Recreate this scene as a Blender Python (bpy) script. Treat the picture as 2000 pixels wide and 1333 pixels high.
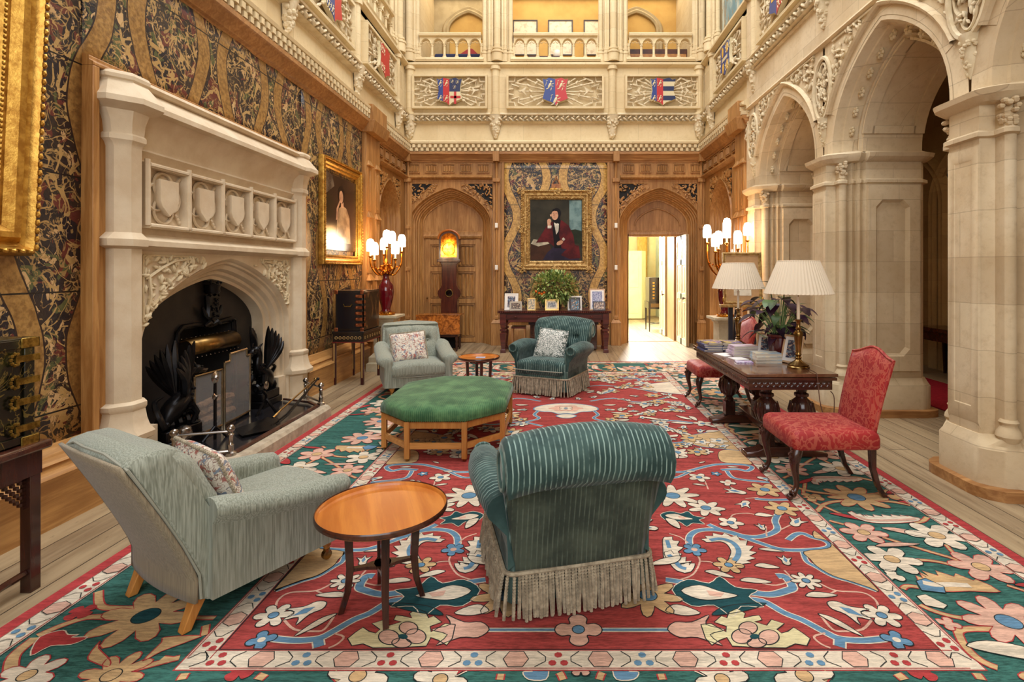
import bpy, bmesh, math, random
from math import sin, cos, pi, sqrt, radians, atan2, hypot, fabs
from mathutils import Vector, Matrix
random.seed(7)
S = bpy.context.scene
for o in list(bpy.data.objects): bpy.data.objects.remove(o)
# ---------------------------------------------------------------- camera
CAMH = 1.6
cd = bpy.data.cameras.new('camera'); cam = bpy.data.objects.new('camera', cd)
S.collection.objects.link(cam)
cam.location = (0, 0, CAMH); cam.rotation_euler = (pi/2, 0, 0)
cd.sensor_width = 36; cd.lens = 1050/2000*36
cd.shift_x = -90/2000; cd.shift_y = -137.5/2000
cd.clip_start = .05; cd.clip_end = 100
S.camera = cam
# ---------------------------------------------------------------- world, big lights, exposure
w = bpy.data.worlds.new('world'); S.world = w; w.use_nodes = True
w.node_tree.nodes['Background'].inputs[0].default_value = (.82, .9, 1, 1)
w.node_tree.nodes['Background'].inputs[1].default_value = .35
def area(name, loc, rot, sx, sy, power, col, spread=180):
    l = bpy.data.lights.new(name, 'AREA'); l.shape = 'RECTANGLE'; l.size = sx; l.size_y = sy
    l.energy = power; l.color = col; l.spread = radians(spread)
    o = bpy.data.objects.new(name, l); S.collection.objects.link(o); o.location = loc; o.rotation_euler = rot
    return o
def point(name, loc, power, col, r=.05):
    l = bpy.data.lights.new(name, 'POINT'); l.energy = power; l.color = col; l.shadow_soft_size = r
    o = bpy.data.objects.new(name, l); S.collection.objects.link(o); o.location = loc
    return o
area('skylight_daylight', (-.1, 5.6, 10.1), (0, 0, 0), 5.2, 9.5, 640, (.96, .98, 1))
area('unseen_window_fill', (0, -3.3, 4.4), (radians(72), 0, 0), 5.6, 4.6, 210, (.95, .975, 1))  # frontal fill added from an unseen window behind the camera
area('far_room_daylight', (1.2, 15.2, 3.2), (radians(-58), 0, radians(-12)), 2.2, 2.4, 700, (1, .98, .94))
area('gallery_daylight', (-.1, 13.0, 8.6), (0, 0, 0), 6, 1.6, 62, (1, .88, .66))
area('corridor_light', (5.2, 5.5, 4.0), (0, 0, 0), 1.0, 4, 9, (1, .72, .42))
S.view_settings.view_transform = 'Standard'; S.view_settings.look = 'None'
S.view_settings.gamma = 1; S.view_settings.use_curve_mapping = False
S.view_settings.exposure = 0.66
S.cycles.max_bounces = 8; S.cycles.diffuse_bounces = 4; S.cycles.glossy_bounces = 3; S.cycles.transparent_max_bounces = 6
# ---------------------------------------------------------------- mesh helpers
class MB:
    def __init__(s, T=None): s.V = []; s.F = []; s.M = []; s.T = T; s.m = 0
    def v(s, p):
        if s.T: p = s.T(*p)
        s.V.append((p[0], p[1], p[2])); return len(s.V)-1
    def f(s, ids):
        if len(ids) > 2: s.F.append(ids); s.M.append(s.m)
    def face(s, pts): s.f([s.v(p) for p in pts])
    def box(s, x0, x1, y0, y1, z0, z1):
        i = [s.v(p) for p in ((x0,y0,z0),(x1,y0,z0),(x1,y1,z0),(x0,y1,z0),(x0,y0,z1),(x1,y0,z1),(x1,y1,z1),(x0,y1,z1))]
        for q in ((0,3,2,1),(4,5,6,7),(0,1,5,4),(1,2,6,5),(2,3,7,6),(3,0,4,7)): s.f([i[k] for k in q])
    def loft(s, rings, closed=True, cap=True):
        R = [[s.v(p) for p in r] for r in rings]; n = len(R[0])
        for a, b in zip(R, R[1:]):
            for k in range(n if closed else n-1):
                j = (k+1) % n; s.f([a[k], a[j], b[j], b[k]])
        if cap and closed: s.f(R[0][::-1]); s.f(R[-1])
        return R
    def prism(s, pts, c0, c1, mp):
        s.loft([[mp(a, b, c0) for a, b in pts], [mp(a, b, c1) for a, b in pts]])
    def lathe(s, prof, c=(0,0,0), n=20, mp=None, sx=1, sy=1, cap=True):
        R = []
        for r, z in prof:
            ring = []
            for k in range(n):
                a = 2*pi*k/n; p = (c[0]+r*cos(a)*sx, c[1]+r*sin(a)*sy, c[2]+z)
                ring.append(mp(*p) if mp else p)
            R.append(ring)
        s.loft(R, True, cap)
    def tube(s, pts, r, n=8, cap=True):
        pts = [Vector(p) for p in pts]; L = len(pts)
        if not hasattr(r, '__len__'): r = [r]*L
        R = []; up = Vector((0, 0, 1)); prev = None
        for i, p in enumerate(pts):
            t = (pts[min(i+1, L-1)]-pts[max(i-1, 0)])
            if t.length < 1e-9: t = Vector((0,0,1))
            t.normalize()
            if prev is None:
                a = t.cross(up)
                if a.length < .05: a = t.cross(Vector((1, 0, 0)))
            else: a = prev - t*prev.dot(t)
            a.normalize(); b = t.cross(a); prev = a
            R.append([tuple(p + a*cos(2*pi*k/n)*r[i] + b*sin(2*pi*k/n)*r[i]) for k in range(n)])
        s.loft(R, True, cap)
    def ball(s, c, r, n=8, m=5, rot=None):
        if not hasattr(r, '__len__'): r = (r, r, r)
        R = []
        for i in range(m+1):
            t = pi*i/m; ring = []
            for k in range(n):
                a = 2*pi*k/n; e = .02 if i in (0, m) else 1
                p = Vector((r[0]*max(sin(t), e*.02)*cos(a), r[1]*max(sin(t), e*.02)*sin(a), r[2]*cos(t)))
                if rot is not None: p = rot @ p
                ring.append((c[0]+p.x, c[1]+p.y, c[2]+p.z))
            R.append(ring)
        s.loft(R)
    def grid(s, fn, nu, nv):
        I = [[s.v(fn(i/nu, j/nv)) for j in range(nv+1)] for i in range(nu+1)]
        for i in range(nu):
            for j in range(nv): s.f([I[i][j], I[i+1][j], I[i+1][j+1], I[i][j+1]])
    def torus(s, c, R, r, n=20, m=6, mp=None, a0=0, a1=2*pi):
        rings = []
        for i in range(n+1):
            a = a0+(a1-a0)*i/n; ring = []
            for k in range(m):
                b = 2*pi*k/m; q = (c[0]+(R+r*cos(b))*cos(a), c[1]+(R+r*cos(b))*sin(a), c[2]+r*sin(b))
                ring.append(mp(*q) if mp else q)
            rings.append(ring)
        s.loft(rings, True, abs(a1-a0) < 2*pi-.01)
    def build(s, name, mats, parent=None, label=None, cat=None, group=None, kind=None, loc=None, rot=None,
              bev=0, sub=0, ang=38, smooth=True, solid=0):
        me = bpy.data.meshes.new(name); me.from_pydata(s.V, [], s.F)
        if not isinstance(mats, (list, tuple)): mats = [mats]
        for m in mats: me.materials.append(m)
        me.polygons.foreach_set('material_index', s.M)
        bm = bmesh.new(); bm.from_mesh(me); bmesh.ops.recalc_face_normals(bm, faces=bm.faces); bm.to_mesh(me); bm.free()
        if smooth:
            me.polygons.foreach_set('use_smooth', [True]*len(me.polygons)); me.set_sharp_from_angle(angle=radians(ang))
        me.update()
        o = bpy.data.objects.new(name, me); S.collection.objects.link(o)
        if parent: o.parent = parent
        if loc: o.location = loc
        if rot: o.rotation_euler = rot
        if solid:
            d = o.modifiers.new('solid', 'SOLIDIFY'); d.thickness = solid; d.offset = 0
        if bev:
            b = o.modifiers.new('bevel', 'BEVEL'); b.width = bev; b.segments = 2; b.limit_method = 'ANGLE'; b.angle_limit = radians(40)
        if sub:
            d = o.modifiers.new('subsurf', 'SUBSURF'); d.levels = sub; d.render_levels = sub
        tag(o, label, cat, group, kind)
        return o
def tag(o, label=None, cat=None, group=None, kind=None):
    if label: o['label'] = label
    if cat: o['category'] = cat
    if group: o['group'] = group
    if kind: o['kind'] = kind
    return o
def thing(name, label, cat, loc=(0,0,0), rz=0, group=None):
    o = bpy.data.objects.new(name, None); S.collection.objects.link(o); o.empty_display_size = .1
    o.location = loc; o.rotation_euler = (0, 0, rz)
    return tag(o, label, cat, group)
def dup(root, loc, rz, label, group=None):
    r = root.copy(); S.collection.objects.link(r); r.location = loc; r.rotation_euler = (0, 0, rz); r['label'] = label
    if group: r['group'] = group
    for ch in list(root.children):
        c = ch.copy(); S.collection.objects.link(c); c.parent = r
        for g in list(ch.children):
            d = g.copy(); S.collection.objects.link(d); d.parent = c
    return r
def circ(n, r=1, a0=0): return [(r*cos(a0+2*pi*k/n), r*sin(a0+2*pi*k/n)) for k in range(n)]
def lerp(a, b, t): return a+(b-a)*t
def rrect(x0, x1, y0, y1, r, n=3):
    out = []
    for cx, cy, a in ((x1-r, y1-r, 0), (x0+r, y1-r, pi/2), (x0+r, y0+r, pi), (x1-r, y0+r, 3*pi/2)):
        for k in range(n+1): out.append((cx+r*cos(a+pi/2*k/n), cy+r*sin(a+pi/2*k/n)))
    return out
def smoothpath(P, n=4):
    P = [Vector(p) for p in P]; out = []
    for i in range(len(P)-1):
        a = P[max(i-1,0)]; b = P[i]; c = P[i+1]; d = P[min(i+2, len(P)-1)]
        for k in range(n):
            t = k/n
            out.append(.5*((2*b)+(c-a)*t+(2*a-5*b+4*c-d)*t*t+(3*b-a-3*c+d)*t**3))
    out.append(P[-1]); return out
# ---------------------------------------------------------------- materials
def srgb(c):
    return tuple([(x/255/12.92 if x/255 <= .04045 else ((x/255+.055)/1.055)**2.4) for x in c[:3]])+(1,)
class E:
    """tiny node-expression helper"""
    def __init__(s, nt, sock): s.nt = nt; s.s = sock
    def op(s, o, b=None, c=None):
        n = s.nt.nodes.new('ShaderNodeMath'); n.operation = o
        s.nt.links.new(s.s, n.inputs[0])
        for i, q in ((1, b), (2, c)):
            if q is None: continue
            if isinstance(q, E): s.nt.links.new(q.s, n.inputs[i])
            else: n.inputs[i].default_value = q
        return E(s.nt, n.outputs[0])
    def __add__(s, b): return s.op('ADD', b)
    def __sub__(s, b): return s.op('SUBTRACT', b)
    def __mul__(s, b): return s.op('MULTIPLY', b)
    def __truediv__(s, b): return s.op('DIVIDE', b)
    def abs(s): return s.op('ABSOLUTE')
    def sin(s): return s.op('SINE')
    def fract(s): return s.op('FRACT')
    def floor(s): return s.op('FLOOR')
    def lt(s, b): return s.op('LESS_THAN', b)
    def gt(s, b): return s.op('GREATER_THAN', b)
    def max(s, b): return s.op('MAXIMUM', b)
    def min(s, b): return s.op('MINIMUM', b)
    def ss(s, a, b):
        n = s.nt.nodes.new('ShaderNodeMapRange'); n.interpolation_type = 'SMOOTHSTEP'; s.nt.links.new(s.s, n.inputs[0])
        n.inputs[1].default_value = a; n.inputs[2].default_value = b
        return E(s.nt, n.outputs[0])
class NT:
    def __init__(s, name, coord='Object', rough=.6, metal=0, spec=.5):
        s.mat = bpy.data.materials.new(name); s.mat.use_nodes = True; s.nt = s.mat.node_tree
        s.b = s.nt.nodes['Principled BSDF']; s.b.inputs['Roughness'].default_value = rough; s.b.inputs['Metallic'].default_value = metal
        s.b.inputs['Specular IOR Level'].default_value = spec
        t = s.nt.nodes.new('ShaderNodeTexCoord'); s.co = t.outputs[coord]
        x = s.nt.nodes.new('ShaderNodeSeparateXYZ'); s.nt.links.new(s.co, x.inputs[0])
        s.x, s.y, s.z = [E(s.nt, x.outputs[i]) for i in range(3)]
    def map(s, sc=(1,1,1), vec=None):
        m = s.nt.nodes.new('ShaderNodeMapping'); m.inputs['Scale'].default_value = sc
        s.nt.links.new(vec if vec else s.co, m.inputs[0]); return m.outputs[0]
    def noise(s, scale=5, detail=4, rough=.55, st=(1,1,1), dist=0):
        n = s.nt.nodes.new('ShaderNodeTexNoise'); s.nt.links.new(s.map(st), n.inputs['Vector'])
        n.inputs['Scale'].default_value = scale; n.inputs['Detail'].default_value = detail
        n.inputs['Roughness'].default_value = rough; n.inputs['Distortion'].default_value = dist
        return E(s.nt, n.outputs[0])
    def vor(s, scale=5, feat='F1', st=(1,1,1), out=0, rnd=1):
        n = s.nt.nodes.new('ShaderNodeTexVoronoi'); n.feature = feat; s.nt.links.new(s.map(st), n.inputs['Vector'])
        n.inputs['Scale'].default_value = scale; n.inputs['Randomness'].default_value = rnd
        return E(s.nt, n.outputs[out])
    def mix(s, fac, a, b):
        n = s.nt.nodes.new('ShaderNodeMix'); n.data_type = 'RGBA'
        if isinstance(fac, E): s.nt.links.new(fac.s, n.inputs[0])
        else: n.inputs[0].default_value = fac
        for i, q in ((6, a), (7, b)):
            if isinstance(q, E): s.nt.links.new(q.s, n.inputs[i])
            else: n.inputs[i].default_value = srgb(q)
        return E(s.nt, n.outputs[2])
    def col(s, c):
        if isinstance(c, E): s.nt.links.new(c.s, s.b.inputs['Base Color'])
        else: s.b.inputs['Base Color'].default_value = srgb(c)
        return s
    def bump(s, h, strength=.3, dist=.01):
        n = s.nt.nodes.new('ShaderNodeBump'); n.inputs['Strength'].default_value = strength; n.inputs['Distance'].default_value = dist
        s.nt.links.new(h.s, n.inputs['Height']); s.nt.links.new(n.outputs[0], s.b.inputs['Normal']); return s
def mat(name, c1, c2=None, rough=.6, metal=0, scale=6, st=(1,1,1), bump=0, bs=40, spec=.5, lo=.35, hi=.65, coat=0, detail=4):
    n = NT(name, 'Object', rough, metal, spec)
    if c2: n.col(n.mix(n.noise(scale, detail, .6, st).ss(lo, hi), c1, c2))
    else: n.col(c1)
    if bump: n.bump(n.noise(bs, 3, .6, st), bump, .004)
    if coat: n.b.inputs['Coat Weight'].default_value = coat; n.b.inputs['Coat Roughness'].default_value = .1
    return n.mat
def emit(name, c, st):
    n = NT(name); n.col(c); n.b.inputs['Emission Color'].default_value = srgb(c); n.b.inputs['Emission Strength'].default_value = st
    return n.mat
def m_stone(name, c1, c2, c3, bw=.62, bh=.34, joints=True, dark=.4):
    n = NT(name, 'Object', .85, 0, .25)
    a = n.mix(n.noise(1.3, 5, .6).ss(.35, .65), c1, c2)
    a = n.mix(n.noise(14, 5, .7).ss(.45, .8)*.45, a, c3)
    if joints:
        p = n.x+n.y
        row = (n.z/bh).floor(); fz = (n.z/bh).fract(); fx = (p/bw+row*.5).fract()
        cell = ((p/bw+row*.5).floor()*12.98+row*78.2).sin()*43758.5
        tone = cell.fract().ss(.5, 1)*dark
        a = n.mix(tone, a, c3)
        j = ((fz-.5).abs().gt(.4915)).max((fx-.5).abs().gt(.4955))
        a = n.mix(j*.35, a, (120, 100, 78))
    n.col(a); n.bump(n.noise(55, 4, .7), .25, .004)
    return n.mat
def m_wood(name, c1, c2, axis='z', rough=.45, sc=1, spec=.4, coat=0, lo=.36, hi=.66):
    st = {'x': (.08, 1, 1), 'y': (1, .08, 1), 'z': (1, 1, .08)}[axis]
    n = NT(name, 'Object', rough, 0, spec)
    g = n.noise(22*sc, 6, .65, st, .6); g2 = n.noise(2.2*sc, 3, .5, (1, 1, .5))
    dk = tuple(int(x*.78) for x in c1)
    a = n.mix(g.ss(lo, hi), c1, c2); a = n.mix(g2.ss(.35, .7)*.45, a, dk)
    n.col(a); n.bump(g, .12, .002)
    if coat: n.b.inputs['Coat Weight'].default_value = coat; n.b.inputs['Coat Roughness'].default_value = .08
    return n.mat
def m_tapestry(name, axis, per=1.06, tv=1.62, off=0., ph=0., ctr=.257, r1=(204, 162, 90), r2=(156, 116, 58)):
    n = NT(name, 'Object', .38, 0, .45)
    p = (n.x if axis == 'x' else n.y)+off
    wob = n.noise(1.7, 2)*.08
    d = ((p/per).fract()-.5).abs()
    q = (d-ctr+wob-.04-((n.z*(2*pi/tv)+ph).sin()*.112)).abs()
    rib = q.lt(.074); edge = q.lt(.086)
    lines = (n.noise(3.6, 2.5, .5, (1,1,1), 1.4)-.5).abs().lt(.022)
    lines2 = (n.noise(7, 2, .5, (1,1,1), 1.8)-.5).abs().lt(.024)
    a = n.mix(n.noise(3, 3).ss(.4, .6), (26, 25, 36), (44, 32, 30))
    a = n.mix(n.noise(4.5, 3, .5, (1,1,1), 1.2).gt(.57), a, (98, 44, 38))
    a = n.mix(n.noise(4.3, 3, .5, (1.3,1,1), 1.4).gt(.6), a, (80, 84, 50))
    a = n.mix(n.noise(5.5, 4, .6, (1,1.2,.7), 1.6).gt(.6), a, (196, 160, 112))
    a = n.mix(lines2, a, (150, 120, 74)); a = n.mix(lines, a, (176, 142, 88))
    a = n.mix(n.noise(11, 4, .7).gt(.6)*.8, a, (20, 20, 28))
    a = n.mix(edge, a, (44, 28, 26))
    a = n.mix(rib, a, n.mix(n.noise(30, 3).ss(.3, .7), r1, r2))
    seam = ((n.z/.78+.13).fract()-.5).abs().gt(.493)
    a = n.mix(seam, a, (18, 14, 16)); n.col(a)
    n.bump(n.noise(26, 4, .6, (1,1,1), 1)+lines*.4+rib*.6, .35, .01)
    return n.mat
OAK = m_wood('oak panelling', (154, 104, 52), (188, 138, 80), 'z', .48)
OAKH = m_wood('oak moulding', (152, 102, 56), (188, 138, 84), 'x', .45)
OAKD = m_wood('oak door boards', (140, 96, 54), (172, 124, 76), 'z', .5)
OAKY = m_wood('oak skirting', (170, 120, 66), (206, 156, 94), 'y', .4)
BLK = mat('recess and grille black', (16, 12, 10), rough=.8)
STONE = m_stone('warm limestone', (220, 200, 160), (210, 188, 146), (190, 164, 122))
STONER = m_stone('arcade limestone', (218, 199, 166), (204, 181, 144), (172, 146, 112), dark=.36)
STONEC = mat('carved limestone', (216, 200, 168), (200, 180, 144), .85, scale=8, bump=.3, bs=60, spec=.25)
STONEF = mat('fireplace limestone', (212, 194, 166), (198, 176, 146), .8, scale=3, bump=.25, bs=70, spec=.25)
STONEH = mat('hearth kerb stone', (188, 172, 148), (158, 142, 120), .7, scale=9, bump=.3, bs=50)
GILT = mat('gilt', (204, 158, 72), (164, 116, 44), .38, .8, scale=18, bump=.35, bs=70)
GILTP = mat('pale gilt', (200, 166, 104), (150, 112, 60), .5, .45, scale=18, bump=.5, bs=60)
BRASS = mat('brass', (166, 134, 84), (120, 92, 50), .25, 1, scale=8)
STEEL = mat('polished steel', (176, 168, 160), (140, 132, 126), .22, 1, scale=10)
IRON = mat('black cast iron', (26, 24, 26), (16, 14, 16), .3, .6, scale=10, bump=.15)
IRONM = mat('blacked iron plate', (44, 37, 34), (30, 26, 25), .55, .25, scale=5, bump=.1)
MAHOG = m_wood('dark mahogany', (58, 30, 22), (88, 46, 30), 'x', .25, coat=.4)
MAHOGZ = m_wood('dark mahogany leg', (50, 26, 20), (74, 38, 26), 'z', .25, coat=.4)
WHITE = mat('white paint', (232, 226, 214), rough=.5)
BLACK = mat('black lacquer', (20, 16, 16), (34, 26, 22), .25, scale=6, coat=.3)
# ================================================================ the setting
XL, XR, YB = -3.3, 3.15, 11.6
def TB(u, v, w): return (u, YB-w, v)
def TL(u, v, w): return (XL+w, u, v)
def TR(u, v, w): return (XR-w, u, v)
def archpt(t, a, r, p=1.35):
    """t in [-1,1] -> (u, v above the springing); pointed four-centred curve"""
    u = a*sin(t*pi/2); return u, r*max(0, 1-min(1, abs(u/a))**p)**(.43 if p == 1.2 else .5)
def archT(a, r, p, n): return [archpt(-1+2*i/n, a, r, p) for i in range(n+1)]
def arch_sweep(mb, uc, vs, a, r, prof, v0=None, p=1.35, n=26, kr=1, vmin=None):
    """prof: (offset, w) points swept along the arch and its legs"""
    rings = []
    cols = []
    for off, w in prof:
        pts = [(uc+u, vs+v) for u, v in archT(a+off, r+off*kr, p, n)]
        if v0 is not None: pts = [(uc-a-off, v0)]+pts+[(uc+a+off, v0)]
        cols.append([(u, v, w) for u, v in pts])
    rings = [[c[i] for c in cols] for i in range(len(cols[0]))]
    if vmin is not None: rings = [q for q in rings if q[0][1] >= vmin]
    mb.loft(rings, closed=False, cap=False)
def arch_wall(mb, uc, vs, a, r, U0, U1, V1, v0, w=0, p=1.35, n=26):
    """flat face round the arch opening up to V1"""
    pts = [(uc+u, vs+v) for u, v in archT(a, r, p, n)]
    for (a0, b0), (a1, b1) in zip(pts, pts[1:]):
        mb.face([(a0, b0, w), (a1, b1, w), (a1, V1, w), (a0, V1, w)])
    if U0 < uc-a-1e-4: mb.face([(U0, v0, w), (uc-a, v0, w), (uc-a, V1, w), (U0, V1, w)])
    if U1 > uc+a+1e-4: mb.face([(uc+a, v0, w), (U1, v0, w), (U1, V1, w), (uc+a, V1, w)])
def mould(mb, prof, u0, u1):
    """prof (v, w) run from u0 to u1"""
    mb.loft([[(u, v, w) for v, w in prof] for u in (u0, u1)], closed=False, cap=False)
    mb.face([(u0, v, w) for v, w in prof]); mb.face([(u1, v, w) for v, w in prof])
def ubox(mb, u0, u1, v0, v1, w0, w1): mb.box(u0, u1, v0, v1, w0, w1)
def leafband(mb, u0, u1, v, h, w, step=.085):
    n = int((u1-u0)/step)
    for i in range(n):
        u = u0+(i+.5)*(u1-u0)/n; s = 1 if i % 2 else -1
        R = Matrix.Rotation(s*.7, 3, 'Z')
        mb.ball((u, v+s*h*.13, w), (step*.6, h*.2, h*.42), 6, 4, R)
        mb.ball((u+step*.2, v-s*h*.26, w+.01), (step*.26, h*.18, h*.26), 5, 3)
def lumps(mb, inside, u0, u1, v0, v1, w, size, n, rnd):
    k = 0; t = 0
    while k < n and t < n*30:
        t += 1; u = rnd.uniform(u0, u1); v = rnd.uniform(v0, v1)
        if not inside(u, v): continue
        R = Matrix.Rotation(rnd.uniform(0, pi), 3, 'Z'); s = size*rnd.uniform(.6, 1.2)
        mb.ball((u, v, w), (s, s*.42, s*.5), 6, 3, R); k += 1
def rosette(mb, c, r, nrm='w'):
    for k in range(6):
        a = 2*pi*k/6; mb.ball((c[0]+r*.62*cos(a), c[1]+r*.62*sin(a), c[2]), (r*.4, r*.4, r*.3), 6, 4)
    mb.ball((c[0], c[1], c[2]+r*.15), r*.33, 6, 4)
def foliage_drop(mb, u, v1, h, r, w0, rnd):
    mb.loft([[(u+rr*cos(pi*k/8), v, w0+rr*.85*sin(pi*k/8)) for k in range(9)] for rr, v in
             ((r*1.15, v1), (r*1.1, v1-.03), (r*.8, v1-h*.3), (r*.72, v1-h*.6), (r*.35, v1-h*.88), (.008, v1-h))], closed=False)
    for i in range(26):
        t = rnd.random(); rr = lerp(r*.95, r*.2, t**1.3); a = rnd.uniform(.1, pi-.1)
        mb.ball((u+rr*cos(a), v1-.05-t*(h-.08), w0+rr*.85*sin(a)), (r*.3, r*.22, r*.24), 6, 4, Matrix.Rotation(rnd.uniform(0, 3), 3, 'Z'))
def linenfold(mb, u0, u1, v0, v1, w):
    t = .012
    ubox(mb, u0, u1, v1-t, v1, w, w+t*2.6); ubox(mb, u0, u1, v0, v0+t, w, w+t*2.6)
    ubox(mb, u0, u0+t, v0+t, v1-t, w, w+t*2.6); ubox(mb, u1-t, u1, v0+t, v1-t, w, w+t*2.6)
    n = 4; g = (u1-u0-4*t)/n
    for k in range(n):
        c = u0+2*t+g*(k+.5); a, b = v0+2.6*t, v1-3*t-(.02 if k in (0, 3) else 0)
        mb.loft([[(c-g*.42, v, w), (c-g*.22, v, w+.034), (c+g*.12, v, w+.034), (c+g*.3, v, w+.008), (c+g*.42, v, w)] for v in (a, b)], closed=False)
# ---- floor
n = NT('oak floor boards', 'Object', .42, 0, .45)
pw = .185
row = (n.x/pw).floor(); fx = (n.x/pw).fract()
rn = ((row*12.9898).sin()*43758.5453).fract()
yy = n.y/3.1+rn*7; fy = yy.fract(); r2 = ((row*3.7+yy.floor()*17.3).sin()*9731.7).fract()
g = n.noise(16, 6, .65, (1, .07, 1), .5)
a = n.mix(g.ss(.3, .7), (122, 100, 74), (170, 148, 116)); a = n.mix(r2*.55, a, (186, 162, 124)); a = n.mix(rn*.35, a, (112, 92, 70))
a = n.mix(n.noise(40, 5, .7, (1, .25, 1)).gt(.62)*.35, a, (84, 66, 48))
gap = ((fx-.5).abs().gt(.481)).max((fy-.5).abs().gt(.4988))
a = n.mix(gap, a, (52, 40, 30)); n.col(a); n.bump(g*.4-gap, .35, .004)
FLOOR = n.mat
b = MB(); b.box(XL-.6, 4.2, -3.6, 20, -.1, 0); b.build('floor', FLOOR, kind='structure')
# ---- left wall below the cornice
b = MB(TL); b.box(-3.6, 12.2, 0, 3.95, -.9, -.61)
b.box(-3.6, 4.15, 0, 3.95, -.61, 0); b.box(6.55, YB, 1.75, 3.95, -.61, 0) if False else None
b.box(6.45, 9.8, 0, 3.95, -.61, -.002); b.box(4.15, 6.45, 1.9, 3.95, -.61, 0); b.box(11.2, 12.2, 0, 3.95, -.61, -.002)
b.box(9.8, 11.2, 3.45, 3.95, -.61, -.002)
b.build('wall_left', OAKD, kind='structure')
TAPL = m_tapestry('painted leather wall hanging', 'y', 1.06, 1.7, .2, .832, .257, (168, 128, 70), (124, 88, 44))
TAPB = m_tapestry('painted leather panel', 'x', 1.25, 1.7, 1.325, .832)
def wavy(mb, u0, u1, v0, v1, w, nu, nv, amp):
    mb.grid(lambda s, t: (lerp(u0, u1, s), lerp(v0, v1, t), w+amp*sin(5.1*lerp(u0, u1, s)+2.2*t)*sin(3.3*s*3+5*t)), nu, nv)
b = MB(TL); wavy(b, -3.4, 3.7, .4, 3.94, .014, 30, 12, .006); wavy(b, 3.7, 6.86, 3.06, 3.94, .018, 30, 8, .012); wavy(b, 6.86, 9.0, .4, 3.94, .014, 16, 12, .006)
b.build('wall_hanging', TAPL, label='dark painted and gilded leather covering the left wall round the fireplace', cat='wall hanging', solid=.006)
# ---- left skirting
def skirting(mb, u0, u1):
    mould(mb, [(0, 0), (0, .17), (.3, .17), (.315, .18), (.33, .17), (.345, .13), (.37, .12), (.385, .135), (.4, .12), (.415, .085), (.435, .075), (.45, .05), (.47, .04), (.48, .01), (.48, 0)], u0, u1)
b = MB(TL); skirting(b, -3.4, 3.7); skirting(b, 6.75, 8.95); b.build('baseboard_left', OAKY, kind='structure')
# ---- left oak frame round the fireplace
b = MB(TL)
mould(b, [(3.02, 0), (3.02, .1), (3.045, .1), (3.06, .07), (3.09, .07), (3.1, .03), (3.1, 0)], 3.7, 6.86)
b.box(3.7, 3.755, 0, 3.02, 0, .1); b.box(3.755, 3.9, 0, 3.02, 0, .05); b.box(6.7, 6.8, .48, 3.02, 0, .05); b.box(6.8, 6.86, .48, 3.02, 0, .1)
b.box(3.9, 6.7, 2.9, 3.02, 0, .04)
b.build('trim_1', OAK, kind='structure', bev=.006)
# ---- cornices: oak moulding, dentils, plain frieze, carved string, panel zone, coping
def cornice(T, u0, u1, name, back=False, dent=True, stone=None):
    st = stone or STONE
    q = MB(T)
    mould(q, [(3.93, 0), (3.93, .02), (3.96, .03), (3.97, .06), (4.0, .07), (4.02, .1), (4.07, .12), (4.09, .15), (4.14, .15), (4.14, 0)], u0, u1)
    q.build(name, OAKH if dent else st, kind='structure')
    q = MB(T); mould(q, [(4.14, 0), (4.14, .07), (4.3, .09), (4.31, .16), (4.35, .17), (4.37, .12), (4.39, .1), (4.4, 0)], u0, u1)
    k = int((u1-u0)/.115)
    for i in range(k):
        c = u0+(i+.5)*(u1-u0)/k
        q.box(c-.03, c+.03, 4.155, 4.215, .07, .15); q.box(c-.03+.0575, c+.03+.0575, 4.225, 4.29, .08, .165)
    q.box(u0, u1, 4.4, 6.08, -.3, 0)
    q.m = 1
    mould(q, [(4.78, 0), (4.79, .04), (4.8, .1), (4.81, .04), (4.92, .05), (4.925, .13), (4.945, .14), (4.96, .06), (5.0, .03), (5.0, 0)], u0, u1)
    leafband(q, u0, u1, 4.865, .14, .08, .11)
    q.m = 0
    mould(q, [(5.98, 0), (5.99, .05), (6.02, .1), (6.06, .1), (6.09, .04), (6.1, 0)], u0, u1)
    q.build(name.replace('trim', 'trim')+'0', [st, STONEC], kind='structure')
cornice(TL, -3.4, YB, 'trim_2')
cornice(TB, XL, XR, 'trim_3')
cornice(TR, 8.75, YB, 'trim_4')
# ---- upper piers, drops and heraldic panels
rnd = random.Random(3)
def upper_post(T, u, name, top=6.12):
    q = MB(T)
    r = .085
    for z0, z1, rr in ((5.0, 5.93, r), (5.93, 6.0, r*1.35), (4.94, 5.0, r*1.35)):
        q.loft([[(u+rr*cos(pi*k/6), v, rr*sin(pi*k/6)) for k in range(7)] for v in (z0, z1)], closed=False)
        q.face([(u+rr*cos(pi*k/6), z1, rr*sin(pi*k/6)) for k in range(7)]); q.face([(u+rr*cos(pi*k/6), z0, rr*sin(pi*k/6)) for k in range(7)])
    q.m = 1; foliage_drop(q, u, 4.93, .5, .14, .02, rnd)
    return q.build(name, [STONE, STONEC], kind='structure')
COLR = {'b': (38, 58, 120), 'r': (178, 34, 34), 'w': (206, 190, 150), 'y': (206, 160, 62), 'n': (30, 38, 74)}
CM = {k: mat('heraldic '+k, v, rough=.45) for k, v in COLR.items()}
def shield_outline(n=7):
    pts = [(-.5, .46), (-.38, .42), (-.25, .5), (0, .44), (.25, .5), (.38, .42), (.5, .46), (.44, .2), (.42, 0), (.47, -.18), (.5, -.3), (.3, -.38), (.12, -.44), (0, -.55), (-.12, -.44), (-.3, -.38), (-.5, -.3), (-.47, -.18), (-.42, 0), (-.44, .2)]
    return pts
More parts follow.
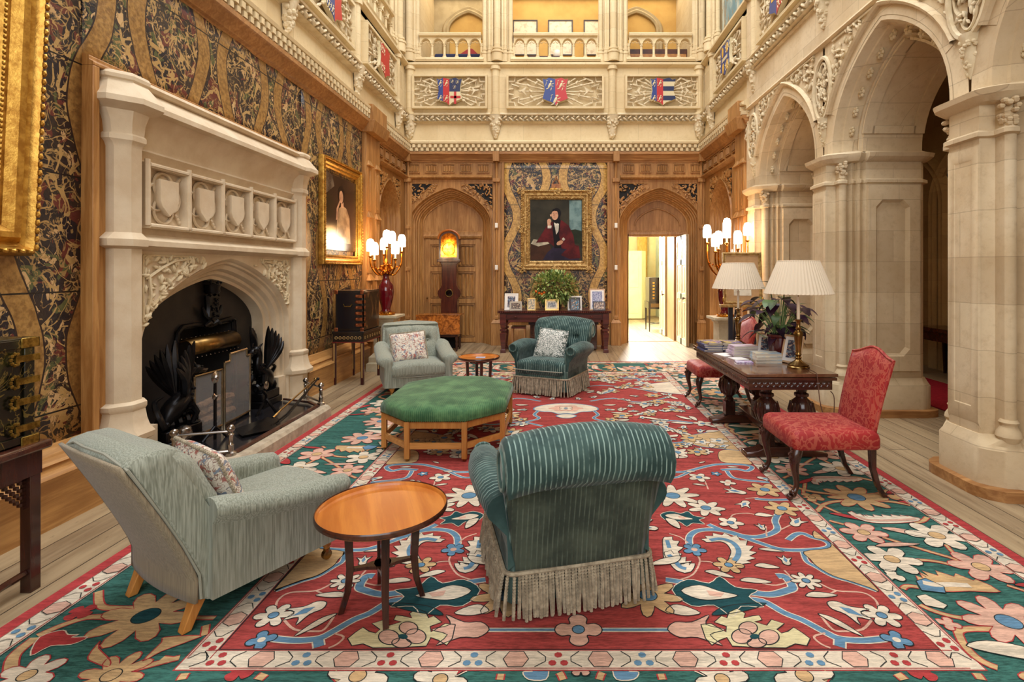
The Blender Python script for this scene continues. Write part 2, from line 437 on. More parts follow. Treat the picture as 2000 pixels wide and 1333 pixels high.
def clip_poly(pts, ax, lim, sign):
    out = []
    for i in range(len(pts)):
        a, c = pts[i], pts[(i+1) % len(pts)]; ia = (a[ax]-lim)*sign >= 0; ic = (c[ax]-lim)*sign >= 0
        if ia: out.append(a)
        if ia != ic:
            t = (lim-a[ax])/(c[ax]-a[ax]); out.append((a[0]+t*(c[0]-a[0]), a[1]+t*(c[1]-a[1])))
    return out
def lion(q, u, v, s, w):
    w += .03; s *= .9
    """small rampant lion in relief"""
    for du, dv, a, b_, rt in ((0, 0, .15, .055, 1.1), (.07, .17, .06, .045, 0), (-.1, -.16, .09, .025, .4), (.07, -.19, .09, .022, 1.2), (.14, .06, .09, .02, .5), (.12, -.05, .08, .02, -.2), (-.17, .06, .12, .014, 1.3), (-.13, .2, .05, .018, .3)):
        q.ball((u+du*s, v+dv*s, w), (a*s, b_*s, .006), 6, 4, Matrix.Rotation(rt, 3, 'Z'))
def heraldic(T, uc, hw, v0, v1, name, sh, label, w=0.):
    t = thing('heraldic_panel', label, 'carved panel', (0, 0, 0), 0)
    q = MB(T); z = .045
    for (a, c, d, e) in ((uc-hw, uc+hw, v1, v1+z), (uc-hw-z, uc+hw+z, v0-z, v0), (uc-hw-z, uc-hw, v0, v1+z), (uc+hw, uc+hw+z, v0, v1+z)):
        q.box(a, c, d, e, w, w+.11)
    q.m = 1
    vm = (v0+v1)/2; hh = (v1-v0)/2
    for sx in (-1, 1):     # cusped tracery in the corners
        for sy in (-1, 1):
            P = [(uc+sx*hw, vm+sy*hh*.15), (uc+sx*(hw-.1), vm+sy*hh*.2), (uc+sx*(hw-.06), vm+sy*hh*.5), (uc+sx*(hw-.22), vm+sy*hh*.35), (uc+sx*(hw-.2), vm+sy*hh*.72), (uc+sx*(hw-.4), vm+sy*hh*.98)]
            q.tube([(a, b_, w+.05) for a, b_ in P], .024, 5)
            P = [(uc+sx*hw, vm+sy*hh*.7), (uc+sx*(hw-.12), vm+sy*hh*.7), (uc+sx*(hw-.14), vm+sy*hh)]
            q.tube([(a, b_, w+.05) for a, b_ in P], .018, 5)
        for k in range(7):  # fan of spears, axes and standards behind the shield
            a = radians(-34+68*k/6+rnd.uniform(-3, 3)); L = min(hw*.82, hh*.86/max(.01, abs(sin(a))))*rnd.uniform(.85, 1)
            e = (uc+sx*cos(a)*L, vm+sin(a)*L)
            q.tube([(uc, vm, w+.07), (e[0], e[1], w+.07)], .016, 5)
            q.ball((e[0], e[1], w+.07), (.07, .024, .022), 6, 4, Matrix.Rotation(a*sx, 3, 'Z'))
            q.ball((uc+sx*cos(a)*L*.72, vm+sin(a)*L*.72, w+.08), (.03, .055, .03), 6, 4, Matrix.Rotation(rnd.uniform(0, 3), 3, 'Z'))
        q.face([(uc+sx*hw*.62, vm+.1, w+.1), (uc+sx*hw*.74, vm+.02, w+.1), (uc+sx*hw*.6, vm-.1, w+.1), (uc+sx*hw*.66, vm, w+.1)])
    q.build('frame', [STONE, STONEC], t)
    q = MB(T); sc = hh*1.82; sw = .56; O = [(x*sw, y*sc) for x, y in shield_outline()]
    L = [(x, y) for x, y in clip_poly(O, 0, 0, -1)]; R = clip_poly(O, 0, 0, 1)
    def put(P, m, w0, w1): q.m = m; q.loft([[(uc+x, vm+y, w0) for x, y in P], [(uc+x*.97, vm+y*.97, w1) for x, y in P]])
    keys = list('brwyn'); ix = {k: i for i, k in enumerate(keys)}
    put(O, 2, w+.06, w+.13)
    def fld(P, c, ww=w+.136): q.m = ix[c]; q.face([(uc+x*.96, vm+y*.96, ww) for x, y in P])
    L1 = clip_poly(L, 0, -.14, -1); L2 = clip_poly(L, 0, -.14, 1)
    if sh == 0:
        fld(L1, 'b'); fld(L2, 'r'); fld(clip_poly(R, 1, -.02, 1), 'n'); fld(clip_poly(R, 1, -.02, -1), 'w')
        q.m = 1; q.box(uc+.02, uc+.24, vm-.16, vm-.11, w+.137, w+.139); q.box(uc+.1, uc+.15, vm-.28, vm-.02, w+.137, w+.139)
        q.m = 2
        for a, c in ((.06, .2), (.17, .18), (.11, .08)): lion(q, uc+a, vm+c, .2, w+.108)
    elif sh == 1: fld(L, 'b'); fld(R, 'r'); q.m = 2; lion(q, uc+.12, vm+.12, .5, w+.108); lion(q, uc-.12, vm+.12, .5, w+.108); lion(q, uc, vm-.2, .6, w+.108)
    elif sh == 2:
        fld(L1, 'b'); fld(L2, 'r')
        for k in range(7): fld(clip_poly(clip_poly(R, 1, -.32+k*.105, 1), 1, -.215+k*.105, -1), 'wn'[k % 2])
    elif sh == 3: fld(L, 'b'); fld(R, 'r')
    elif sh == 4: fld(O, 'r')
    elif sh == 5:
        fld(O, 'b'); q.m = 3
        for a, c in ((-.13, .15), (.13, .15), (-.13, -.15), (.1, -.15)): q.ball((uc+a, vm+c, w+.137), (.06, .1, .006), 8, 4)
        q.m = 2; q.box(uc-.15, uc+.15, vm-.03, vm+.03, w+.137, w+.14)
    elif sh == 6:
        fld(L, 'r'); fld(R, 'b'); q.m = 3
        for k in range(3):
            for j in range(2): q.box(uc+.02+.08*((k+j) % 2), uc+.1+.08*((k+j) % 2), vm+.1-.08*k, vm+.18-.08*k, w+.137, w+.139)
    if sh in (0, 2, 3, 4, 5, 6):
        q.m = 2
        for c in (.16, -.16): lion(q, uc-.2, vm+c, .34, w+.108); lion(q, uc-.07, vm+c, .34, w+.108)
    q.build('shield', [CM[k] for k in keys], t, ang=25)
    return t
for u, nm in ((-3.19, 'trim_50'), (-1.35, 'trim_51'), (1.17, 'trim_52'), (3.04, 'trim_53')): upper_post(TB, u, nm)
heraldic(TB, -2.32, .76, 5.12, 5.76, 'a', 0, 'carved stone panel with quartered blue, red, white shield, left on the far wall')
heraldic(TB, -.06, 1.0, 5.12, 5.76, 'b', 1, 'widest carved stone panel with blue and red shield, middle of the far wall')
heraldic(TB, 2.24, .76, 5.12, 5.76, 'c', 2, 'carved stone panel with blue and white striped shield, right on the far wall')
for i, u in enumerate((4.3, 6.5, 8.75, 10.95)): upper_post(TL, u, 'trim_6%d' % i)
for i, u in enumerate((4.05, 6.3, 8.55, 10.9)): upper_post(TR, u, 'trim_7%d' % i)
heraldic(TL, 5.4, .78, 5.12, 5.76, 'd', 3, 'carved stone panel high on the left wall nearest the camera')
heraldic(TL, 7.62, .82, 5.12, 5.76, 'd', 3, 'carved stone panel with blue and red shield high on the left wall')
heraldic(TL, 9.85, .8, 5.12, 5.76, 'e', 4, 'carved stone panel with all red shield high on left wall by far corner')
heraldic(TR, 5.2, .8, 5.12, 5.76, 'f', 5, 'carved stone panel high on the right wall nearest the camera')
heraldic(TR, 7.42, .82, 5.12, 5.76, 'f', 6, 'carved stone panel with blue, red and gold chequered shield high on the right wall')
heraldic(TR, 9.72, .8, 5.12, 5.76, 'g', 5, 'carved stone panel with blue shield high on the right wall by the far corner')
# ---- balustrades of the gallery
def balustrade(T, u0, u1, n, label):
    t = thing('balustrade', label, 'balustrade')
    q = MB(T); mould(q, [(6.1, -.14), (6.1, .07), (6.14, .09), (6.17, .05), (6.2, .03), (6.2, -.1)], u0-.06, u1+.06); q.build('base', STONE, t)
    q = MB(T); mould(q, [(6.64, -.14), (6.64, 0), (6.66, .05), (6.7, .06), (6.73, .04), (6.74, -.14)], u0, u1); q.build('top_rail', STONE, t)
    g = (u1-u0)/n
    q = MB(T)
    for i in range(n):
        c = u0+g*(i+.5)
        arch_wall(q, c, 6.5, g*.36, .1, c-g/2, c+g/2, 6.64, 6.5, .0, 1.8, 10)
        arch_sweep(q, c, 6.5, g*.36, .1, [(0, -.08), (0, 0), (.012, .018), (.024, 0)], None, 1.8, 10)
        q.tube([(c-g*.3, 6.53, -.02), (c-g*.12, 6.52, -.02), (c, 6.56, -.02), (c+g*.12, 6.52, -.02), (c+g*.3, 6.53, -.02)], .009, 4)
    q.build('arcade', STONE, t)
    for i in range(n+1):
        c = u0+g*i; q = MB()
        q.lathe([(.045, 6.2), (.045, 6.23), (.03, 6.25), (.036, 6.26), (.026, 6.28), (.026, 6.45), (.036, 6.46), (.03, 6.48), (.04, 6.5), (.04, 6.51)], T(c, 0, -.03), 8)
        q.V = [(a, b_, z) for a, b_, z in q.V]
        q.build('baluster', STONE, t)
    return t
balustrade(TB, -2.99, -1.66, 5, 'pierced stone balustrade of five small arches, left opening of the far gallery')
balustrade(TB, -.96, .85, 7, 'pierced stone balustrade of seven small arches, middle opening of the far gallery')
balustrade(TB, 1.53, 2.88, 5, 'pierced stone balustrade of five small arches, right opening of the far gallery')
balustrade(TL, 9.1, 10.7, 5, 'pierced stone balustrade above the left wall near the far corner')
balustrade(TL, 6.85, 8.4, 5, 'pierced stone balustrade above the left wall before the far corner')
# ---- gallery piers (clustered shafts) on the far wall and in the corners
def cluster(T, u0, u1, name, z0=6.1, z1=9.6, depth=.5):
    q = MB(T); q.box(u0+.1, u1-.1, z0, z1, -depth, -.05)
    mid = (u0+u1)/2
    for u, w, r in ((u0+.05, -.05, .05), (u1-.05, -.05, .05), (u0+.16, 0, .035), (u1-.16, 0, .035), (mid, .03, .075), (mid-.11, 0, .03), (mid+.11, 0, .03)):
        for a, c, rr in ((z0, z0+.18, r*1.7), (z0+.18, z0+.22, r*1.9), (z0+.22, z0+.26, r*1.3), (z0+.26, z0+.3, r*1.45), (z0+.3, z1, r)):
            q.loft([[(u+rr*cos(2*pi*k/10), v, w+rr*sin(2*pi*k/10)) for k in range(10)] for v in (a, c)])
    q.build(name, STONE, kind='structure')
cluster(TB, -1.64, -.98, 'trim_80'); cluster(TB, .87, 1.51, 'trim_81'); cluster(TB, -3.42, -3.0, 'trim_82'); cluster(TB, 2.9, 3.3, 'trim_83')
cluster(TL, 10.75, 11.4, 'trim_84'); cluster(TR, 10.7, 11.4, 'trim_85'); cluster(TL, 8.45, 9.05, 'trim_86'); cluster(TR, 8.2, 8.9, 'trim_87', 6.1)
# ---- gallery rooms behind
OCH = mat('ochre gallery plaster', (204, 164, 92), (192, 150, 80), .8, scale=2)
CREAMW = mat('cream gallery plaster', (214, 194, 150), (204, 182, 136), .8, scale=2)
b = MB(); b.box(-6.2, 6.2, 13.9, 14.05, 5.9, 10.2); b.build('wall_gallery', OCH, kind='structure')
b = MB(); b.box(XL-.2, XR+.2, YB+.3, 13.9, 5.85, 5.95); b.build('floor_gallery', OCH, kind='structure')
def Tg(u, v, w): return (u, 13.9-w, v)
b = MB(Tg)
for uc in (-2.3, 2.02):
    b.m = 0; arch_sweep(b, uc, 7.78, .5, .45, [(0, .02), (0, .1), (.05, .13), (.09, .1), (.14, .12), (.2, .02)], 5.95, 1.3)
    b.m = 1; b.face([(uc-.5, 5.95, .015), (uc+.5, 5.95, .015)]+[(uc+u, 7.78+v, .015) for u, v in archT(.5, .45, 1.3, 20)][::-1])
b.m = 0; b.box(-3.3, -1.5, 5.95, 10, .0, .012)  # panel added to paint the unlit left bay greyer
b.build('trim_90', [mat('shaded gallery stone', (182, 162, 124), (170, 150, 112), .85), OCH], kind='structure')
for i, (x0, x1, m) in enumerate(((-1.55, -1.35, CREAMW), (1.3, 1.5, CREAMW))):
    b = MB(); b.box(x0, x1, 12.1, 13.9, 5.9, 9.6); b.build('trim_9%d' % (i+1), m, kind='structure')
b = MB(); b.box(XL-.05, XL+.1, YB+.1, 13.9, 5.9, 9.6); b.box(XR-.1, XR+.05, YB+.1, 13.9, 5.9, 9.6); b.build('trim_93', STONE, kind='structure')
b = MB(); b.box(-6.2, -6.0, -3.6, 14, 5.9, 10.2); b.box(-6.1, XL, -3.6, 11.3, 5.9, 6.0); b.build('wall_gallery_left', STONE, kind='structure')
b = MB(); b.box(5.2, 5.4, -3.6, 14, 5.9, 10.2); b.box(XR, 5.3, -3.6, 11.3, 5.9, 6.0); b.build('wall_gallery_right', STONE, kind='structure')
nn = NT('blue green mural', 'Object', .7)
q_ = nn.mix(nn.noise(2.4, 6, .7, (1, 1, .3)).ss(.4, .6), (196, 196, 176), (104, 134, 138)); q_ = nn.mix(nn.noise(9, 4, .6, (1, 1, .25), 1).gt(.58), q_, (150, 124, 84)); nn.col(q_)
b = MB(); b.box(3.24, 3.3, 6.9, 9.0, 6.12, 9.4); b.box(3.24, 3.3, 9.1, 10.6, 6.12, 9.4)
b.build('mural_hanging', nn.mat, label='pale blue green figured hanging above the right-hand coping', cat='tapestry')
FR = mat('thin dark picture frame', (52, 34, 26), rough=.4); MATB = mat('cream mount', (226, 216, 192), (216, 204, 176), .8, scale=14)
def picture(T, u, v, hw, hh, w, fm, cm, label, t_=.03, group=None):
    t = thing('framed_picture', label, 'picture', group=group)
    q = MB(T)
    for a, c, d, e in ((-hw, hw, hh-t_, hh), (-hw, hw, -hh, -hh+t_), (-hw, -hw+t_, -hh+t_, hh-t_), (hw-t_, hw, -hh+t_, hh-t_)): q.box(u+a, u+c, v+d, v+e, w, w+.03)
    q.build('frame', fm, t, bev=.004)
    q = MB(T); q.box(u-hw+t_*.6, u+hw-t_*.6, v-hh+t_*.6, v+hh-t_*.6, w, w+.012); q.build('print', cm, t)
    return t
nn = NT('faint sepia print', 'Object', .7); nn.col(nn.mix(nn.noise(9, 5, .7).ss(.48, .62)*.5, (226, 216, 192), (168, 146, 116))); SEP = nn.mat
picture(Tg, -.85, 7.62, .32, .46, .0, FR, SEP, 'thin dark framed print on the ochre gallery wall, left of three')
picture(Tg, .06, 7.62, .32, .46, .0, FR, SEP, 'thin dark framed print on the ochre gallery wall, middle of three')
picture(Tg, .98, 7.62, .32, .46, .0, FR, SEP, 'thin dark framed print on the ochre gallery wall, right of three')
b = MB(); b.ball((-.02, 13.3, 6.95), (.1, .1, .12), 12, 8); b.lathe([(.2, 0), (.2, .05), (.07, .15), (.06, .85), (.05, .95), (.001, .97)], (-.02, 13.3, 5.95), 12)
b.build('table_lamp_globe', WHITE, label='white rounded lamp top peeping over the middle gallery balustrade', cat='lamp')
NAVY = mat('navy cloth', (44, 50, 82), rough=.9); REDC = mat('red cloth', (150, 40, 44), rough=.8)
b = MB(); b.box(-2.9, -1.75, 12.6, 13.2, 5.95, 6.70); b.build('gallery_seat', NAVY, label='dark blue upholstered bench behind the left gallery balustrade', cat='bench', bev=.04)
b = MB(); b.loft([[(-2.4, 12.75, 6.70), (-1.85, 12.75, 6.70), (-1.85, 13, 6.70), (-2.4, 13, 6.70)], [(-2.15, 12.85, 6.92), (-2.05, 12.85, 6.92), (-2.05, 12.9, 6.92), (-2.15, 12.9, 6.92)]]); b.build('cushion', REDC, label='red cushion standing on the blue gallery bench', cat='cushion', bev=.03)
DKB = mat('dark chest wood', (60, 32, 24), (90, 48, 30), .5, scale=6); TAN = mat('tan chest front', (190, 134, 74), (160, 106, 56), .5, scale=8)
b = MB(); b.box(1.6, 3.05, 12.7, 13.3, 5.95, 6.84); b.m = 1; b.box(1.62, 3.03, 12.69, 12.7, 5.97, 6.72); b.build('chest', [DKB, TAN], label='wooden chest behind the right gallery balustrade', cat='chest', bev=.01)
b = MB(); b.box(-.7, .1, 12.6, 13.0, 5.95, 6.64); b.build('low_table', DKB, label='low dark table behind the middle gallery balustrade', cat='table', bev=.01)
# ---- far wall, oak panelled storey
OAKPROF = [(0, -.34), (0, -.3), (.03, -.3), (.045, -.265), (.07, -.25), (.075, -.21), (.1, -.2), (.115, -.16), (.14, -.15), (.15, -.11), (.175, -.1), (.185, -.06), (.21, -.05), (.22, .0), (.235, .03), (.25, .03), (.26, 0)]
def oak_bay(T, uc, a, U0, U1, name, vs=2.62, r=.53, p=1.3, top=3.56):
    q = MB(T)
    arch_sweep(q, uc, vs, a, r, OAKPROF, 0, p)
    arch_wall(q, uc, vs, a+.26, r+.26, U0, U1, top, 0, 0, p)
    # carved spandrels
    for s in (-1, 1):
        A = [(uc+s*(a+.28), top-.08), (uc+s*(a+.28), vs+r*.55), (uc+s*(a+.16), vs+r*.86), (uc+s*(a*.62), top-.11), (uc+s*a*.42, top-.08)]
        q.m = 1; q.face([(x, y, .004) for x, y in A])  # flat black face paints the dark recess behind the carved leaves
        q.m = 0
        for i in range(len(A)): q.tube([(A[i][0], A[i][1], .006), (A[(i+1) % len(A)][0], A[(i+1) % len(A)][1], .006)], .009, 5)
        def ins(u, v, s=s):
            x = abs(u-uc); xx = x/(a+.26)
            return x < a+.25 and v < top-.1 and v > vs+(r+.26)*sqrt(max(0, 1-min(1, xx)**p))+.03
        lumps(q, ins, uc+s*a*.4, uc+s*(a+.26), vs+.3, top-.1, .018, .044, 70, rnd)
    mould(q, [(top, 0), (top+.01, .07), (top+.04, .1), (top+.06, .1), (top+.09, .03), (top+.11, 0)], U0, U1)
    # frieze of linenfold panels
    q.box(U0, U1, top+.1, 3.95, -.02, .005)
    k = max(1, round((U1-U0)/.36)); g = (U1-U0)/k
    for i in range(k): linenfold(q, U0+g*i+.055, U0+g*(i+1)-.055, top+.15, 3.9, .005)
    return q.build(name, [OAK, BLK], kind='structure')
b = MB(TB)
for u0, u1, z0, z1 in ((-3.9, -3.24, 0, 6), (-1.42, 1.3, 0, 6), (3.11, 4.2, 0, 6), (-3.24, -1.42, 3.45, 6), (1.3, 3.11, 3.45, 6)): b.box(u0, u1, z0, z1, -.6, -.02)
b.build('wall_back', STONE, kind='structure')
oak_bay(TB, -2.33, .64, XL, -1.42, 'wall_back_panelling_left')
oak_bay(TB, 2.2, .64, 1.34, XR, 'wall_back_panelling_right')
oak_bay(TL, 10.5, .42, 9.75, YB, 'wall_left_panelling', 2.62, .53)
oak_bay(TR, 10.4, .42, 9.35, YB, 'wall_right_panelling', 2.62, .53)
for T, uc, nm in ((TL, 10.5, 'door_3'), (TR, 10.4, 'door_4')):
    b = MB(T); b.box(uc-.44, uc+.44, 0, 3.25, -.38, -.32)
    for k in range(2):
        for z0, z1 in ((.15, .95), (1.1, 2.2)): linenfold(b, uc-.38+k*.4, uc-.02+k*.4, z0, z1, -.32)
    b.build(nm, OAKD, kind='structure')
# door_1: closed, behind the clock
b = MB(TB); uc = -2.33
b.box(uc-.66, uc+.66, 0, 3.22, -.42, -.33)
mould(b, [(2.3, -.33), (2.31, -.29), (2.36, -.27), (2.4, -.3), (2.46, -.3), (2.48, -.33)], uc-.64, uc+.64)
b.box(uc-.6, uc-.5, 0, 2.3, -.33, -.3); b.box(uc+.5, uc+.6, 0, 2.3, -.33, -.3)
for z in (0.02, .88, 1.58, 2.18): b.box(uc-.5, uc+.5, z, z+.1, -.33, -.3)
b.box(uc-.05, uc+.05, .1, 2.2, -.33, -.302)
for s in (-1, 1):
    for z0, z1 in ((1.0, 1.56), (1.7, 2.16), (.14, .86)):
        c = uc+s*.275; linenfold(b, c-.2, c+.2, z0, z1, -.325)
b.build('door_1', OAK, kind='structure', bev=.003)
b = MB(TB); b.ball((uc-.56, 1.0, -.27), .022, 8, 6); b.build('door_knob', BRASS, bpy.data.objects['door_1'])
# tympanum over door 2
b = MB(TB); uc = 2.2
b.box(uc-.66, uc+.66, 2.42, 3.22, -.45, -.33)
mould(b, [(2.36, -.5), (2.36, -.28), (2.4, -.25), (2.44, -.27), (2.47, -.3), (2.5, -.33), (2.5, -.5)], uc-.64, uc+.64)
b.tube([(uc+u, 2.6+v*.85, -.32) for u, v in archT(.5, .45, 1.3, 14)], .02, 6)
b.build('trim_10', OAKD, kind='structure')
b = MB(TB)
b.box(uc-.66, uc-.64, 0, 2.4, -.62, -.3); b.box(uc+.6, uc+.66, 0, 2.4, -.6, -.3); b.box(uc-.66, uc+.66, 2.4, 2.7, -.62, -.45); b.build('trim_11', OAKD, kind='structure')
# centre leather panel with oak surround
b = MB(TB); b.grid(lambda s, t: (lerp(-1.18, 1.06, s), lerp(.5, 3.93, t), .012+.006*sin(9*s+4*t)*sin(7*t)), 24, 24)
b.build('leather_panel', TAPB, label='gold and dark painted leather panel behind the portrait of the seated man', cat='wall hanging', solid=.004)
b = MB(TB); b.box(-1.42, 1.34, 0, 3.95, -.02, .0)
for u in (-1.21, 1.06): b.box(u, u+.05, .4, 3.93, 0, .04)
mould(b, [(0, 0), (0, .06), (.3, .06), (.34, .03), (.4, .02), (.42, 0)], -1.2, 1.1)
b.build('trim_12', OAK, kind='structure', bev=.004)
# slender oak wall shafts with stepped bases
def oak_pilaster(T, u, name, w=.075):
    q = MB(T)
    q.box(u-w, u+w, 0, 3.5, 0, .05)
    q.box(u-w*1.45, u+w*1.45, 0, .48, 0, .14)
    q.loft([[(u-w*1.5, .48, .0), (u+w*1.5, .48, .0), (u+w*1.5, .48, .15), (u-w*1.5, .48, .15)], [(u-w*.8, .56, 0), (u+w*.8, .56, 0), (u+w*.8, .56, .08), (u-w*.8, .56, .08)]])
    for z in (.56, 1.6, 2.5): q.box(u-w*.6, u+w*.6, z, z+.05, .04, .1); q.loft([[(u-w*.5, z+.05, .05), (u+w*.5, z+.05, .05), (u+w*.5, z+.05, .09), (u-w*.5, z+.05, .09)], [(u-.005, z+.16, .05), (u+.005, z+.16, .05), (u+.005, z+.16, .055), (u-.005, z+.16, .055)]])
    q.loft([[(u+.026*cos(2*pi*k/8), z, .06+.026*sin(2*pi*k/8)) for k in range(8)] for z in (.6, 3.95)])
    q.box(u-w, u+w, 3.5, 3.58, 0, .12); q.box(u-w*.9, u+w*.9, 3.93, 4.14, 0, .19)
    return q.build(name, OAK, kind='structure', bev=.003)
oak_pilaster(TB, -1.32, 'trim_13'); oak_pilaster(TB, 1.24, 'trim_14'); oak_pilaster(TB, -3.22, 'trim_15'); oak_pilaster(TB, 3.07, 'trim_16')
for u, T, nm in ((-1.32, TB, 'a'), (1.24, TB, 'b')):
    for z in (1.68, 2.58):
        q = MB(T); q.box(u-.03, u+.03, z-.06, z+.04, .09, .11)
        q.build('wall_switch', WHITE, label=('lower' if z < 2 else 'upper')+' small white fitting on the oak shaft '+('left' if nm == 'a' else 'right')+' of the leather panel', cat='switch', bev=.004)
# chunky oak buttresses beside the leather and the arcade
def buttress(T, u0, u1, name):
    q = MB(T); q.box(u0, u1, 0, 3.93, 0, .08)
    for c in (lerp(u0, u1, .22), lerp(u0, u1, .78)):
        for z0, z1, w in ((.0, .52, .17), (.52, 1.55, .11), (1.55, 2.62, .1), (2.62, 3.5, .09)):
            q.box(c-.1, c+.1, z0, z1-.12, .06, w)
            q.loft([[(c-.13, z1-.12, .05), (c+.13, z1-.12, .05), (c+.13, z1-.12, w+.04), (c-.13, z1-.12, w+.04)], [(c-.05, z1, .05), (c+.05, z1, .05), (c+.05, z1, w-.02), (c-.05, z1, w-.02)]])
            if z0 > 0: q.box(c-.02, c+.02, z0+.06, z1-.2, w, w+.012)
    q.loft([[(u0-.03, 3.93, 0), (u1+.03, 3.93, 0), (u1+.03, 3.93, .2), (u0-.03, 3.93, .2)], [(u0-.06, 4.12, 0), (u1+.06, 4.12, 0), (u1+.06, 4.12, .25), (u0-.06, 4.12, .25)]])
    q.box(u0-.02, u1+.02, 4.12, 4.4, 0, .2)
    q.build(name, OAK, kind='structure', bev=.006)
buttress(TL, 9.02, 9.72, 'trim_17'); buttress(TR, 8.86, 9.33, 'trim_18')
# ================================================================ stone arcade on the right
rnd = random.Random(11)
PIERS = (1.85, 4.05, 6.28, 8.5)
def plan(off=0, flat=False):
    half = [(3.05, -.12), (3.055, -.15), (3.12, -.16), (3.15, -.175)] if not flat else [(3.05, -.12), (3.055, -.15), (3.07, -.17), (3.085, -.185)]
    if not flat:
        for k in range(7): a = radians(200+20*k); half.append((3.185+.045*cos(a), -.25+.045*sin(a)))
        half += [(3.25, -.235), (3.265, -.31), (3.315, -.27), (3.33, -.345)]
    else: half += [(lerp(3.1, 3.3, k/10), lerp(-.2, -.35, k/10)) for k in range(11)]
    half += [(3.375, -.31), (3.39, -.36)]
    back = [(3.97, -.36), (4.0, -.36), (4.01, -.33), (4.06, -.3), (4.08, -.26)]
    P = half+back; P = P+[(x, -y) for x, y in P[::-1]]
    if off:
        cx = 3.57; out = []
        for x, y in P:
            out.append((x+(-off if x < 3.2 else (off if x > 4.0 else 0))*1., y+off*(1 if y > .2 else (-1 if y < -.2 else y/.2))))
        P = out
    return P
def level(P, yc, z): return [(x, yc+y, z) for x, y in P]
NOP = []
for i, yc in enumerate(PIERS):
    q = MB()
    body = plan()
    q.loft([level(body, yc, z) for z in (.4, 2.56)]+[level(plan(.03), yc, 2.57), level(plan(.03), yc, 2.6), level(body, yc, 2.62), level(body, yc, 2.8), level(plan(.03, True), yc, 2.81), level(plan(.07, True), yc, 2.85), level(plan(.08, True), yc, 2.89), level(plan(.0, True), yc, 2.925)])
    # sunk panel plates on the two reveals
    for s in (-1, 1):
        y = yc+s*.36; y2 = yc+s*.4
        if True:
            o_ = [(3.3, .52), (3.97, .52), (3.97, .52), (3.97, 2.55), (3.97, 2.55), (3.3, 2.55), (3.3, 2.55), (3.3, .52)]
            o_ = [(3.395, .5), (3.96, .5), (3.96, .5), (3.96, 2.54), (3.96, 2.54), (3.395, 2.54), (3.395, 2.54), (3.395, .5)]
            inn = [(3.55, .66), (3.78, .66), (3.85, .74), (3.85, 2.3), (3.78, 2.38), (3.55, 2.38), (3.48, 2.3), (3.48, .74)]
            inn2 = [(3.57, .69), (3.76, .69), (3.82, .76), (3.82, 2.28), (3.76, 2.35), (3.57, 2.35), (3.51, 2.28), (3.51, .76)]
            q.loft([[(a, y, z) for a, z in o_], [(a, y2, z) for a, z in o_], [(a, y2, z) for a, z in inn], [(a, y, z) for a, z in inn2]], True, False)
        # narrow sunk panel on the room side
    inn = [(3.07, -.09, .62), (3.07, .09, .62), (3.07, .09, 2.42), (3.07, -.09, 2.42)]
    q.loft([[(3.062, yc+a, z) for a, z in ((-.155, .45), (.155, .45), (.155, 2.54), (-.155, 2.54))], [(3.045, yc+a, z) for a, z in ((-.15, .5), (.15, .5), (.15, 2.5), (-.15, 2.5))], [(3.045, yc+a, z) for a, z in ((-.085, .6), (.085, .6), (.085, 2.42), (-.085, 2.42))], [(3.068, yc+a, z) for a, z in ((-.06, .63), (.06, .63), (.06, 2.38), (-.06, 2.38))]], True, False)
    # foliage caps and feet of the colonettes
    for s in (-1, 1):
        for k in range(20):
            t = rnd.random(); a = rnd.uniform(radians(150), radians(280)); r = lerp(.035, .085, t)
            q.ball((3.19+r*cos(a), yc+s*(.255+-r*sin(a)*.9), 2.62+.18*t), (.026, .026, .02), 5, 4)
        q.lathe([(.05, .55), (.062, .53), (.05, .51), (.05, .5), (.075, .46), (.08, .43), (.06, .39)], (3.185, yc+s*.25, 0), 12)
    p1 = plan(.05, True); p2 = plan(.1, True)
    q.loft([level(p1, yc, .07), level(p1, yc, .33), level(plan(.035, True), yc, .36), level(plan(.01), yc, .42)])
    q.m = 1; q.loft([level(p2, yc, 0), level(p2, yc, .075), level(p1, yc, .08)])
    q.build('wall_right_pier_%s' % ('near', 'camera', 'middle', 'far')[i], [STONER, OAKH], kind='structure', ang=30)
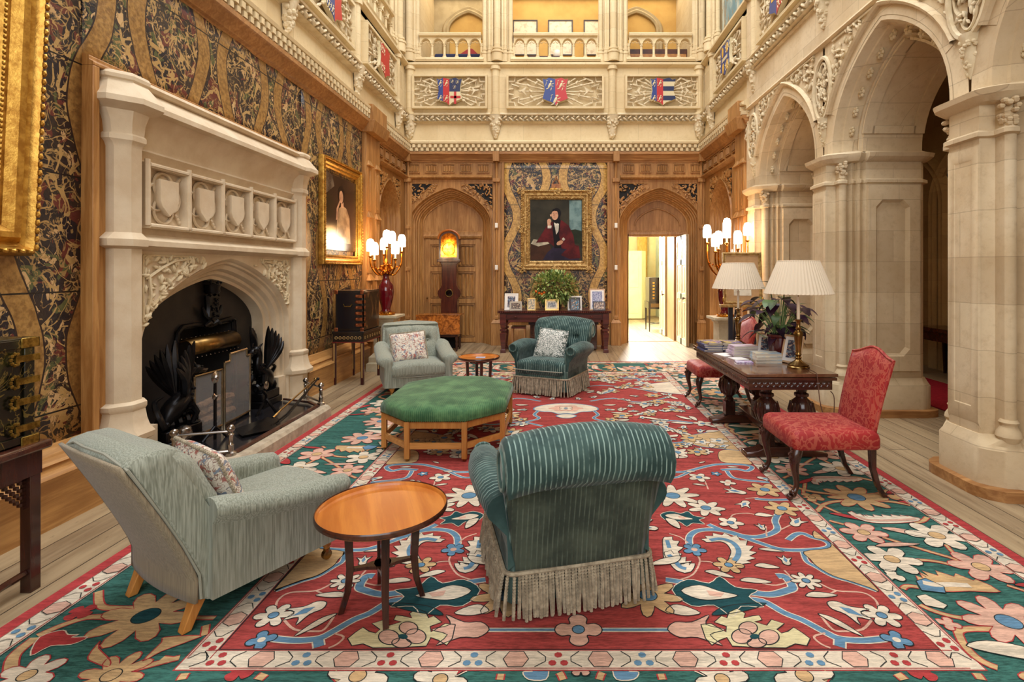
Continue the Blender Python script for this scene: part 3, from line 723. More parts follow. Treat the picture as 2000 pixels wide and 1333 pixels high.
# arches between piers
b = MB(TR)
APROF = [(0, -.85), (0, -.2), (.02, -.2), (.028, -.17), (.045, -.17), (.05, -.205), (.075, -.19), (.105, -.13), (.125, -.05), (.14, -.04), (.15, .0), (.165, .05), (.2, .05), (.29, .05), (.295, .085), (.32, .1), (.335, .085), (.34, .06), (.345, .05)]
bays = [(1.85+4.05)/2, (4.05+6.28)/2, (6.28+8.5)/2]
VS = 2.91
for i, uc in enumerate(bays):
    hb = (PIERS[i+1]-PIERS[i])/2; a = hb-.37
    r = .93; p = 1.2
    arch_sweep(b, uc, VS, a, r, APROF[:13], None, p, 30)
    # hood and flat wall
    hood = APROF[12:]
    n = 30
    pts_out = [(uc+u, VS+v) for u, v in archT(a+.345, r+.345*1.05, p, n)]
    arch_sweep(b, uc, VS, a, r, hood, None, p, n, 1.05, 3.3)
    # infill below the hood ends and the wall above
    for (a0, b0), (a1, b1) in zip(pts_out, pts_out[1:]):
        b.face([(a0, b0, .045), (a1, b1, .045), (a1, 4.22, .045), (a0, 4.22, .045)])
    # flat between arch and hood near the springing
    q0 = [(uc+u, VS+v) for u, v in archT(a+.165, r+.165, p, n)]
    q1 = [(uc+u, VS+v) for u, v in archT(a+.36, r+.36*1.05, p, n)]
    for k in range(n): b.face([(*q0[k], .046), (*q0[k+1], .046), (*q1[k+1], .046), (*q1[k], .046)])
    # sunk panels on the soffit
    P0 = archT(a-.025, r-.025, p, 30)
    for lo, hi in ((3, 13), (17, 27)):
        for w0, w1 in ((-.3, -.18), (-.85, -.73)):
            b.loft([[(uc+P0[k][0]*1.03, VS+P0[k][1]*1.03, w0), (uc+P0[k][0], VS+P0[k][1], w0), (uc+P0[k][0], VS+P0[k][1], w1), (uc+P0[k][0]*1.03, VS+P0[k][1]*1.03, w1)] for k in range(lo-2, hi+2)], True, True)
        for e0, e1 in ((lo-2, lo), (hi, hi+1)):
            b.loft([[(uc+P0[k][0]*1.03, VS+P0[k][1]*1.03, -.75), (uc+P0[k][0], VS+P0[k][1], -.75), (uc+P0[k][0], VS+P0[k][1], -.28), (uc+P0[k][0]*1.03, VS+P0[k][1]*1.03, -.28)] for k in range(e0, e1+1)], True, True)
# spandrel walls over the pier centres and beyond last pier
b.face([(8.5, 2.9, .044), (8.88, 2.9, .044), (8.88, 4.22, .044), (8.5, 4.22, .044)])
b.face([(-3.4, 2.9, .044), (1.85, 2.9, .044), (1.85, 4.22, .044), (-3.4, 4.22, .044)])
b.box(-3.4, 1.6, 0, 4.2, -.85, .0)
b.box(8.75, 11.8, 0, 4.2, -.9, -.56)
for u0, u1 in ((8.75, 9.72), (11.08, 11.8)): b.box(u0, u1, 0, 4.2, -.56, -.01)
b.box(9.72, 11.08, 3.45, 4.2, -.56, -.01)
b.box(-3.4, 8.88, 4.14, 4.25, -.85, .0)
b.build('wall_right', STONER, kind='structure', ang=30)
b = MB(TR)
for i, uc in enumerate(bays):
    hb = (PIERS[i+1]-PIERS[i])/2; a = hb-.37
    for t in (-.93, -.77, -.61, -.45, -.29, -.13, .05, .21, .37, .53, .69, .85):
        u, v = archpt(t, a+.08, .93+.08, 1.2); rosette(b, (uc+u, VS+v, -.11), .058)
for yc in PIERS:
    # corbel where the hoods meet
    foliage_drop(b, yc, 3.38, .34, .075, .04, rnd)
    if yc > 8: hw, u_ = .2, yc+.02
    else: hw, u_ = .2, yc
    E1 = [(u_+hw*cos(t)*(1), 3.72+.36*sin(t), .06) for t in [2*pi*k/24 for k in range(25)]]
    b.tube(E1, .026, 6, False)
    E2 = [(u_+(hw-.05)*cos(t)*(.75+.25*abs(cos(2*t))), 3.72+.3*sin(t)*(.75+.25*abs(cos(2*t))), .055) for t in [2*pi*k/32 for k in range(33)]]
    b.tube(E2, .014, 5, False)
    lumps(b, lambda u, v, u_=u_: ((u-u_)/.14)**2+((v-3.72)/.28)**2 < 1, u_-.2, u_+.2, 3.4, 4.05, .065, .045, 46, rnd)
    for s in (-1, 1):
        def ins(u, v, yc=yc, s=s):
            x = 1.115-abs(u-yc); 
            if x < .0: return False
            hv = VS+(.93+.38)*max(0, 1-min(1, x/1.1)**1.2)**.43
            return v > hv+.02 and v < 4.18 and abs(u-yc) > .22
        lumps(b, ins, yc+s*.2, yc+s*.85, 3.6, 4.2, .06, .042, 46, rnd)
        b.tube([(yc+s*.22, 4.19, .055), (yc+s*1.0, 4.19, .055)], .015, 5)
b.build('trim_20', STONEC, kind='structure')
b = MB(TR)
mould(b, [(4.2, 0), (4.21, .06), (4.235, .09), (4.26, .08), (4.28, .045), (4.28, 0)], -3.4, 8.86)
b.box(-3.4, 8.86, 4.25, 6.08, -.3, .04)
b.m = 1
mould(b, [(4.74, 0), (4.76, .08), (4.79, .06), (4.8, .12), (4.81, .06), (4.92, .07), (4.925, .13), (4.945, .15), (4.96, .08), (5.0, .05), (5.0, 0)], -3.4, 8.8)
leafband(b, 2.5, 8.8, 4.865, .14, .095, .11)
b.m = 0; mould(b, [(5.98, 0), (5.99, .05), (6.02, .1), (6.06, .1), (6.09, .04), (6.1, 0)], -3.4, 8.8)
b.build('trim_21', [STONER, STONEC], kind='structure')
# ---- corridor behind the arcade
CORR = m_stone('corridor limestone', (190, 160, 112), (176, 146, 100), (150, 122, 84), .7, .36)
b = MB(); b.box(6.2, 6.4, -3.6, 12.2, 0, 5.2); b.box(4.0, 6.3, 10.4, 10.6, 0, 5.2); b.box(3.15, 6.3, -3.6, -3.4, 0, 5.2)
b.build('wall_corridor', CORR, kind='structure')
def TC(u, v, w): return (6.2-w, u, v)
b = MB(TC)
for uc in (5.6, 8.0, 9.4):
    arch_sweep(b, uc, 2.7, .72, .8, [(0, .0), (0, .06), (.05, .1), (.1, .06), (.14, .1), (.22, .0)], 0, 1.5)
b.build('trim_22', CORR, kind='structure')
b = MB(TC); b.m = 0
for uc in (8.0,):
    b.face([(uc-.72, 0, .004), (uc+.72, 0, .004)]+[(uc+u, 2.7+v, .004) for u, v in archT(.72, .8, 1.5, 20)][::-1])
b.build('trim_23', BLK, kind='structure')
b = MB(); b.box(4.0, 6.3, -3.6, 10.6, 4.6, 4.8); b.build('ceiling_corridor', CORR, kind='structure')
b = MB(); b.box(4.2, 6.3, -3.6, 10.6, -.1, -.002); b.build('floor_corridor', FLOOR, kind='structure')
RUG = mat('crimson carpet', (150, 34, 46), (132, 26, 38), .95, scale=30, bump=.3, bs=300, spec=.1)
b = MB(); b.box(4.4, 5.45, -2.5, 9.5, 0, .014); b.build('runner', RUG, label='plain crimson carpet running along the corridor behind the stone arches', cat='carpet')
t = thing('side_table', 'dark side table standing in the dim corridor beyond the arch', 'table', (5.85, 7.9, 0))
b = MB(); b.box(-.24, .24, -.55, .55, .68, .74); b.build('tabletop', MAHOG, t, bev=.008)
b = MB(); b.box(-.2, .2, -.5, .5, .54, .68); b.build('apron', MAHOG, t)
for sx in (-1, 1):
    for sy in (-1, 1):
        b = MB(); b.loft([[(sx*.19+d*c, sy*.49+d*e, z) for c, e in ((-1,-1),(1,-1),(1,1),(-1,1))] for z, d in ((0, .016), (.6, .03))]); b.build('leg', MAHOGZ, t)
# ---- upper shell of the room with its skylight opening
b = MB(); b.box(-6.2, -2.9, -3.6, 14, 10.2, 10.4); b.box(2.7, 6.2, -3.6, 14, 10.2, 10.4); b.box(-2.9, 2.7, 10.5, 14, 10.2, 10.4); b.box(-2.9, 2.7, -3.6, .7, 10.2, 10.4)
b.build('ceiling', CREAMW, kind='structure')
b = MB(); b.box(-6.2, 6.2, -3.7, -3.6, 0, 1.9); b.box(-6.2, -2.9, -3.7, -3.6, 1.9, 10.2); b.box(2.9, 6.2, -3.7, -3.6, 1.9, 10.2); b.box(-2.9, 2.9, -3.7, -3.6, 6.9, 10.2)
b.build('wall_front', STONE, kind='structure')
# ---- room seen through the open door
YEL = mat('pale yellow plaster', (232, 218, 168), (226, 210, 156), .8, scale=3); GRNW = mat('pale green silk wall', (216, 224, 204), (206, 216, 194), .7, scale=4)
b = MB(); b.box(.2, 3.6, 19.0, 19.1, 0, 4.2); b.build('wall_drawing_room', YEL, kind='structure')
b = MB(); b.box(3.45, 3.6, 12.2, 19, 0, 4.2); b.box(.1, .2, 12.2, 19, 0, 4.2); b.build('wall_drawing_room_right', GRNW, kind='structure')
b = MB(); b.box(0, 3.6, 12.2, 19, 4.2, 4.3); b.build('ceiling_drawing_room', WHITE, kind='structure')
DOORW = m_wood('daylit pale oak door', (206, 176, 132), (224, 198, 156), 'z', .35)  # oak lightened to carry the far room's daylight in its colour
def panel_door(label, nm, x, y0, y1, z1, side=-1):
    t = tag(bpy.data.objects.new(nm, None), kind='structure'); S.collection.objects.link(t); t.location = (x, y0, 0)
    L = y1-y0; q = MB(); q.box(-.018, .018, 0, L, .01, z1)
    for s in (-1, 1):
        for a, c in ((0, .1), (L*.5-.06, L*.5+.06), (L-.1, L)): q.box(min(0, s*.03), max(0, s*.03), a, c, .01, z1)
        for z in (.01, .98, 1.72, z1-.12): q.box(min(0, s*.03), max(0, s*.03), .1, L-.1, z, z+.13)
        for a, c in ((.13, L*.5-.09), (L*.5+.09, L-.13)):
            for z0, z2 in ((.2, .92), (1.16, 1.68), (1.9, z1-.2)):
                q.box(min(0, s*.026), max(0, s*.026), a+.05, c-.05, z0, z2)
    q.build('door_leaf', DOORW, t, bev=.004)
    q = MB(); q.lathe([(.001, 0), (.028, .01), (.03, .03), (.014, .045), (.012, .07)], (0, 0, 0), 12, mp=lambda a, b_, c: (-.1+c, .07+a, 1.02+b_)); q.build('door_knob', MAHOG, t)
    return t
panel_door('', 'door_2', 2.7, 11.22, 12.14, 2.36)
panel_door('', 'door_5', 2.62, 13.05, 13.75, 2.5)
b = MB(); b.box(2.64, 2.8, 12.25, 13.0, 0, 2.7); b.box(2.8, 3.5, 12.9, 13.1, 0, 4.2); b.build('trim_30', OAKD, kind='structure')  # glossy dark violet top over the mahogany body
b = MB(); b.box(1.54, 2.84, 12.1, 12.2, 0, .006); b.build('trim_31', OAKD, kind='structure')
t = thing('folding_screen', 'tall pale yellow folding screen far back in the room beyond the open door', 'screen', (2.6, 17.6, 0))
q = MB(); q.box(-.7, .12, -.02, .02, .03, 2.25); q.box(-.62, .04, -.03, .03, .2, .95); q.box(-.62, .04, -.03, .03, 1.05, 2.15); q.build('panel', YEL, t, bev=.01)
q = MB(); q.loft([[(.12, 0, z), (.3, .3, z), (.32, .28, z), (.14, -.02, z)] for z in (.03, 2.25)]); q.build('panel', YEL, t)
t = thing('cabinet_on_stand', 'black and gold lacquer cabinet on slender legs in the room beyond the door', 'cabinet', (2.62, 14.35, 0))
q = MB(); q.box(-.24, .3, -.3, .3, .78, 1.42); q.build('body', BLACK, t, bev=.006)
q = MB(); q.box(-.2, .26, -.306, -.3, .84, 1.36); q.m = 1
for k in range(6): q.box(-.15, -.1, -.312, -.306, .86+k*.08, .9+k*.08)
q.ball((.05, -.31, 1.1), (.02, .006, .06), 8, 6); q.build('door', [BLACK, GILT], t)
q = MB(); q.box(-.26, .32, -.32, .32, .6, .78); q.m = 1; q.box(-.2, .26, -.326, -.32, .64, .74); q.build('drawer', [BLACK, mat('gold lacquer', (96, 70, 30), rough=.4)], t)
for sx in (-.23, .29):
    for sy in (-.29, .29):
        q = MB(); q.loft([[(sx+d*c, sy+d*e, z) for c, e in ((-1,-1),(1,-1),(1,1),(-1,1))] for z, d in ((0, .012), (.6, .026))]); q.build('leg', BLACK, t)
q = MB(); q.tube([(-.23, -.29, .2), (.0, 0, .2), (.29, .29, .2)], .012, 5); q.tube([(.29, -.29, .2), (.0, 0, .2), (-.23, .29, .2)], .012, 5); q.build('stretcher', BLACK, t)
q = MB(lambda u, v, w: (u, 18.98-w, v))
def gilt_frame_obj(T, u, v, hw, hh, w, tk, label, cm):
    t = thing('gilt_framed_picture', label, 'picture')
    prof = [(0, 0), (0, .05), (.3, .085), (.45, .05), (.6, .07), (.8, .045), (1, .03), (1, 0)]
    qq = MB(T); rings = []
    for sx, sy in ((-1, -1), (1, -1), (1, 1), (-1, 1), (-1, -1)):
        rings.append([(u+sx*(hw-tk*o), v+sy*(hh-tk*o), w+d) for o, d in prof])
    qq.loft(rings, False, False); qq.build('frame', GILT, t, ang=25)
    qq = MB(T); qq.box(u-hw+tk*.95, u+hw-tk*.95, v-hh+tk*.95, v+hh-tk*.95, w, w+.03); qq.build('canvas', cm, t)
    return t
CURT = mat('gold silk curtain', (222, 176, 84), (196, 146, 60), .6, scale=8, st=(6, 6, 1))
for i, x in enumerate((1.9, 2.25, 2.95)):
    q = MB(); q.loft([[(x+.16*cos(2*pi*k/18)*(1+.12*cos(9*2*pi*k/18)), 18.85+.06*sin(2*pi*k/18), z) for k in range(18)] for z in (.4, 4.1)])
    q.build('curtain', CURT, label=('left', 'middle', 'right')[i]+' strip of gold curtain at the back of the room beyond the door', cat='curtain')
def TG2(u, v, w): return (3.45-w, u, v)
gilt_frame_obj(TG2, 15.6, 2.4, .55, .75, 0, .16, 'tall gilt framed picture on the green wall beyond the open door', mat('pale canvas', (200, 196, 170), (150, 140, 110), .6))
# ================================================================ fireplace
rnd = random.Random(5)
FY0, FY1, FC = 3.98, 6.6, 5.29
t = thing('fireplace', 'tall carved limestone chimneypiece with five blank shields above a wide black hearth', 'fireplace', (XL, FC, 0))
FT = lambda u, v, w: (w, u, v)          # local: u along the wall from the centre, v up, w into the room
def octp(u, a, w0, z, c=.2):
    """half octagon plan round column centre u, apothem a, wall side at w=0"""
    k = a*.414
    return [(u-a, 0, z), (u-a, c-k, z), (u-k, c-k+(a-k), z), (u+k, c-k+(a-k), z), (u+a, c-k, z), (u+a, 0, z)]
def octl(u, a, z, base=.1):
    k = a*.414; return [(u-a, z, 0.), (u-a, z, base+k*0), (u-k, z, base+(a-k)), (u+k, z, base+(a-k)), (u+a, z, base), (u+a, z, 0.)]
for s, u in ((0, FY0-FC), (1, FY1-FC)):
    q = MB(FT)
    prof = [(.145, 0), (.145, .3), (.15, .33), (.2, .36), (.205, .4), (.19, .44), (.165, .5), (.15, .57), (.165, .59), (.165, .62), (.12, .64), (.12, 1.76), (.175, 1.78), (.18, 1.83), (.12, 1.88), (.12, 2.5), (.135, 2.53), (.16, 2.55), (.16, 2.585), (.14, 2.6), (.15, 2.68), (.185, 2.76), (.25, 2.8), (.25, 2.84), (.17, 2.97), (.17, 2.975), (.19, 2.985), (.195, 3.01), (.18, 3.03), (.15, 3.04)]
    q.loft([octl(u, a, z, .11 if a < .2 else .11+(a-.16)*.6) for a, z in prof])
    q.build('column', STONEF, t, ang=30)
# lintel, frieze and cornice between the columns
q = MB(FT); A, B = FY0-FC+.1, FY1-FC-.1
q.box(A, B, 1.86, 3.0, -.0, .08)
mould(q, [(2.46, .08), (2.5, .1), (2.52, .12), (2.54, .1), (2.6, .1), (2.7, .13), (2.76, .18), (2.79, .2), (2.8, .27), (2.84, .27), (2.97, .14), (2.975, .17), (3.0, .19), (3.03, .17), (3.04, .0)], A, B)
mould(q, [(1.74, .05), (1.76, .1), (1.79, .17), (1.83, .17), (1.86, .12), (1.88, .1), (1.88, .05)], A, B)
q.build('lintel', STONEF, t, ang=30)
# frieze of five panels with shields
n5 = 5; P0, P1 = A+.05, B-.05; g = (P1-P0)/n5
for i in range(n5):
    c = P0+g*(i+.5); q = MB(FT)
    for a0, a1, z0, z1 in ((c-g/2+.001, c+g/2-.001, 2.4, 2.44), (c-g/2+.001, c+g/2-.001, 1.93, 1.97), (c-g/2+.001, c-g/2+.03, 1.97, 2.4), (c+g/2-.03, c+g/2-.001, 1.97, 2.4)): q.box(a0, a1, z0, z1, .08, .15)
    q.tube([(c-g/2+.02, 2.42, .15), (c+g/2-.02, 2.42, .15)], .016, 6); q.tube([(c-g/2+.02, 1.95, .15), (c+g/2-.02, 1.95, .15)], .016, 6)
    for s in ((-1, 1) if i == n5-1 else (-1,)): q.tube([(c+s*g/2, 1.95, .145), (c+s*g/2, 2.46, .145)], .02, 6)
    # four-lobed cusped ring
    for (du, dv) in ((0, .1), (0, -.1), (-.08, 0), (.08, 0)):
        q.tube([(c+du+.105*cos(2*pi*k/16), 2.185+dv+.105*sin(2*pi*k/16), .095) for k in range(17)], .013, 5, False)
    for sx in (-1, 1):
        for sy in (-1, 1):
            for k in range(3): q.ball((c+sx*(.15+.02*k), 2.185+sy*(.13+.025*k), .09), (.03, .018, .016), 5, 3, Matrix.Rotation(sx*sy*.8, 3, 'Z'))
    q.build('frieze_panel', STONEF, t)
    q = MB(FT); O = [(-.105, .13), (.105, .13), (.105, -.04), (.085, -.09), (0, -.165), (-.085, -.09), (-.105, -.04)]
    q.loft([[(c+x*.85, 2.2+y*.85, .08) for x, y in O], [(c+x, 2.2+y, .14) for x, y in O], [(c+x*.97, 2.2+y*.97, .152) for x, y in O]]); q.build('blank_shield', STONEF, t)
# the arch
q = MB(FT); a, r, vs = .94, .52, 1.0
FPROF = [(0, -.28), (0, -.12), (.03, -.11), (.05, -.075), (.08, -.07), (.085, -.05), (.1, -.02), (.14, .0), (.15, .03), (.17, .035), (.18, .06), (.2, .08)]
arch_sweep(q, 0, vs, a, r, FPROF, .0, 1.35, 30)
arch_wall(q, 0, vs, a+.2, r+.2, A-.02, B+.02, 1.78, .0, .08, 1.35, 30)
for s in (-1, 1): q.box(s*(a+.0) if s > 0 else -a-.16, s*(a+.16) if s > 0 else -a, .0, .36, -.2, .06)
q.build('arch', STONEF, t, ang=30)
for s in (-1, 1):
    q = MB(FT)
    X = [(s*(a+.18), 1.72), (s*(a+.18), 1.2), (s*(a*.9), 1.5), (s*a*.55, 1.72)]
    for i in range(4): q.tube([(X[i][0], X[i][1], .085), (X[(i+1) % 4][0], X[(i+1) % 4][1], .085)], .009, 5)
    def ins(u, v, s=s):
        x = min(1, abs(u)/(a+.2)); return abs(u) < a+.17 and v < 1.71 and v > vs+(r+.2)*sqrt(max(0, 1-x**1.35))+.02
    lumps(q, ins, min(s*.4, s*1.12), max(s*.4, s*1.12), 1.15, 1.72, .088, .04, 95, rnd)
    q.tube([(s*1.1, 1.25, .09), (s*1.06, 1.4, .1), (s*1.08, 1.55, .1), (s*.95, 1.62, .1), (s*.8, 1.68, .1), (s*.6, 1.7, .09)], .012, 5)
    q.build('spandrel_carving', STONEC, t)
# iron back plate with its opening, and the firebox
t2 = thing('register_grate', 'blacked iron fireplace back plate with crowned crest and open firebox', 'grate', (XL-.25, FC, 0))
GT = lambda u, v, w: (w, u, v); gu = .13
q = MB(GT); q.box(-1.0, gu-.45, .1, 1.6, -.03, 0); q.box(gu+.45, 1.0, .1, 1.6, -.03, 0); q.box(gu-.45, gu+.45, 1.04, 1.6, -.03, 0)
q.build('back_plate', IRONM, t2)
q = MB(GT); P = [(gu-.45, .1), (gu-.45, .92), (gu-.43, 1.02), (gu-.37, 1.07), (gu-.2, 1.075), (gu-.08, 1.06), (gu+.02, 1.04), (gu+.1, 1.05), (gu+.2, 1.07), (gu+.38, 1.085), (gu+.44, 1.06), (gu+.45, .98), (gu+.45, .1)]
q.tube([(x, y, .02) for x, y in P], .022, 8); q.tube([(x*.96+gu*.04, y*.985, .01) for x, y in P], .012, 6); q.build('opening_surround', IRON, t2)
q = MB(GT); q.box(gu-.45, gu+.45, .08, 1.1, -.34, -.32)
q.face([(gu-.45, .1, -.03), (gu-.45, 1.1, -.03), (gu-.36, 1.1, -.33), (gu-.36, .1, -.33)]); q.face([(gu+.45, .1, -.03), (gu+.45, 1.1, -.03), (gu+.36, 1.1, -.33), (gu+.36, .1, -.33)]); q.box(gu-.45, gu+.45, 1.06, 1.1, -.34, -.02)
q.build('firebox', mat('soot black', (18, 14, 13), (26, 20, 18), .8, scale=9), t2)
q = MB(GT); R = [[(u, .86+.09*sin(x), .02+.1*cos(x)+.02) for x in [pi*k/10 for k in range(-2, 9)]] for u in (gu-.4, gu+.36)]
q.loft(R, False, False); q.build('brass_hood', mat('dull brass hood', (150, 116, 66), (110, 84, 50), .3, 1, scale=10), t2, solid=.012)
q = MB(GT)
for k in range(12): q.ball((gu-.38+.065*k, .775, .125), .007, 6, 4); q.ball((gu-.38+.065*k, .955, .02), .007, 6, 4)
q.build('rivet_row', STEEL, t2)
# crest
q = MB(GT); c = gu+.02
q.loft([[(c+x*.11, 1.22+y*.24, .0) for x, y in shield_outline()], [(c+x*.2, 1.22+y*.3, .05) for x, y in shield_outline()], [(c+x*.17, 1.22+y*.27, .075) for x, y in shield_outline()]])
for k in range(26): q.ball((c+rnd.uniform(-.06, .06), 1.22+rnd.uniform(-.1, .1), .08), .014, 5, 4)
q.build('crest_shield', IRON, t2)
q = MB(GT); q.lathe([(.065, 1.37), (.075, 1.39), (.07, 1.42), (.08, 1.46), (.07, 1.46), (.001, 1.42)], (c, .0, .0), 12, mp=lambda a_, b_, z: (a_, z, .05+b_))
for k in range(7):
    a_ = 2*pi*k/7; q.ball((c+.075*cos(a_), 1.485, .05+.075*sin(a_)), (.012, .024, .012), 6, 4)
q.build('crown', IRON, t2)
q = MB(GT)
for s in (-1, 1):
    q.tube([(c, 1.06, .05), (c+s*.06, 1.08, .06), (c+s*.13, 1.05, .06)], [.02, .026, .012], 7); q.tube([(c+s*.03, 1.1, .05), (c+s*.12, 1.17, .05), (c+s*.15, 1.24, .05)], [.02, .024, .012], 7)
q.build('crest_scroll', IRON, t2)
# black hearth slab and moulded kerb
q = MB(); q.loft([[(x, y, z) for x, y in ((XL-.28, 4.2), (-3.06, 4.2), (-2.74, 4.2), (-2.58, 4.38), (-2.58, 5.88), (-2.74, 6.05), (-3.06, 6.2), (XL-.28, 6.2))] for z in (0, .1)]); q.build('trim_40', mat('polished black hearth', (20, 19, 22), (30, 28, 30), .16, scale=5), kind='structure', bev=.004)
KP = [(-3.05, 4.12), (-2.72, 4.12), (-2.5, 4.34), (-2.5, 5.92), (-2.72, 6.14), (-3.1, 6.3)]
t = thing('hearth_kerb', 'low stone and marble kerb with mitred ends round the black hearth', 'hearth kerb')
def kerb(P, w, z0, z1, m, nm, inset=0):
    q = MB(); P = [Vector((*p, 0)) for p in P]; rings = []
    for i, p in enumerate(P):
        d1 = (P[i]-P[i-1]).normalized() if i > 0 else None; d2 = (P[i+1]-P[i]).normalized() if i < len(P)-1 else None
        d = ((d1 or d2)+(d2 or d1)).normalized(); nrm = Vector((-d.y, d.x, 0)); k = 1/max(.4, nrm.dot(Vector((-(d1 or d2).y, (d1 or d2).x, 0))))
        f = lambda o, z: tuple(p+nrm*o*k+Vector((0, 0, z)))
        rings.append([f(inset, z0), f(inset, z1*.75), f(inset+.02, z1), f(inset+w, z1), f(inset+w, z0)])
    q.loft(rings); return q.build(nm, m, t, ang=25)
kerb(KP, .15, 0, .115, STONEH, 'kerb')
kerb(KP, .045, .115, .135, mat('red brown marble', (84, 54, 44), (60, 40, 34), .15, scale=8), 'marble_edge', .1)
# steel fender with low rails at both ends
t = thing('fender', 'polished steel fender with ball-topped posts and low rails on the hearth', 'fender')
def rail(P, z, r=.011, nm='rail'): q = MB(); q.tube([(x, y, z) for x, y in P], r, 8); q.build(nm, STEEL, t)
for P in ([(-3.0, 4.2), (-2.63, 4.32)], ): rail(P, .31); rail(P, .15, .014, 'foot_rail')
rail([(-2.62, 5.94), (-2.92, 6.22)], .31); rail([(-2.62, 5.94), (-2.92, 6.22)], .15, .014, 'foot_rail')
for x, y in ((-2.63, 4.32), (-3.0, 4.2), (-2.62, 5.94), (-2.92, 6.22)):
    q = MB(); q.lathe([(.04, .1), (.04, .14), (.02, .15), (.024, .2), (.016, .21), (.016, .27), (.026, .285), (.014, .3), (.03, .32), (.032, .335), (.02, .355), (.004, .365)], (x, y, 0), 14); q.build('post', STEEL, t)
q = MB(); q.lathe([(.05, .25), (.06, .29), (.05, .33), (.02, .35)], (-3.02, 4.34, 0), 12); q.tube([(-3.02, 4.34, .12), (-3.0, 4.36, .3)], .018, 7); q.build('tool_rest', STEEL, t)
# fire screen
t = thing('fire_screen', 'brass framed glass fire screen with stepped top, folded across the firebox', 'fire screen', (-3.22, 5.1, .1))
GLS = bpy.data.materials.new('dark screen glass'); GLS.use_nodes = True
bs = GLS.node_tree.nodes['Principled BSDF']; bs.inputs['Base Color'].default_value = (.35, .33, .32, 1); bs.inputs['Roughness'].default_value = .08; bs.inputs['Alpha'].default_value = .42
BRD = mat('brass screen frame', (176, 158, 130), (130, 112, 84), .25, 1, scale=10)
def screen_panel(p0, p1, tops, nm='glass_panel'):
    (x0, y0), (x1, y1) = p0, p1
    f = lambda s, z: (lerp(x0, x1, s), lerp(y0, y1, s), z)
    O = [(0, .03), (1, .03)]+[(s, z) for s, z in tops]
    q = MB(); q.face([f(s, z) for s, z in O]); g_ = q.build(nm, GLS, t)
    q = MB(); O2 = O+[O[0]]
    for (a0, b0), (a1, b1) in zip(O2, O2[1:]): q.tube([f(a0, b0), f(a1, b1)], .011, 6)
    for s in (0, 1): q.tube([f(s, 0), f(s, .04)], .01, 6)
    q.build('panel_frame', BRD, g_)
screen_panel((.0, -.34), (.02, .02), [(1, .56), (0, .56)])
screen_panel((.03, .04), (-.02, .55), [(1, .62), (.86, .62), (.86, .69), (.2, .69), (.2, .62), (0, .62)])
# logs
t = thing('log_basket', 'stack of pale split logs behind the fire screen', 'logs', (-3.42, 5.35, .1))
for k in range(6):
    q = MB(); a0 = (rnd.uniform(-.04, .04), -.26, .06+.07*(k//2)); q.tube([a0, (a0[0], .0, a0[2]+.01), (a0[0]+.03*(k % 2), .24, a0[2])], [.036, .042, .036], 7)
    q.build('log', mat('split log %d' % k, (150, 106, 70), (96, 66, 44), .8, scale=20), t)
# winged dragon firedogs
def dragon(name, label, loc, rz):
    t = thing(name, label, 'firedog', loc, rz)
    q = MB()   # faces local +y
    q.box(-.11, .11, -.2, .2, 0, .07); q.box(-.09, .09, -.18, .18, .07, .16); q.build('plinth', IRON, t, bev=.008)
    q = MB(); q.tube(smoothpath([(0, -.12, .2), (0, -.05, .3), (0, .05, .38), (0, .12, .46), (0, .1, .56), (0, .14, .63), (0, .2, .62)], 3), [.05, .06, .075, .085, .09, .085, .08, .07, .06, .05, .045, .042, .042, .042, .045, .048, .045, .035, .02][:19], 10)
    for k in range(30):
        a_ = rnd.uniform(0, 2*pi); z = rnd.uniform(.25, .5); q.ball((.07*cos(a_), .04+.25*(z-.3)+.07*sin(a_), z), (.02, .02, .014), 5, 3)
    q.build('body', IRON, t)
    q = MB(); q.ball((0, .2, .62), (.045, .07, .04), 8, 6); q.tube([(0, .22, .61), (0, .3, .59), (0, .33, .6)], [.03, .02, .006], 6); q.tube([(0, .22, .59), (0, .28, .555)], [.02, .006], 6)
    for s in (-1, 1): q.tube([(s*.03, .17, .64), (s*.05, .13, .69), (s*.05, .1, .7)], [.014, .01, .003], 5); q.ball((s*.035, .23, .64), .012, 6, 4)
    q.build('head', IRON, t)
    for s in (-1, 1):
        q = MB()
        for k in range(6):
            a_ = radians(84+7.5*k); L = .47-.03*k
            q.tube(smoothpath([(s*.05, .03, .42), (s*(.08+.012*k), .03+cos(a_)*L*.55, .42+sin(a_)*L*.6), (s*(.1+.01*k), .03+cos(a_)*L*1.05, .42+sin(a_)*L)], 3), [.024, .032, .036, .034, .028, .018, .006], 6)
        q.build('wing', IRON, t)
    for s in (-1, 1): q = MB(); q.tube([(s*.06, .08, .34), (s*.08, .13, .26), (s*.06, .1, .17)], [.035, .025, .02], 7); q.ball((s*.06, .13, .17), (.035, .05, .02), 6, 4); q.build('leg', IRON, t)
    q = MB(); q.tube(smoothpath([(0, -.1, .22), (.05, -.17, .2), (.02, -.2, .32), (-.04, -.17, .4), (-.02, -.1, .44)], 3), [.045, .04, .035, .032, .03, .03, .026, .024, .02, .018, .014, .01, .005], 8)
    for k in range(5): q.torus((.0, 0, 0), .045, .022, 10, 5, mp=lambda a_, b_, c_, k=k: (a_, -.16+k*.08+c_, .2+b_))
    q.build('tail', IRON, t)
    return t
dragon('dragon_firedog', 'black iron winged dragon firedog at the near left side of the hearth', (-3.28, 4.62, .1), radians(-10))
dragon('dragon_firedog', 'black iron winged dragon firedog at the far right side of the hearth', (-3.3, 6.02, .1), radians(180))
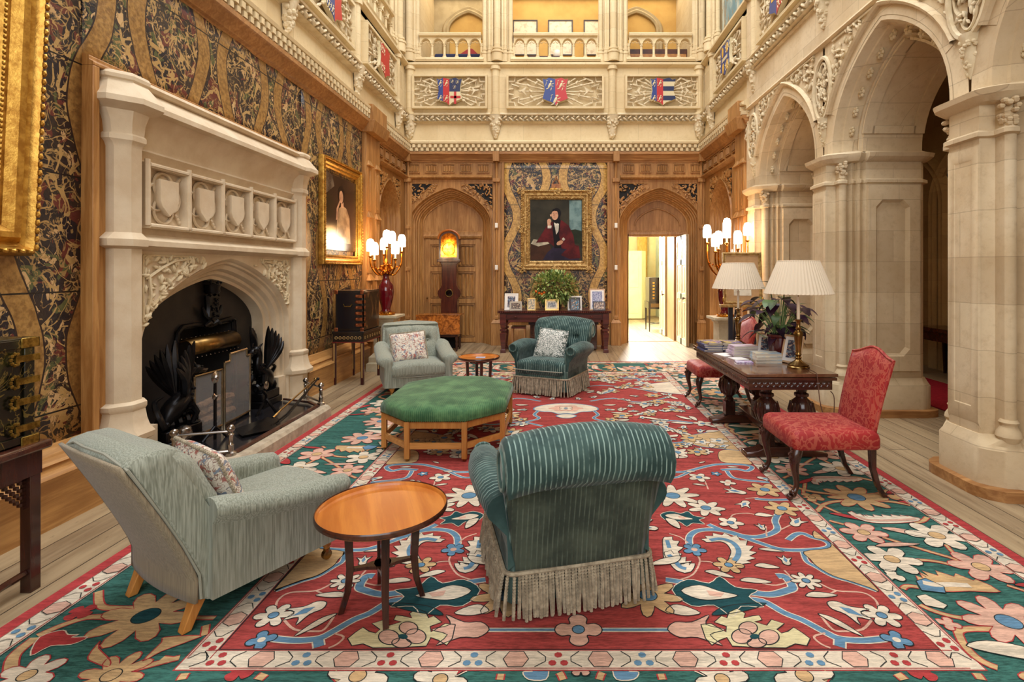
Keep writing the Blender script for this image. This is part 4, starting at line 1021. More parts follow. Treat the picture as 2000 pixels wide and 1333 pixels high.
# tools
t = thing('fire_shovel', 'long-handled iron shovel leaning across the hearth onto the fender rail', 'shovel')
q = MB(); q.loft([[(-3.0, 4.98, .125), (-2.82, 4.8, .118), (-2.6, 5.06, .118), (-2.76, 5.3, .14), (-2.86, 5.3, .15)], [(-3.0, 4.98, .133), (-2.82, 4.8, .124), (-2.6, 5.06, .124), (-2.76, 5.3, .146), (-2.86, 5.3, .156)]]); q.build('blade', IRON, t)
q = MB(); q.tube([(-2.81, 5.3, .15), (-2.79, 5.42, .2), (-2.79, 6.16, .345)], [.012, .009, .009], 8); q.ball((-2.79, 6.18, .35), .02, 8, 6); q.build('handle', BRASS, t)
t = thing('fire_tongs', 'pair of slender iron tongs lying beside the shovel, handles on the rail', 'tongs')
q = MB(); q.tube([(-2.72, 5.1, .13), (-2.7, 5.34, .17), (-2.76, 6.16, .35)], [.008, .01, .009], 7); q.tube([(-2.68, 5.12, .13), (-2.68, 5.34, .17), (-2.76, 6.16, .35)], [.008, .01, .009], 7); q.ball((-2.76, 6.18, .355), .018, 8, 6); q.build('tongs_arm', IRON, t)
t = thing('andiron', 'small polished andiron with disc finial beside the fire screen', 'andiron', (-3.05, 5.62, .1))
q = MB(); q.tube([(0, 0, .1), (0, 0, .2), (-.02, -.05, .26), (-.04, .0, .28)], .014, 7); q.tube([(-.06, -.08, 0), (-.03, 0, .12), (0, 0, .16)], .014, 7); q.tube([(.08, .05, 0), (.03, 0, .12), (0, 0, .16)], .014, 7); q.build('stem', IRON, t)
q = MB(); q.lathe([(.001, 0), (.04, .004), (.045, .012), (.02, .02), (.001, .022)], (0, 0, 0), 14, mp=lambda a_, b_, c_: (c_-.01, a_, .3+b_)); q.build('disc_finial', STEEL, t)
t = thing('andiron', 'tall andiron with pair of discs standing before the glass screen', 'andiron', (-3.05, 4.78, .1))
q = MB(); q.tube([(0, 0, 0), (0, 0, .5)], .014, 7); q.tube([(-.06, -.08, 0), (0, 0, .12), (.06, .08, 0)], .014, 7); q.build('stem', IRON, t)
for z, r_ in ((.55, .055), (.38, .035)):
    q = MB(); q.lathe([(.001, 0), (r_*.9, .006), (r_, .014), (r_*.4, .022), (r_*.3, .034), (.001, .036)], (0, 0, 0), 16, mp=lambda a_, b_, c_: (c_-.01, a_, z+b_)); q.build('disc_finial', STEEL, t)
# ---- paintings
def gilt_frame(T, u, v, hw, hh, tk, label, deep=1., rich=False, base=.02, gm=None):
    t = thing('gilt_framed_painting', label, 'painting')
    prof = [(0, 0), (0, .05), (.06, .075), (.14, .085), (.22, .06), (.3, .05), (.42, .075), (.55, .07), (.7, .045), (.8, .05), (.88, .035), (1, .02), (1, 0)]
    qq = MB(T); rings = []
    for sx, sy in ((-1, -1), (1, -1), (1, 1), (-1, 1), (-1, -1)):
        rings.append([(u+sx*(hw-tk*o), v+sy*(hh-tk*o), base+d*deep) for o, d in prof])
    qq.loft(rings, False, False)
    # beading and leaf ornament run round the frame
    for o, rr, st in ((.1, .016, .05), (.84, .009, .03)):
        W, Hh = hw-tk*o, hh-tk*o
        for k in range(int(2*W/st)):
            for s in (-1, 1): qq.ball((u-W+st*(k+.5), v+s*Hh, base+(.085 if o < .5 else .05)*deep), (rr*1.5, rr, rr), 5, 3)
        for k in range(int(2*Hh/st)):
            for s in (-1, 1): qq.ball((u+s*W, v-Hh+st*(k+.5), base+(.085 if o < .5 else .05)*deep), (rr, rr*1.5, rr), 5, 3)
    if rich:
        rr_ = random.Random(4)
        for i in range(520):
            o = rr_.uniform(.02, .95); side = rr_.random(); W, Hh = hw-tk*o, hh-tk*o
            if rr_.random() < .5: x, y = rr_.uniform(-W, W), rr_.choice((-1, 1))*Hh
            else: x, y = rr_.choice((-1, 1))*W, rr_.uniform(-Hh, Hh)
            qq.ball((u+x, v+y, base+.06*deep), (.022, .01, .012), 5, 3, Matrix.Rotation(rr_.uniform(0, 3), 3, 'Z'))
        for sx in (-1, 0, 1):
            for sy in (-1, 0, 1):
                if not sx and not sy: continue
                for k in range(22):
                    qq.ball((u+sx*(hw-.02)+rr_.uniform(-.09, .09), v+sy*(hh-.02)+rr_.uniform(-.07, .07), base+.08), (.036, .017, .02), 6, 3, Matrix.Rotation(rr_.uniform(0, 3), 3, 'Z'))
    qq.build('frame', gm or GILT, t, ang=25)
    return t, base+.025
def flat(T, parent, polys, w, name='canvas'):
    """painted picture: colour patches on one canvas"""
    qq = MB(T); ms = []
    for i, (P, m) in enumerate(polys):
        if m not in ms: ms.append(m)
        qq.m = ms.index(m); qq.face([(x, y, w+i*.0004) for x, y in P])
    return qq.build(name, ms, parent, smooth=False)
def ell(cx, cy, rx, ry, n=20, a=0): return [(cx+rx*cos(t_)*cos(a)-ry*sin(t_)*sin(a), cy+rx*cos(t_)*sin(a)+ry*sin(t_)*cos(a)) for t_ in [2*pi*k/n for k in range(n)]]
PR = [.2, .5]
def pm(c, c2=None, sc=4): return mat('paint %d %d %d' % c, c, c2 or tuple(int(x*.75) for x in c), PR[0], scale=sc, spec=PR[1])
# lady in white on the left wall
T = TL; u0, v0, hw, hh = 7.92, 2.64, .84, .86
YL0, YL1 = 3.23*1050/(1090-629), 3.23*1050/(1090-704)
u0 = (YL0+YL1)/2; hw = (YL1-YL0)/2
t, wz = gilt_frame(T, u0, 2.445, hw, .755, .14, 'gilt framed dark portrait of a seated woman in white on the left wall')
hw2, hh2 = hw-.12, .755-.12
DK = pm((38, 26, 20), (62, 42, 30), 2); cloud = pm((112, 96, 78), (70, 56, 46), 5); skin = pm((196, 150, 116)); wht = pm((168, 138, 104), (120, 94, 68)); hair = pm((26, 18, 16)); gold = pm((96, 62, 28), (60, 38, 20), 2); leaf = pm((58, 46, 30))
def mv(P): return [(u0+x, 2.445+y*.86) for x, y in P]
flat(T, t, [(mv([(-hw2, -hh2), (hw2, -hh2), (hw2, hh2), (-hw2, hh2)]), DK), (mv([(-hw2, .25), (-.25, .45), (-.32, .62), (-.5, .66), (-hw2, .6)]), cloud), (mv([(-hw2, -.1), (-.3, -.05), (-.25, .2), (-.45, .3), (-hw2, .2)]), leaf), (mv([(-hw2, -hh2), (hw2, -hh2), (hw2, -.42), (-hw2, -.3)]), gold),
    (mv([(-.2, -.5), (.35, -.5), (.32, -.05), (.2, .12), (.05, .16), (-.08, .1), (-.16, -.1)]), wht), (mv([(-.02, .12), (.08, .12), (.08, .26), (0, .26)]), skin), (mv(ell(.0, .34, .12, .15)), hair), (mv(ell(-.01, .3, .075, .11)), skin), (mv([(-.14, -.1), (-.1, .12), (-.02, .24), (-.06, .25), (-.18, .08), (-.2, -.12)]), skin)], wz)
# large gilt framed picture cut by the left edge of the photo
TLL = lambda u, v, w: TL(u, v, w+.045*(v-1.69))
t, wz = gilt_frame(TLL, 2.44, 3.14, .83, 1.45, .25, 'huge gilt framed dark painting cut off by the left edge of the photo', 1.5)
flat(TLL, t, [([(1.85, 1.95), (2.99, 1.95), (2.99, 4.3), (1.85, 4.3)], pm((30, 22, 24), (44, 30, 30), 2))], wz)
# portrait of the seated man, far wall
T = lambda u, v, w: TB(u, v, w)
t, wz = gilt_frame(T, -.04, 2.47, .76, .86, .2, 'richly carved gilt framed portrait of a seated man in a dark red coat', 1.1, True, .03, GILTP)
def mv(P): return [(-.04+x*.97, 2.47+y*.97) for x, y in P]
PR[:] = [.55, .15]; bg = pm((44, 42, 34), (60, 56, 44), 2); sky = pm((120, 146, 144), (76, 104, 108), 5); grn = pm((44, 52, 38)); coat = pm((96, 30, 32), (66, 22, 26), 5); blk = pm((24, 20, 24)); sk = pm((206, 160, 130), (180, 130, 100)); wh = pm((222, 214, 196)); tbl = pm((70, 44, 32)); pap = pm((190, 180, 156)); blu = pm((48, 40, 60)); shd = pm((160, 110, 86))
flat(T, t, [(mv([(-.57, -.67), (.57, -.67), (.57, .67), (-.57, .67)]), bg), (mv([(.29, -.02), (.56, -.08), (.56, .66), (.29, .66)]), sky), (mv([(.29, -.3), (.56, -.3), (.56, -.02), (.42, .02), (.29, 0)]), grn), (mv([(-.57, -.66), (-.57, -.32), (-.15, -.3), (-.05, -.66)]), tbl),
    (mv([(-.56, -.3), (-.5, -.2), (-.2, -.24), (-.15, -.3), (-.4, -.36)]), pap), (mv([(-.3, -.66), (.5, -.66), (.52, -.45), (.3, -.32), (0, -.32), (-.2, -.5)]), blu), (mv([(.1, -.55), (.35, -.3), (.5, -.35), (.54, -.62), (.3, -.64)]), coat),
    (mv([(-.45, -.28), (-.28, -.02), (-.2, .12), (-.06, .2), (.12, .22), (.28, .1), (.38, -.12), (.42, -.36), (.2, -.42), (-.05, -.36), (-.18, -.26)]), coat), (mv([(-.06, .2), (.1, .22), (.06, -.1), (.12, -.4), (-.04, -.4), (-.08, 0)]), blk), (mv([(-.05, .17), (.06, .14), (.05, -.02), (.0, -.1)]), wh), (mv([(-.08, .2), (0, .14), (.1, .2), (.08, .26), (-.06, .25)]), blk),
    (mv(ell(.01, .375, .098, .115)), blk), (mv(ell(-.03, .335, .075, .11)), sk), (mv([(-.11, .4), (-.07, .47), (.03, .48), (.09, .42), (.02, .42), (-.04, .43)]), blk), (mv([(.02, .23), (.05, .3), (.03, .4), (.06, .45), (.09, .42), (.09, .3), (.05, .22)]), blk), (mv([(-.08, .365), (-.055, .372), (-.05, .362)]), blk), (mv([(-.02, .365), (.005, .372), (.01, .362)]), blk), (mv([(-.055, .35), (-.045, .36), (-.04, .315), (-.06, .312)]), shd), (mv([(-.065, .29), (-.02, .293), (-.03, .283)]), shd), (mv([(-.14, .34), (-.11, .36), (-.105, .31), (-.13, .3)]), sk), (mv(ell(-.155, .2, .045, .05)), sk), (mv([(-.2, .18), (-.13, .2), (-.12, .06), (-.18, .04)]), sk), (mv([(-.19, .1), (-.1, .1), (-.11, .04), (-.19, .04)]), wh),
    (mv(ell(.08, -.28, .08, .045, 12, .5)), sk), (mv([(.12, -.2), (.17, -.24), (.2, -.2), (.16, -.16)]), wh)], wz)
t = thing('wall_bracket', 'small gilt crown ornament fixed above the portrait frame', 'ornament')
q = MB(T); q.box(-.18, .1, 3.33, 3.36, .02, .12); q.build('shelf', GILT, t, bev=.005)
q = MB(T); q.box(-.14, .06, 3.36, 3.46, .03, .09); q.tube([(-.12, 3.46, .06), (-.04, 3.6, .06), (.04, 3.46, .06)], .016, 6); q.ball((-.04, 3.62, .06), .02, 6, 5); q.build('crown', mat('red brown ornament', (120, 60, 34), (170, 110, 50), .5, scale=15), t)
# ================================================================ upholstered furniture
rnd = random.Random(21)
def m_fabric(name, c1, c2, c3, axis='x', freq=70, rough=.85, bs=260):
    """fine vertical slub weave"""
    n = NT(name, 'Object', rough, 0, .2)
    st = (1, 1, .035)
    g = n.noise(freq*2.4, 2, .6, st); g2 = n.noise(3, 3)
    a = n.mix(g.ss(.3, .7), c1, c2); a = n.mix(g2.ss(.4, .7)*.35, a, c3); n.col(a)
    n.bump(g+n.noise(bs, 2), .25, .002); n.b.inputs['Sheen Weight'].default_value = .15
    return n.mat
def m_cord(name, c1, c2, c3, freq=45., rough=.75, axis='x', amp=1.):
    """striped corduroy velvet"""
    n = NT(name, 'Object', rough, 0, .25)
    p = n.x if axis == 'x' else n.y
    s = (p*freq*2*pi+(n.noise(2.2, 2)*5)).sin()
    nz = n.noise(5, 4, .65)
    a = n.mix(nz.ss(.38, .68), c1, c2)
    s2 = (s.ss(.55, .95))*n.noise(14, 3).ss(.32, .6)*amp
    a = n.mix(s2, a, c3); n.col(a); n.bump(s, .35, .003)
    n.b.inputs['Sheen Weight'].default_value = .15; n.b.inputs['Sheen Roughness'].default_value = .4
    return n.mat
GREYF = m_fabric('grey green linen', (116, 120, 106), (158, 162, 148), (136, 134, 118))
GREYB = m_fabric('taupe linen back', (124, 112, 92), (152, 138, 114), (122, 112, 92))
TEAL = m_cord('teal corded velvet', (40, 62, 60), (62, 86, 82), (136, 160, 152), 44)
TEALY = m_cord('teal corded velvet arm', (40, 62, 60), (62, 86, 82), (136, 160, 152), 44, .75, 'y', .8)
TEALP = m_cord('teal corded velvet side', (58, 82, 76), (78, 100, 94), (130, 150, 142), 40, .75, 'x', .7)
TEALD = m_cord('darker teal velvet back', (50, 58, 50), (74, 82, 70), (104, 114, 100), 44, .8, 'x', .5)  # darker, fainter striped velvet for the outside back
FRINGE = mat('beige bullion fringe', (176, 162, 138), (136, 124, 104), .9, scale=30, bump=.5, bs=400)
OAKLEG = m_wood('honey oak leg', (176, 112, 48), (206, 146, 76), 'z', .4)
PIPE = mat('piping cord', (146, 146, 132), rough=.85)
def fl_mat(name, base, c1, c2, c3, sc=11):
    n = NT(name, 'Object', .9, 0, .15)
    v = n.noise(sc, 2, .5, (1,1,1), 1.2); v2 = n.noise(sc*.8, 2, .5, (1.2,1,1), 1.); ed = (n.noise(sc*1.1, 2, .5, (1,1,1), 1.3)-.5).abs().lt(.025)
    a = n.mix(v.gt(.58), base, c1); a = n.mix(v2.gt(.6), a, c2); a = n.mix(ed, a, c3); n.col(a); n.bump(n.noise(200, 2), .2, .002); return n.mat
FLOR = fl_mat('printed floral linen', (222, 212, 196), (178, 112, 102), (128, 138, 152), (150, 124, 112), 24)
# damask cushion: symmetric scroll
n = NT('white and green damask', 'Object', .85, 0, .2)
ax = n.x.abs(); cmb = n.nt.nodes.new('ShaderNodeCombineXYZ'); n.nt.links.new(ax.s, cmb.inputs[0]); n.nt.links.new(n.z.s, cmb.inputs[2])
nz = n.nt.nodes.new('ShaderNodeTexNoise'); n.nt.links.new(cmb.outputs[0], nz.inputs['Vector']); nz.inputs['Scale'].default_value = 21; nz.inputs['Detail'].default_value = 2; nz.inputs['Distortion'].default_value = 3.5
vv = E(n.nt, nz.outputs[0]); n.col(n.mix(((vv-.47).abs().lt(.05)).max(ax.gt(.15)*vv.lt(.52)), (224, 222, 214), (86, 98, 92))); DAM = n.mat
def cushion_part(name, w, h, t_, m, parent=None, fringe=None, **kw):
    """pillow in the local xz plane, origin at its bottom edge"""
    q = MB()
    def P(u, v, s):
        a, b_ = 2*u-1, 2*v-1
        pinch = 1-.05*(1-abs(a)**2)*abs(b_)**6; pin2 = 1-.05*(1-abs(b_)**2)*abs(a)**6
        th = t_*.5*max(0, (1-a**4)*(1-b_**4))**.6
        return (a*w/2*pin2, s*th, h/2+b_*h/2*pinch)
    q.grid(lambda u, v: P(u, v, 1), 14, 14); q.grid(lambda u, v: P(u, v, -1), 14, 14)
    return q
def lathe_leg(prof, c, m, nm, parent, n_=14): q = MB(); q.lathe(prof, c, n_); return q.build(nm, m, parent)
def castor_leg(x, y, h, parent, m=OAKLEG):
    leg = lathe_leg([(.012, .05), (.014, .06), (.016, .07), (.024, .08), (.018, .09), (.02, h*.55), (.034, h*.72), (.03, h*.8), (.038, h*.88), (.034, h)], (x, y, 0), m, 'leg', parent)
    q = MB(); q.lathe([(.001, -.012), (.026, -.012), (.028, 0), (.026, .012), (.001, .012)], (x, y, 0), 14, mp=lambda a, b_, c_: (x+c_, b_, .028+(a-x))); q.tube([(x, y, .03), (x, y+.0, .06)], .018, 8); q.build('castor', BRASS, leg)
def sweepx(q, prof, x0, x1, fn=None, nseg=10, cap=True, endr=.02):
    """closed (y,z) profile swept along x with softly rounded ends"""
    rings = []
    cy = sum(p[0] for p in prof)/len(prof); cz = sum(p[1] for p in prof)/len(prof)
    xs = [(x0, .86), (x0+endr*.3, .95), (x0+endr, 1)]+[(lerp(x0+endr, x1-endr, k/nseg), 1) for k in range(1, nseg)]+[(x1-endr, 1), (x1-endr*.3, .95), (x1, .86)]
    for x, s in xs:
        r = [(x, cy+(y-cy)*s, cz+(z-cz)*s) for y, z in prof]
        if fn: r = [fn(*p) for p in r]
        rings.append(r)
    q.loft(rings)
# ---------------------------------------------------------------- grey linen armchair (front faces local +y)
def grey_chair(label, loc, rz, front_view=False):
    t = thing('grey_armchair', label, 'armchair', loc, rz)
    H_ = .84; W = .31
    # outer back shell, leaning
    def lean(z): return -.36-.02*max(0, .25-z)-(.30 if not front_view else .24)*max(0, (z-.22)/.62)**1.15
    q = MB(); rings = []
    for k in range(15):
        z = lerp(.13, .80, k/14); w = W*(1+.0*z)+.02*sin(pi*k/14)
        y = lean(z); rings.append([(-w, y+.17, z), (-w, y+.02, z), (-w+.02, y, z), (0, y-.035, z), (w-.02, y, z), (w, y+.02, z), (w, y+.17, z)])
    y = lean(.8)
    rings += [[(p[0]*.99, p[1]+.02, .82+.025*(1-(p[0]/W)**2)) for p in rings[-1]], [(p[0]*.95, y+.07+(p[1]-y)*.5, .835+.03*(1-(p[0]/W)**2)) for p in rings[-1]]]
    q.loft(rings); q.build('back', [GREYF], t, ang=50)
    q = MB(); q.grid(lambda u, v: ((2*u-1)*(W+.012*sin(pi*v)), lean(lerp(.125, .805, v))-.012-.03*(1-(2*u-1)**2), lerp(.125, .805, v)+.02*v*(1-(2*u-1)**2)), 10, 14); q.build('outside_back', GREYF if front_view else GREYB, t, solid=.014, label=None if front_view else 'taupe outside back panel')
    # inner buttoned back
    BT = [(-.17, .62), (0, .62), (.17, .62), (-.09, .47), (.09, .47)]
    def inner(u, v):
        x = (2*u-1)*(W-.012); z = lerp(.36, H_-.02-.03*(2*u-1)**2, v); a = 2*u-1
        y = lean(min(z, .8))+.15+.12*(max(0, 1-a**6)*max(0, 1-(2*v-1)**8))**.5
        if v > .9: y -= .05*((v-.9)/.1)**2
        for bx, bz in BT: y -= .06*math.exp(-((x-bx)**2+(z-bz)**2)/.0016)+.035*math.exp(-(x-bx)**2/.0004)*(1 if z > .62 and bz > .6 else 0)
        if abs(z-.5) < .05 and not front_view: y -= .02*(1-abs(z-.5)/.05)
        return (x, y, z)
    q = MB(); q.grid(inner, 44, 30)
    q.grid(lambda u, v: (lambda p: (p[0], min(p[1], lean(min(p[2], .8))+.13), p[2]))(inner(u, v)), 44, 30); q.build('back_cushion', GREYF, t, ang=60)
    q = MB()
    for bx, bz in BT: q.ball((bx, lean(bz)+.235, bz), (.013, .008, .013), 8, 5)
    q.build('button_row', GREYF, t)
    q = MB(); q.tube([(-W-.005, lean(.14)+.0, .14)]+[(-W-.005+0*z, lean(z)+.005, z) for z in (.25, .4, .55, .7, .79)]+[(-W*.5, lean(.8)-.01, .835), (0, lean(.8)-.03, .845), (W*.5, lean(.8)-.01, .835)]+[(W+.005, lean(z)+.005, z) for z in (.79, .7, .55, .4, .25, .14)], .006, 6); q.build('piping', PIPE, t)
    # seat, rails and arms
    q = MB(); P = rrect(-.33, .40, .24, .385, .05, 3)
    sweepx(q, P, -.285, .285, lambda x, y, z: (x*(1.0+.0*y), y, z+.035*(1-(x/.285)**2)*(1 if z > .3 else 0)+.01*max(0, y)), 12, endr=.05); q.build('seat_cushion', GREYF, t, ang=60)
    q = MB(); q.loft([rr for rr in [[(x*(1 if y > -.3 else .98), y, z) for x, y in rrect(-.325, .325, -.335, .36, .03, 2)] for z in (.12, .14, .3)]]); q.build('seat_base', GREYF, t, ang=50)
    q = MB(); q.tube([(-.26, .37, .245), (0, .385, .25), (.26, .37, .245)], .006, 6); q.build('seat_piping', PIPE, t)
    for s in (-1, 1):
        q = MB(); rings = []
        for k in range(13):
            f = k/12; y = lerp(-.33, .34, f); zt = lerp(.585, .475, f)-.02*sin(pi*f)+(.0 if not front_view else .02)
            if k == 12: zt -= .0
            ro = (.058 if k not in (0, 12) else .05)*(1.3 if front_view else 1)
            c = s*(.325)
            pts = [(c-s*.055, .13), (c-s*.055, zt-.1)]
            for j in range(9):
                a = radians(200-j*27.5); pts.append((c+s*(-.0+ro*cos(a)*1.15)+s*.012, zt-.055+ro*sin(a)))
            pts += [(c+s*.028, zt-.12), (c+s*.03, .13)]
            rings.append([(x, y, z) for x, z in pts])
        zt_ = zt; c_ = c
        f0 = [(c_+(p[0]-c_)*.93, p[1]+.025, p[2] if p[2] < zt_-.11 else zt_-.06+(p[2]-zt_+.06)*.9) for p in rings[-1]]; rings.append(f0)
        f1 = [(c_+(p[0]-c_)*.6, p[1]+.018, p[2] if p[2] < zt_-.11 else zt_-.06+(p[2]-zt_+.06)*.6) for p in f0]; rings.append(f1)
        q.loft(rings); q.build('arm', GREYF, t, ang=60)
        q = MB(); q.ball((s*.268, -.02, .44), (.008, .013, .013), 8, 5); q.build('arm_button', GREYF, t)
    for s in (-1, 1):
        castor_leg(s*.27, .3, .15, t)
        q = MB(); q.loft([[(s*.26+d*a, y+d*b_*.9, z) for a, b_ in ((-1,-1),(1,-1),(1,1),(-1,1))] for z, y, d in ((0, -.40, .022), (.06, -.375, .024), (.14, -.34, .03))]); q.build('leg', OAKLEG, t, bev=.004)
    return t
grey_chair('grey linen armchair at the front left with its taupe back to the camera', (-1.66, 2.84, .012), -radians(31))
gc2 = grey_chair('grey linen armchair at the far side, facing the camera beside the tall candelabra', (-1.9, 7.15, .012), pi+radians(22), True); gc2.scale = (1.2, 1.06, 1.02)
def pillow(name, label, w, h, t_, m, loc, rot, fr=None):
    t = thing(name, label, 'cushion', loc); t.rotation_euler = rot
    q = cushion_part(name, w, h, t_, m); q.build('cover', m, t, ang=60)
    q = MB(); P = [(-w/2, 0, 0), (w/2, 0, 0), (w/2, 0, h), (-w/2, 0, h), (-w/2, 0, 0)]
    if fr:
        for (a, b_) in zip(P, P[1:]):
            L = hypot(b_[0]-a[0], b_[2]-a[2]); k_ = int(L/.018)
            for k in range(k_): q.ball((lerp(a[0], b_[0], (k+.5)/k_), 0, lerp(a[2], b_[2], (k+.5)/k_)), (.011, .011, .011), 5, 3)
        q.build('fringed_edge', fr, t)
    else: q.tube(P, .005, 5); q.build('piping', m, t)
    return t
pillow('floral_cushion', 'fringed floral cushion tucked inside the near grey armchair', .4, .38, .13, FLOR, (-1.70, 2.75, .40), (radians(24), radians(4), radians(-31)), FRINGE)
pillow('floral_cushion', 'fringed floral cushion leaning on the far grey armchair', .45, .40, .14, FLOR, (-1.93, 7.03, .41), (radians(-24), radians(-4), radians(22)), FRINGE)
# ---------------------------------------------------------------- teal velvet armchair with bullion fringe (front faces local +y)
def teal_chair(label, loc, rz, near):
    t = thing('velvet_armchair', label, 'armchair', loc, rz)
    H_ = .80
    # back with an over-scrolled top
    outer = [(-.33, .24), (-.345, .35), (-.37, .48), (-.395, .58)]
    cx_, cz_, R_ = -.43, .76, .135
    roll = [(cx_+R_*cos(radians(a)), cz_+R_*sin(radians(a))) for a in (252, 225, 198, 172, 146, 120, 95, 70, 45, 20, 0)]
    inner = [(-.28, .66), (-.25, .55), (-.225, .43), (-.215, .3), (-.24, .24)]
    prof = outer+roll+inner
    W0, W1 = .3, .37
    BT = [(-.2, .64), (0, .64), (.2, .64), (-.1, .5), (.1, .5), (-.27, .5), (.27, .5)]
    def shape(x, y, z):
        f = max(0, min(1, (z-.24)/.5)); w = lerp(W0, W1, f**.8); X = x*w
        zz = z-(.045*x*x)*(1 if z > .66 else 0)+0
        if y > -.34 and z < .78:
            for bx, bz in BT: y -= .05*math.exp(-((X-bx)**2+(z-bz)**2)/.0012)
            y += .03*(1-x*x)
        return (X, y, zz)
    # dense inner part of the profile
    ip = [roll[-1]]+inner; dens = []
    for (a, b_) in zip(ip, ip[1:]):
        for k in range(4): dens.append((lerp(a[0], b_[0], k/4), lerp(a[1], b_[1], k/4)))
    dens.append(ip[-1]); P2 = outer+roll[:-1]+dens
    q = MB(); xs = [(-1, .9), (-.985, .97), (-.95, 1)]+[(-.95+1.9*k/34, 1) for k in range(1, 34)]+[(.95, 1), (.985, .97), (1, .9)]
    cy = -.36; cz = .55
    rings = [[shape(x, cy+(y-cy)*s, cz+(z-cz)*s) for y, z in P2] for x, s in xs]
    q.loft(rings); 
    b_ = q.build('back', [TEAL], t, ang=60)
    # darker outside-back panel, set into the shell
    q = MB(); q.grid(lambda u, v: (lambda x, z: (x*lerp(W0, W1, max(0, (z-.24)/.5)**.8)*.99, (lambda f: lerp(-.33, -.41, f**1.3))((z-.2)/.42)-.012-.012*(1-x*x), z))(2*u-1, lerp(.2, .62, v)), 12, 10)
    q.build('outside_back', TEALD, t, solid=.012)
    # roll end scrolls
    for s in (-1, 1):
        q = MB(); q.torus((0, 0, 0), R_*.62, .01, 16, 5, mp=lambda a, b2, c_: (s*(W1+.0)+c_, cx_+a, cz_-.045+b2)); q.build('scroll_welt', TEALP, t)
    # seat
    q = MB(); P = rrect(-.26, .4, .24, .395, .055, 4)
    sweepx(q, P, -.25, .25, lambda x, y, z: (x*(1.0+.22*max(0, y/.4)), y, z+.035*(1-(x/.3)**2)*(1 if z > .3 else 0)), 14, endr=.05); q.build('seat_cushion', TEAL, t, ang=60)
    q = MB(); q.loft([rrect_z for rrect_z in [[(x, y, z) for x, y in rrect(-.33, .33, -.335, .36, .04, 3)] for z in (.06, .2, .3)]]); q.build('seat_base', TEALP, t, ang=50)
    q = MB(); q.tube([(-.29, .4, .3), (-.15, .412, .3), (.15, .412, .3), (.29, .4, .3)], .006, 6); q.build('piping', PIPE, t)
    for s in (-1, 1):
        q = MB(); rings = []
        for k in range(15):
            f = k/14; y = lerp(-.34, .33, f); zt = .5+.03*sin(pi*f)+.025*f; ro = .07+.012*sin(pi*f); c = s*(.335+.03*sin(pi*f*.9))
            if k == 14: ro *= .88
            pts = [(c-s*.06, .26), (c-s*.058, zt-.12)]
            for j in range(11):
                a = radians(205-j*26); pts.append((c+s*(.012+ro*1.08*cos(a)), zt-.0+ro*sin(a)))
            pts += [(c-s*.0, zt-.12), (s*.33, .3), (s*.33, .22)]
            rings.append([(x, y, z) for x, z in pts])
        q.loft(rings); q.build('arm', TEALY, t, ang=60)
        q = MB(); q.torus((0, 0, 0), .046, .009, 16, 6, mp=lambda a, b2, c_: (s*.362+a, .338+c_, .545+b2)); q.tube([(s*.3, .338, .5), (s*.31, .342, .4), (s*.3, .345, .3)], .008, 6); q.build('arm_scroll', TEALP, t)
    # bullion fringe, strand by strand
    q = MB(); per = [Vector((x, y, 0)) for x, y in rrect(-.335, .335, -.35, .37, .045, 3)]; per.append(per[0])
    L = 0; rr_ = random.Random(int(near)+2)
    strands = []
    for a, b2 in zip(per, per[1:]):
        d = (b2-a).length; nrm = Vector(((b2-a).y, -(b2-a).x, 0)).normalized(); c = Vector((0, .01, 0))
        if nrm.dot(((a+b2)/2)-c) < 0: nrm = -nrm
        s_ = 0
        m_ = max(1, int(d/.0145))
        for k in range(m_):
            p = a.lerp(b2, (k+.5)/m_); strands.append((p, nrm))
    for p, nrm in strands:
        o = nrm*(.015+rr_.uniform(-.004, .01)); tw = Vector((rr_.uniform(-.008, .008), rr_.uniform(-.008, .008), 0))
        pts = [p+o*.6+Vector((0, 0, .205)), p+o*1.3+Vector((0, 0, .13)), p+o*1.6+tw*.6+Vector((0, 0, .07)), p+o*1.9+tw+Vector((0, 0, .008+rr_.random()*.012))]
        q.tube(pts, [.006, .0075, .0085, .0075], 5)
        if near:
            for k in range(13):
                f = k/13; z = lerp(.19, .02, f); pp = p+o*(.8+1.1*f)+tw*f; q.ball((pp.x, pp.y, z), (.0098, .0098, .0052), 5, 3, Matrix.Rotation(.5, 3, 'X'))
    q.tube([tuple(p+Vector((0, 0, .21))+(p-Vector((0, .01, 0))).normalized()*.012) for p in per], .011, 6, False)
    q.build('bullion_fringe', FRINGE, t)
    for s in (-1, 1):
        for y in (-.28, .28): lathe_leg([(.02, 0), (.03, .06)], (s*.27, y, 0), MAHOGZ, 'leg', t, 8)
    return t
tc = teal_chair('teal striped velvet armchair in the foreground, its scrolled back to the camera', (0.02, 2.87, .012), radians(14.5), True); tc.scale = (1.05, 1.02, 1.0)
tc = teal_chair('teal velvet armchair at the far end facing the camera, beside the low tray table', (-.08, 7.2, .012), pi-radians(23), False); tc.scale = (1.12, 1.06, 1.06)
pillow('damask_cushion', 'white and grey green damask cushion on the far velvet armchair', .42, .42, .14, DAM, (-.14, 7.1, .42), (radians(-22), radians(5), radians(-23)))
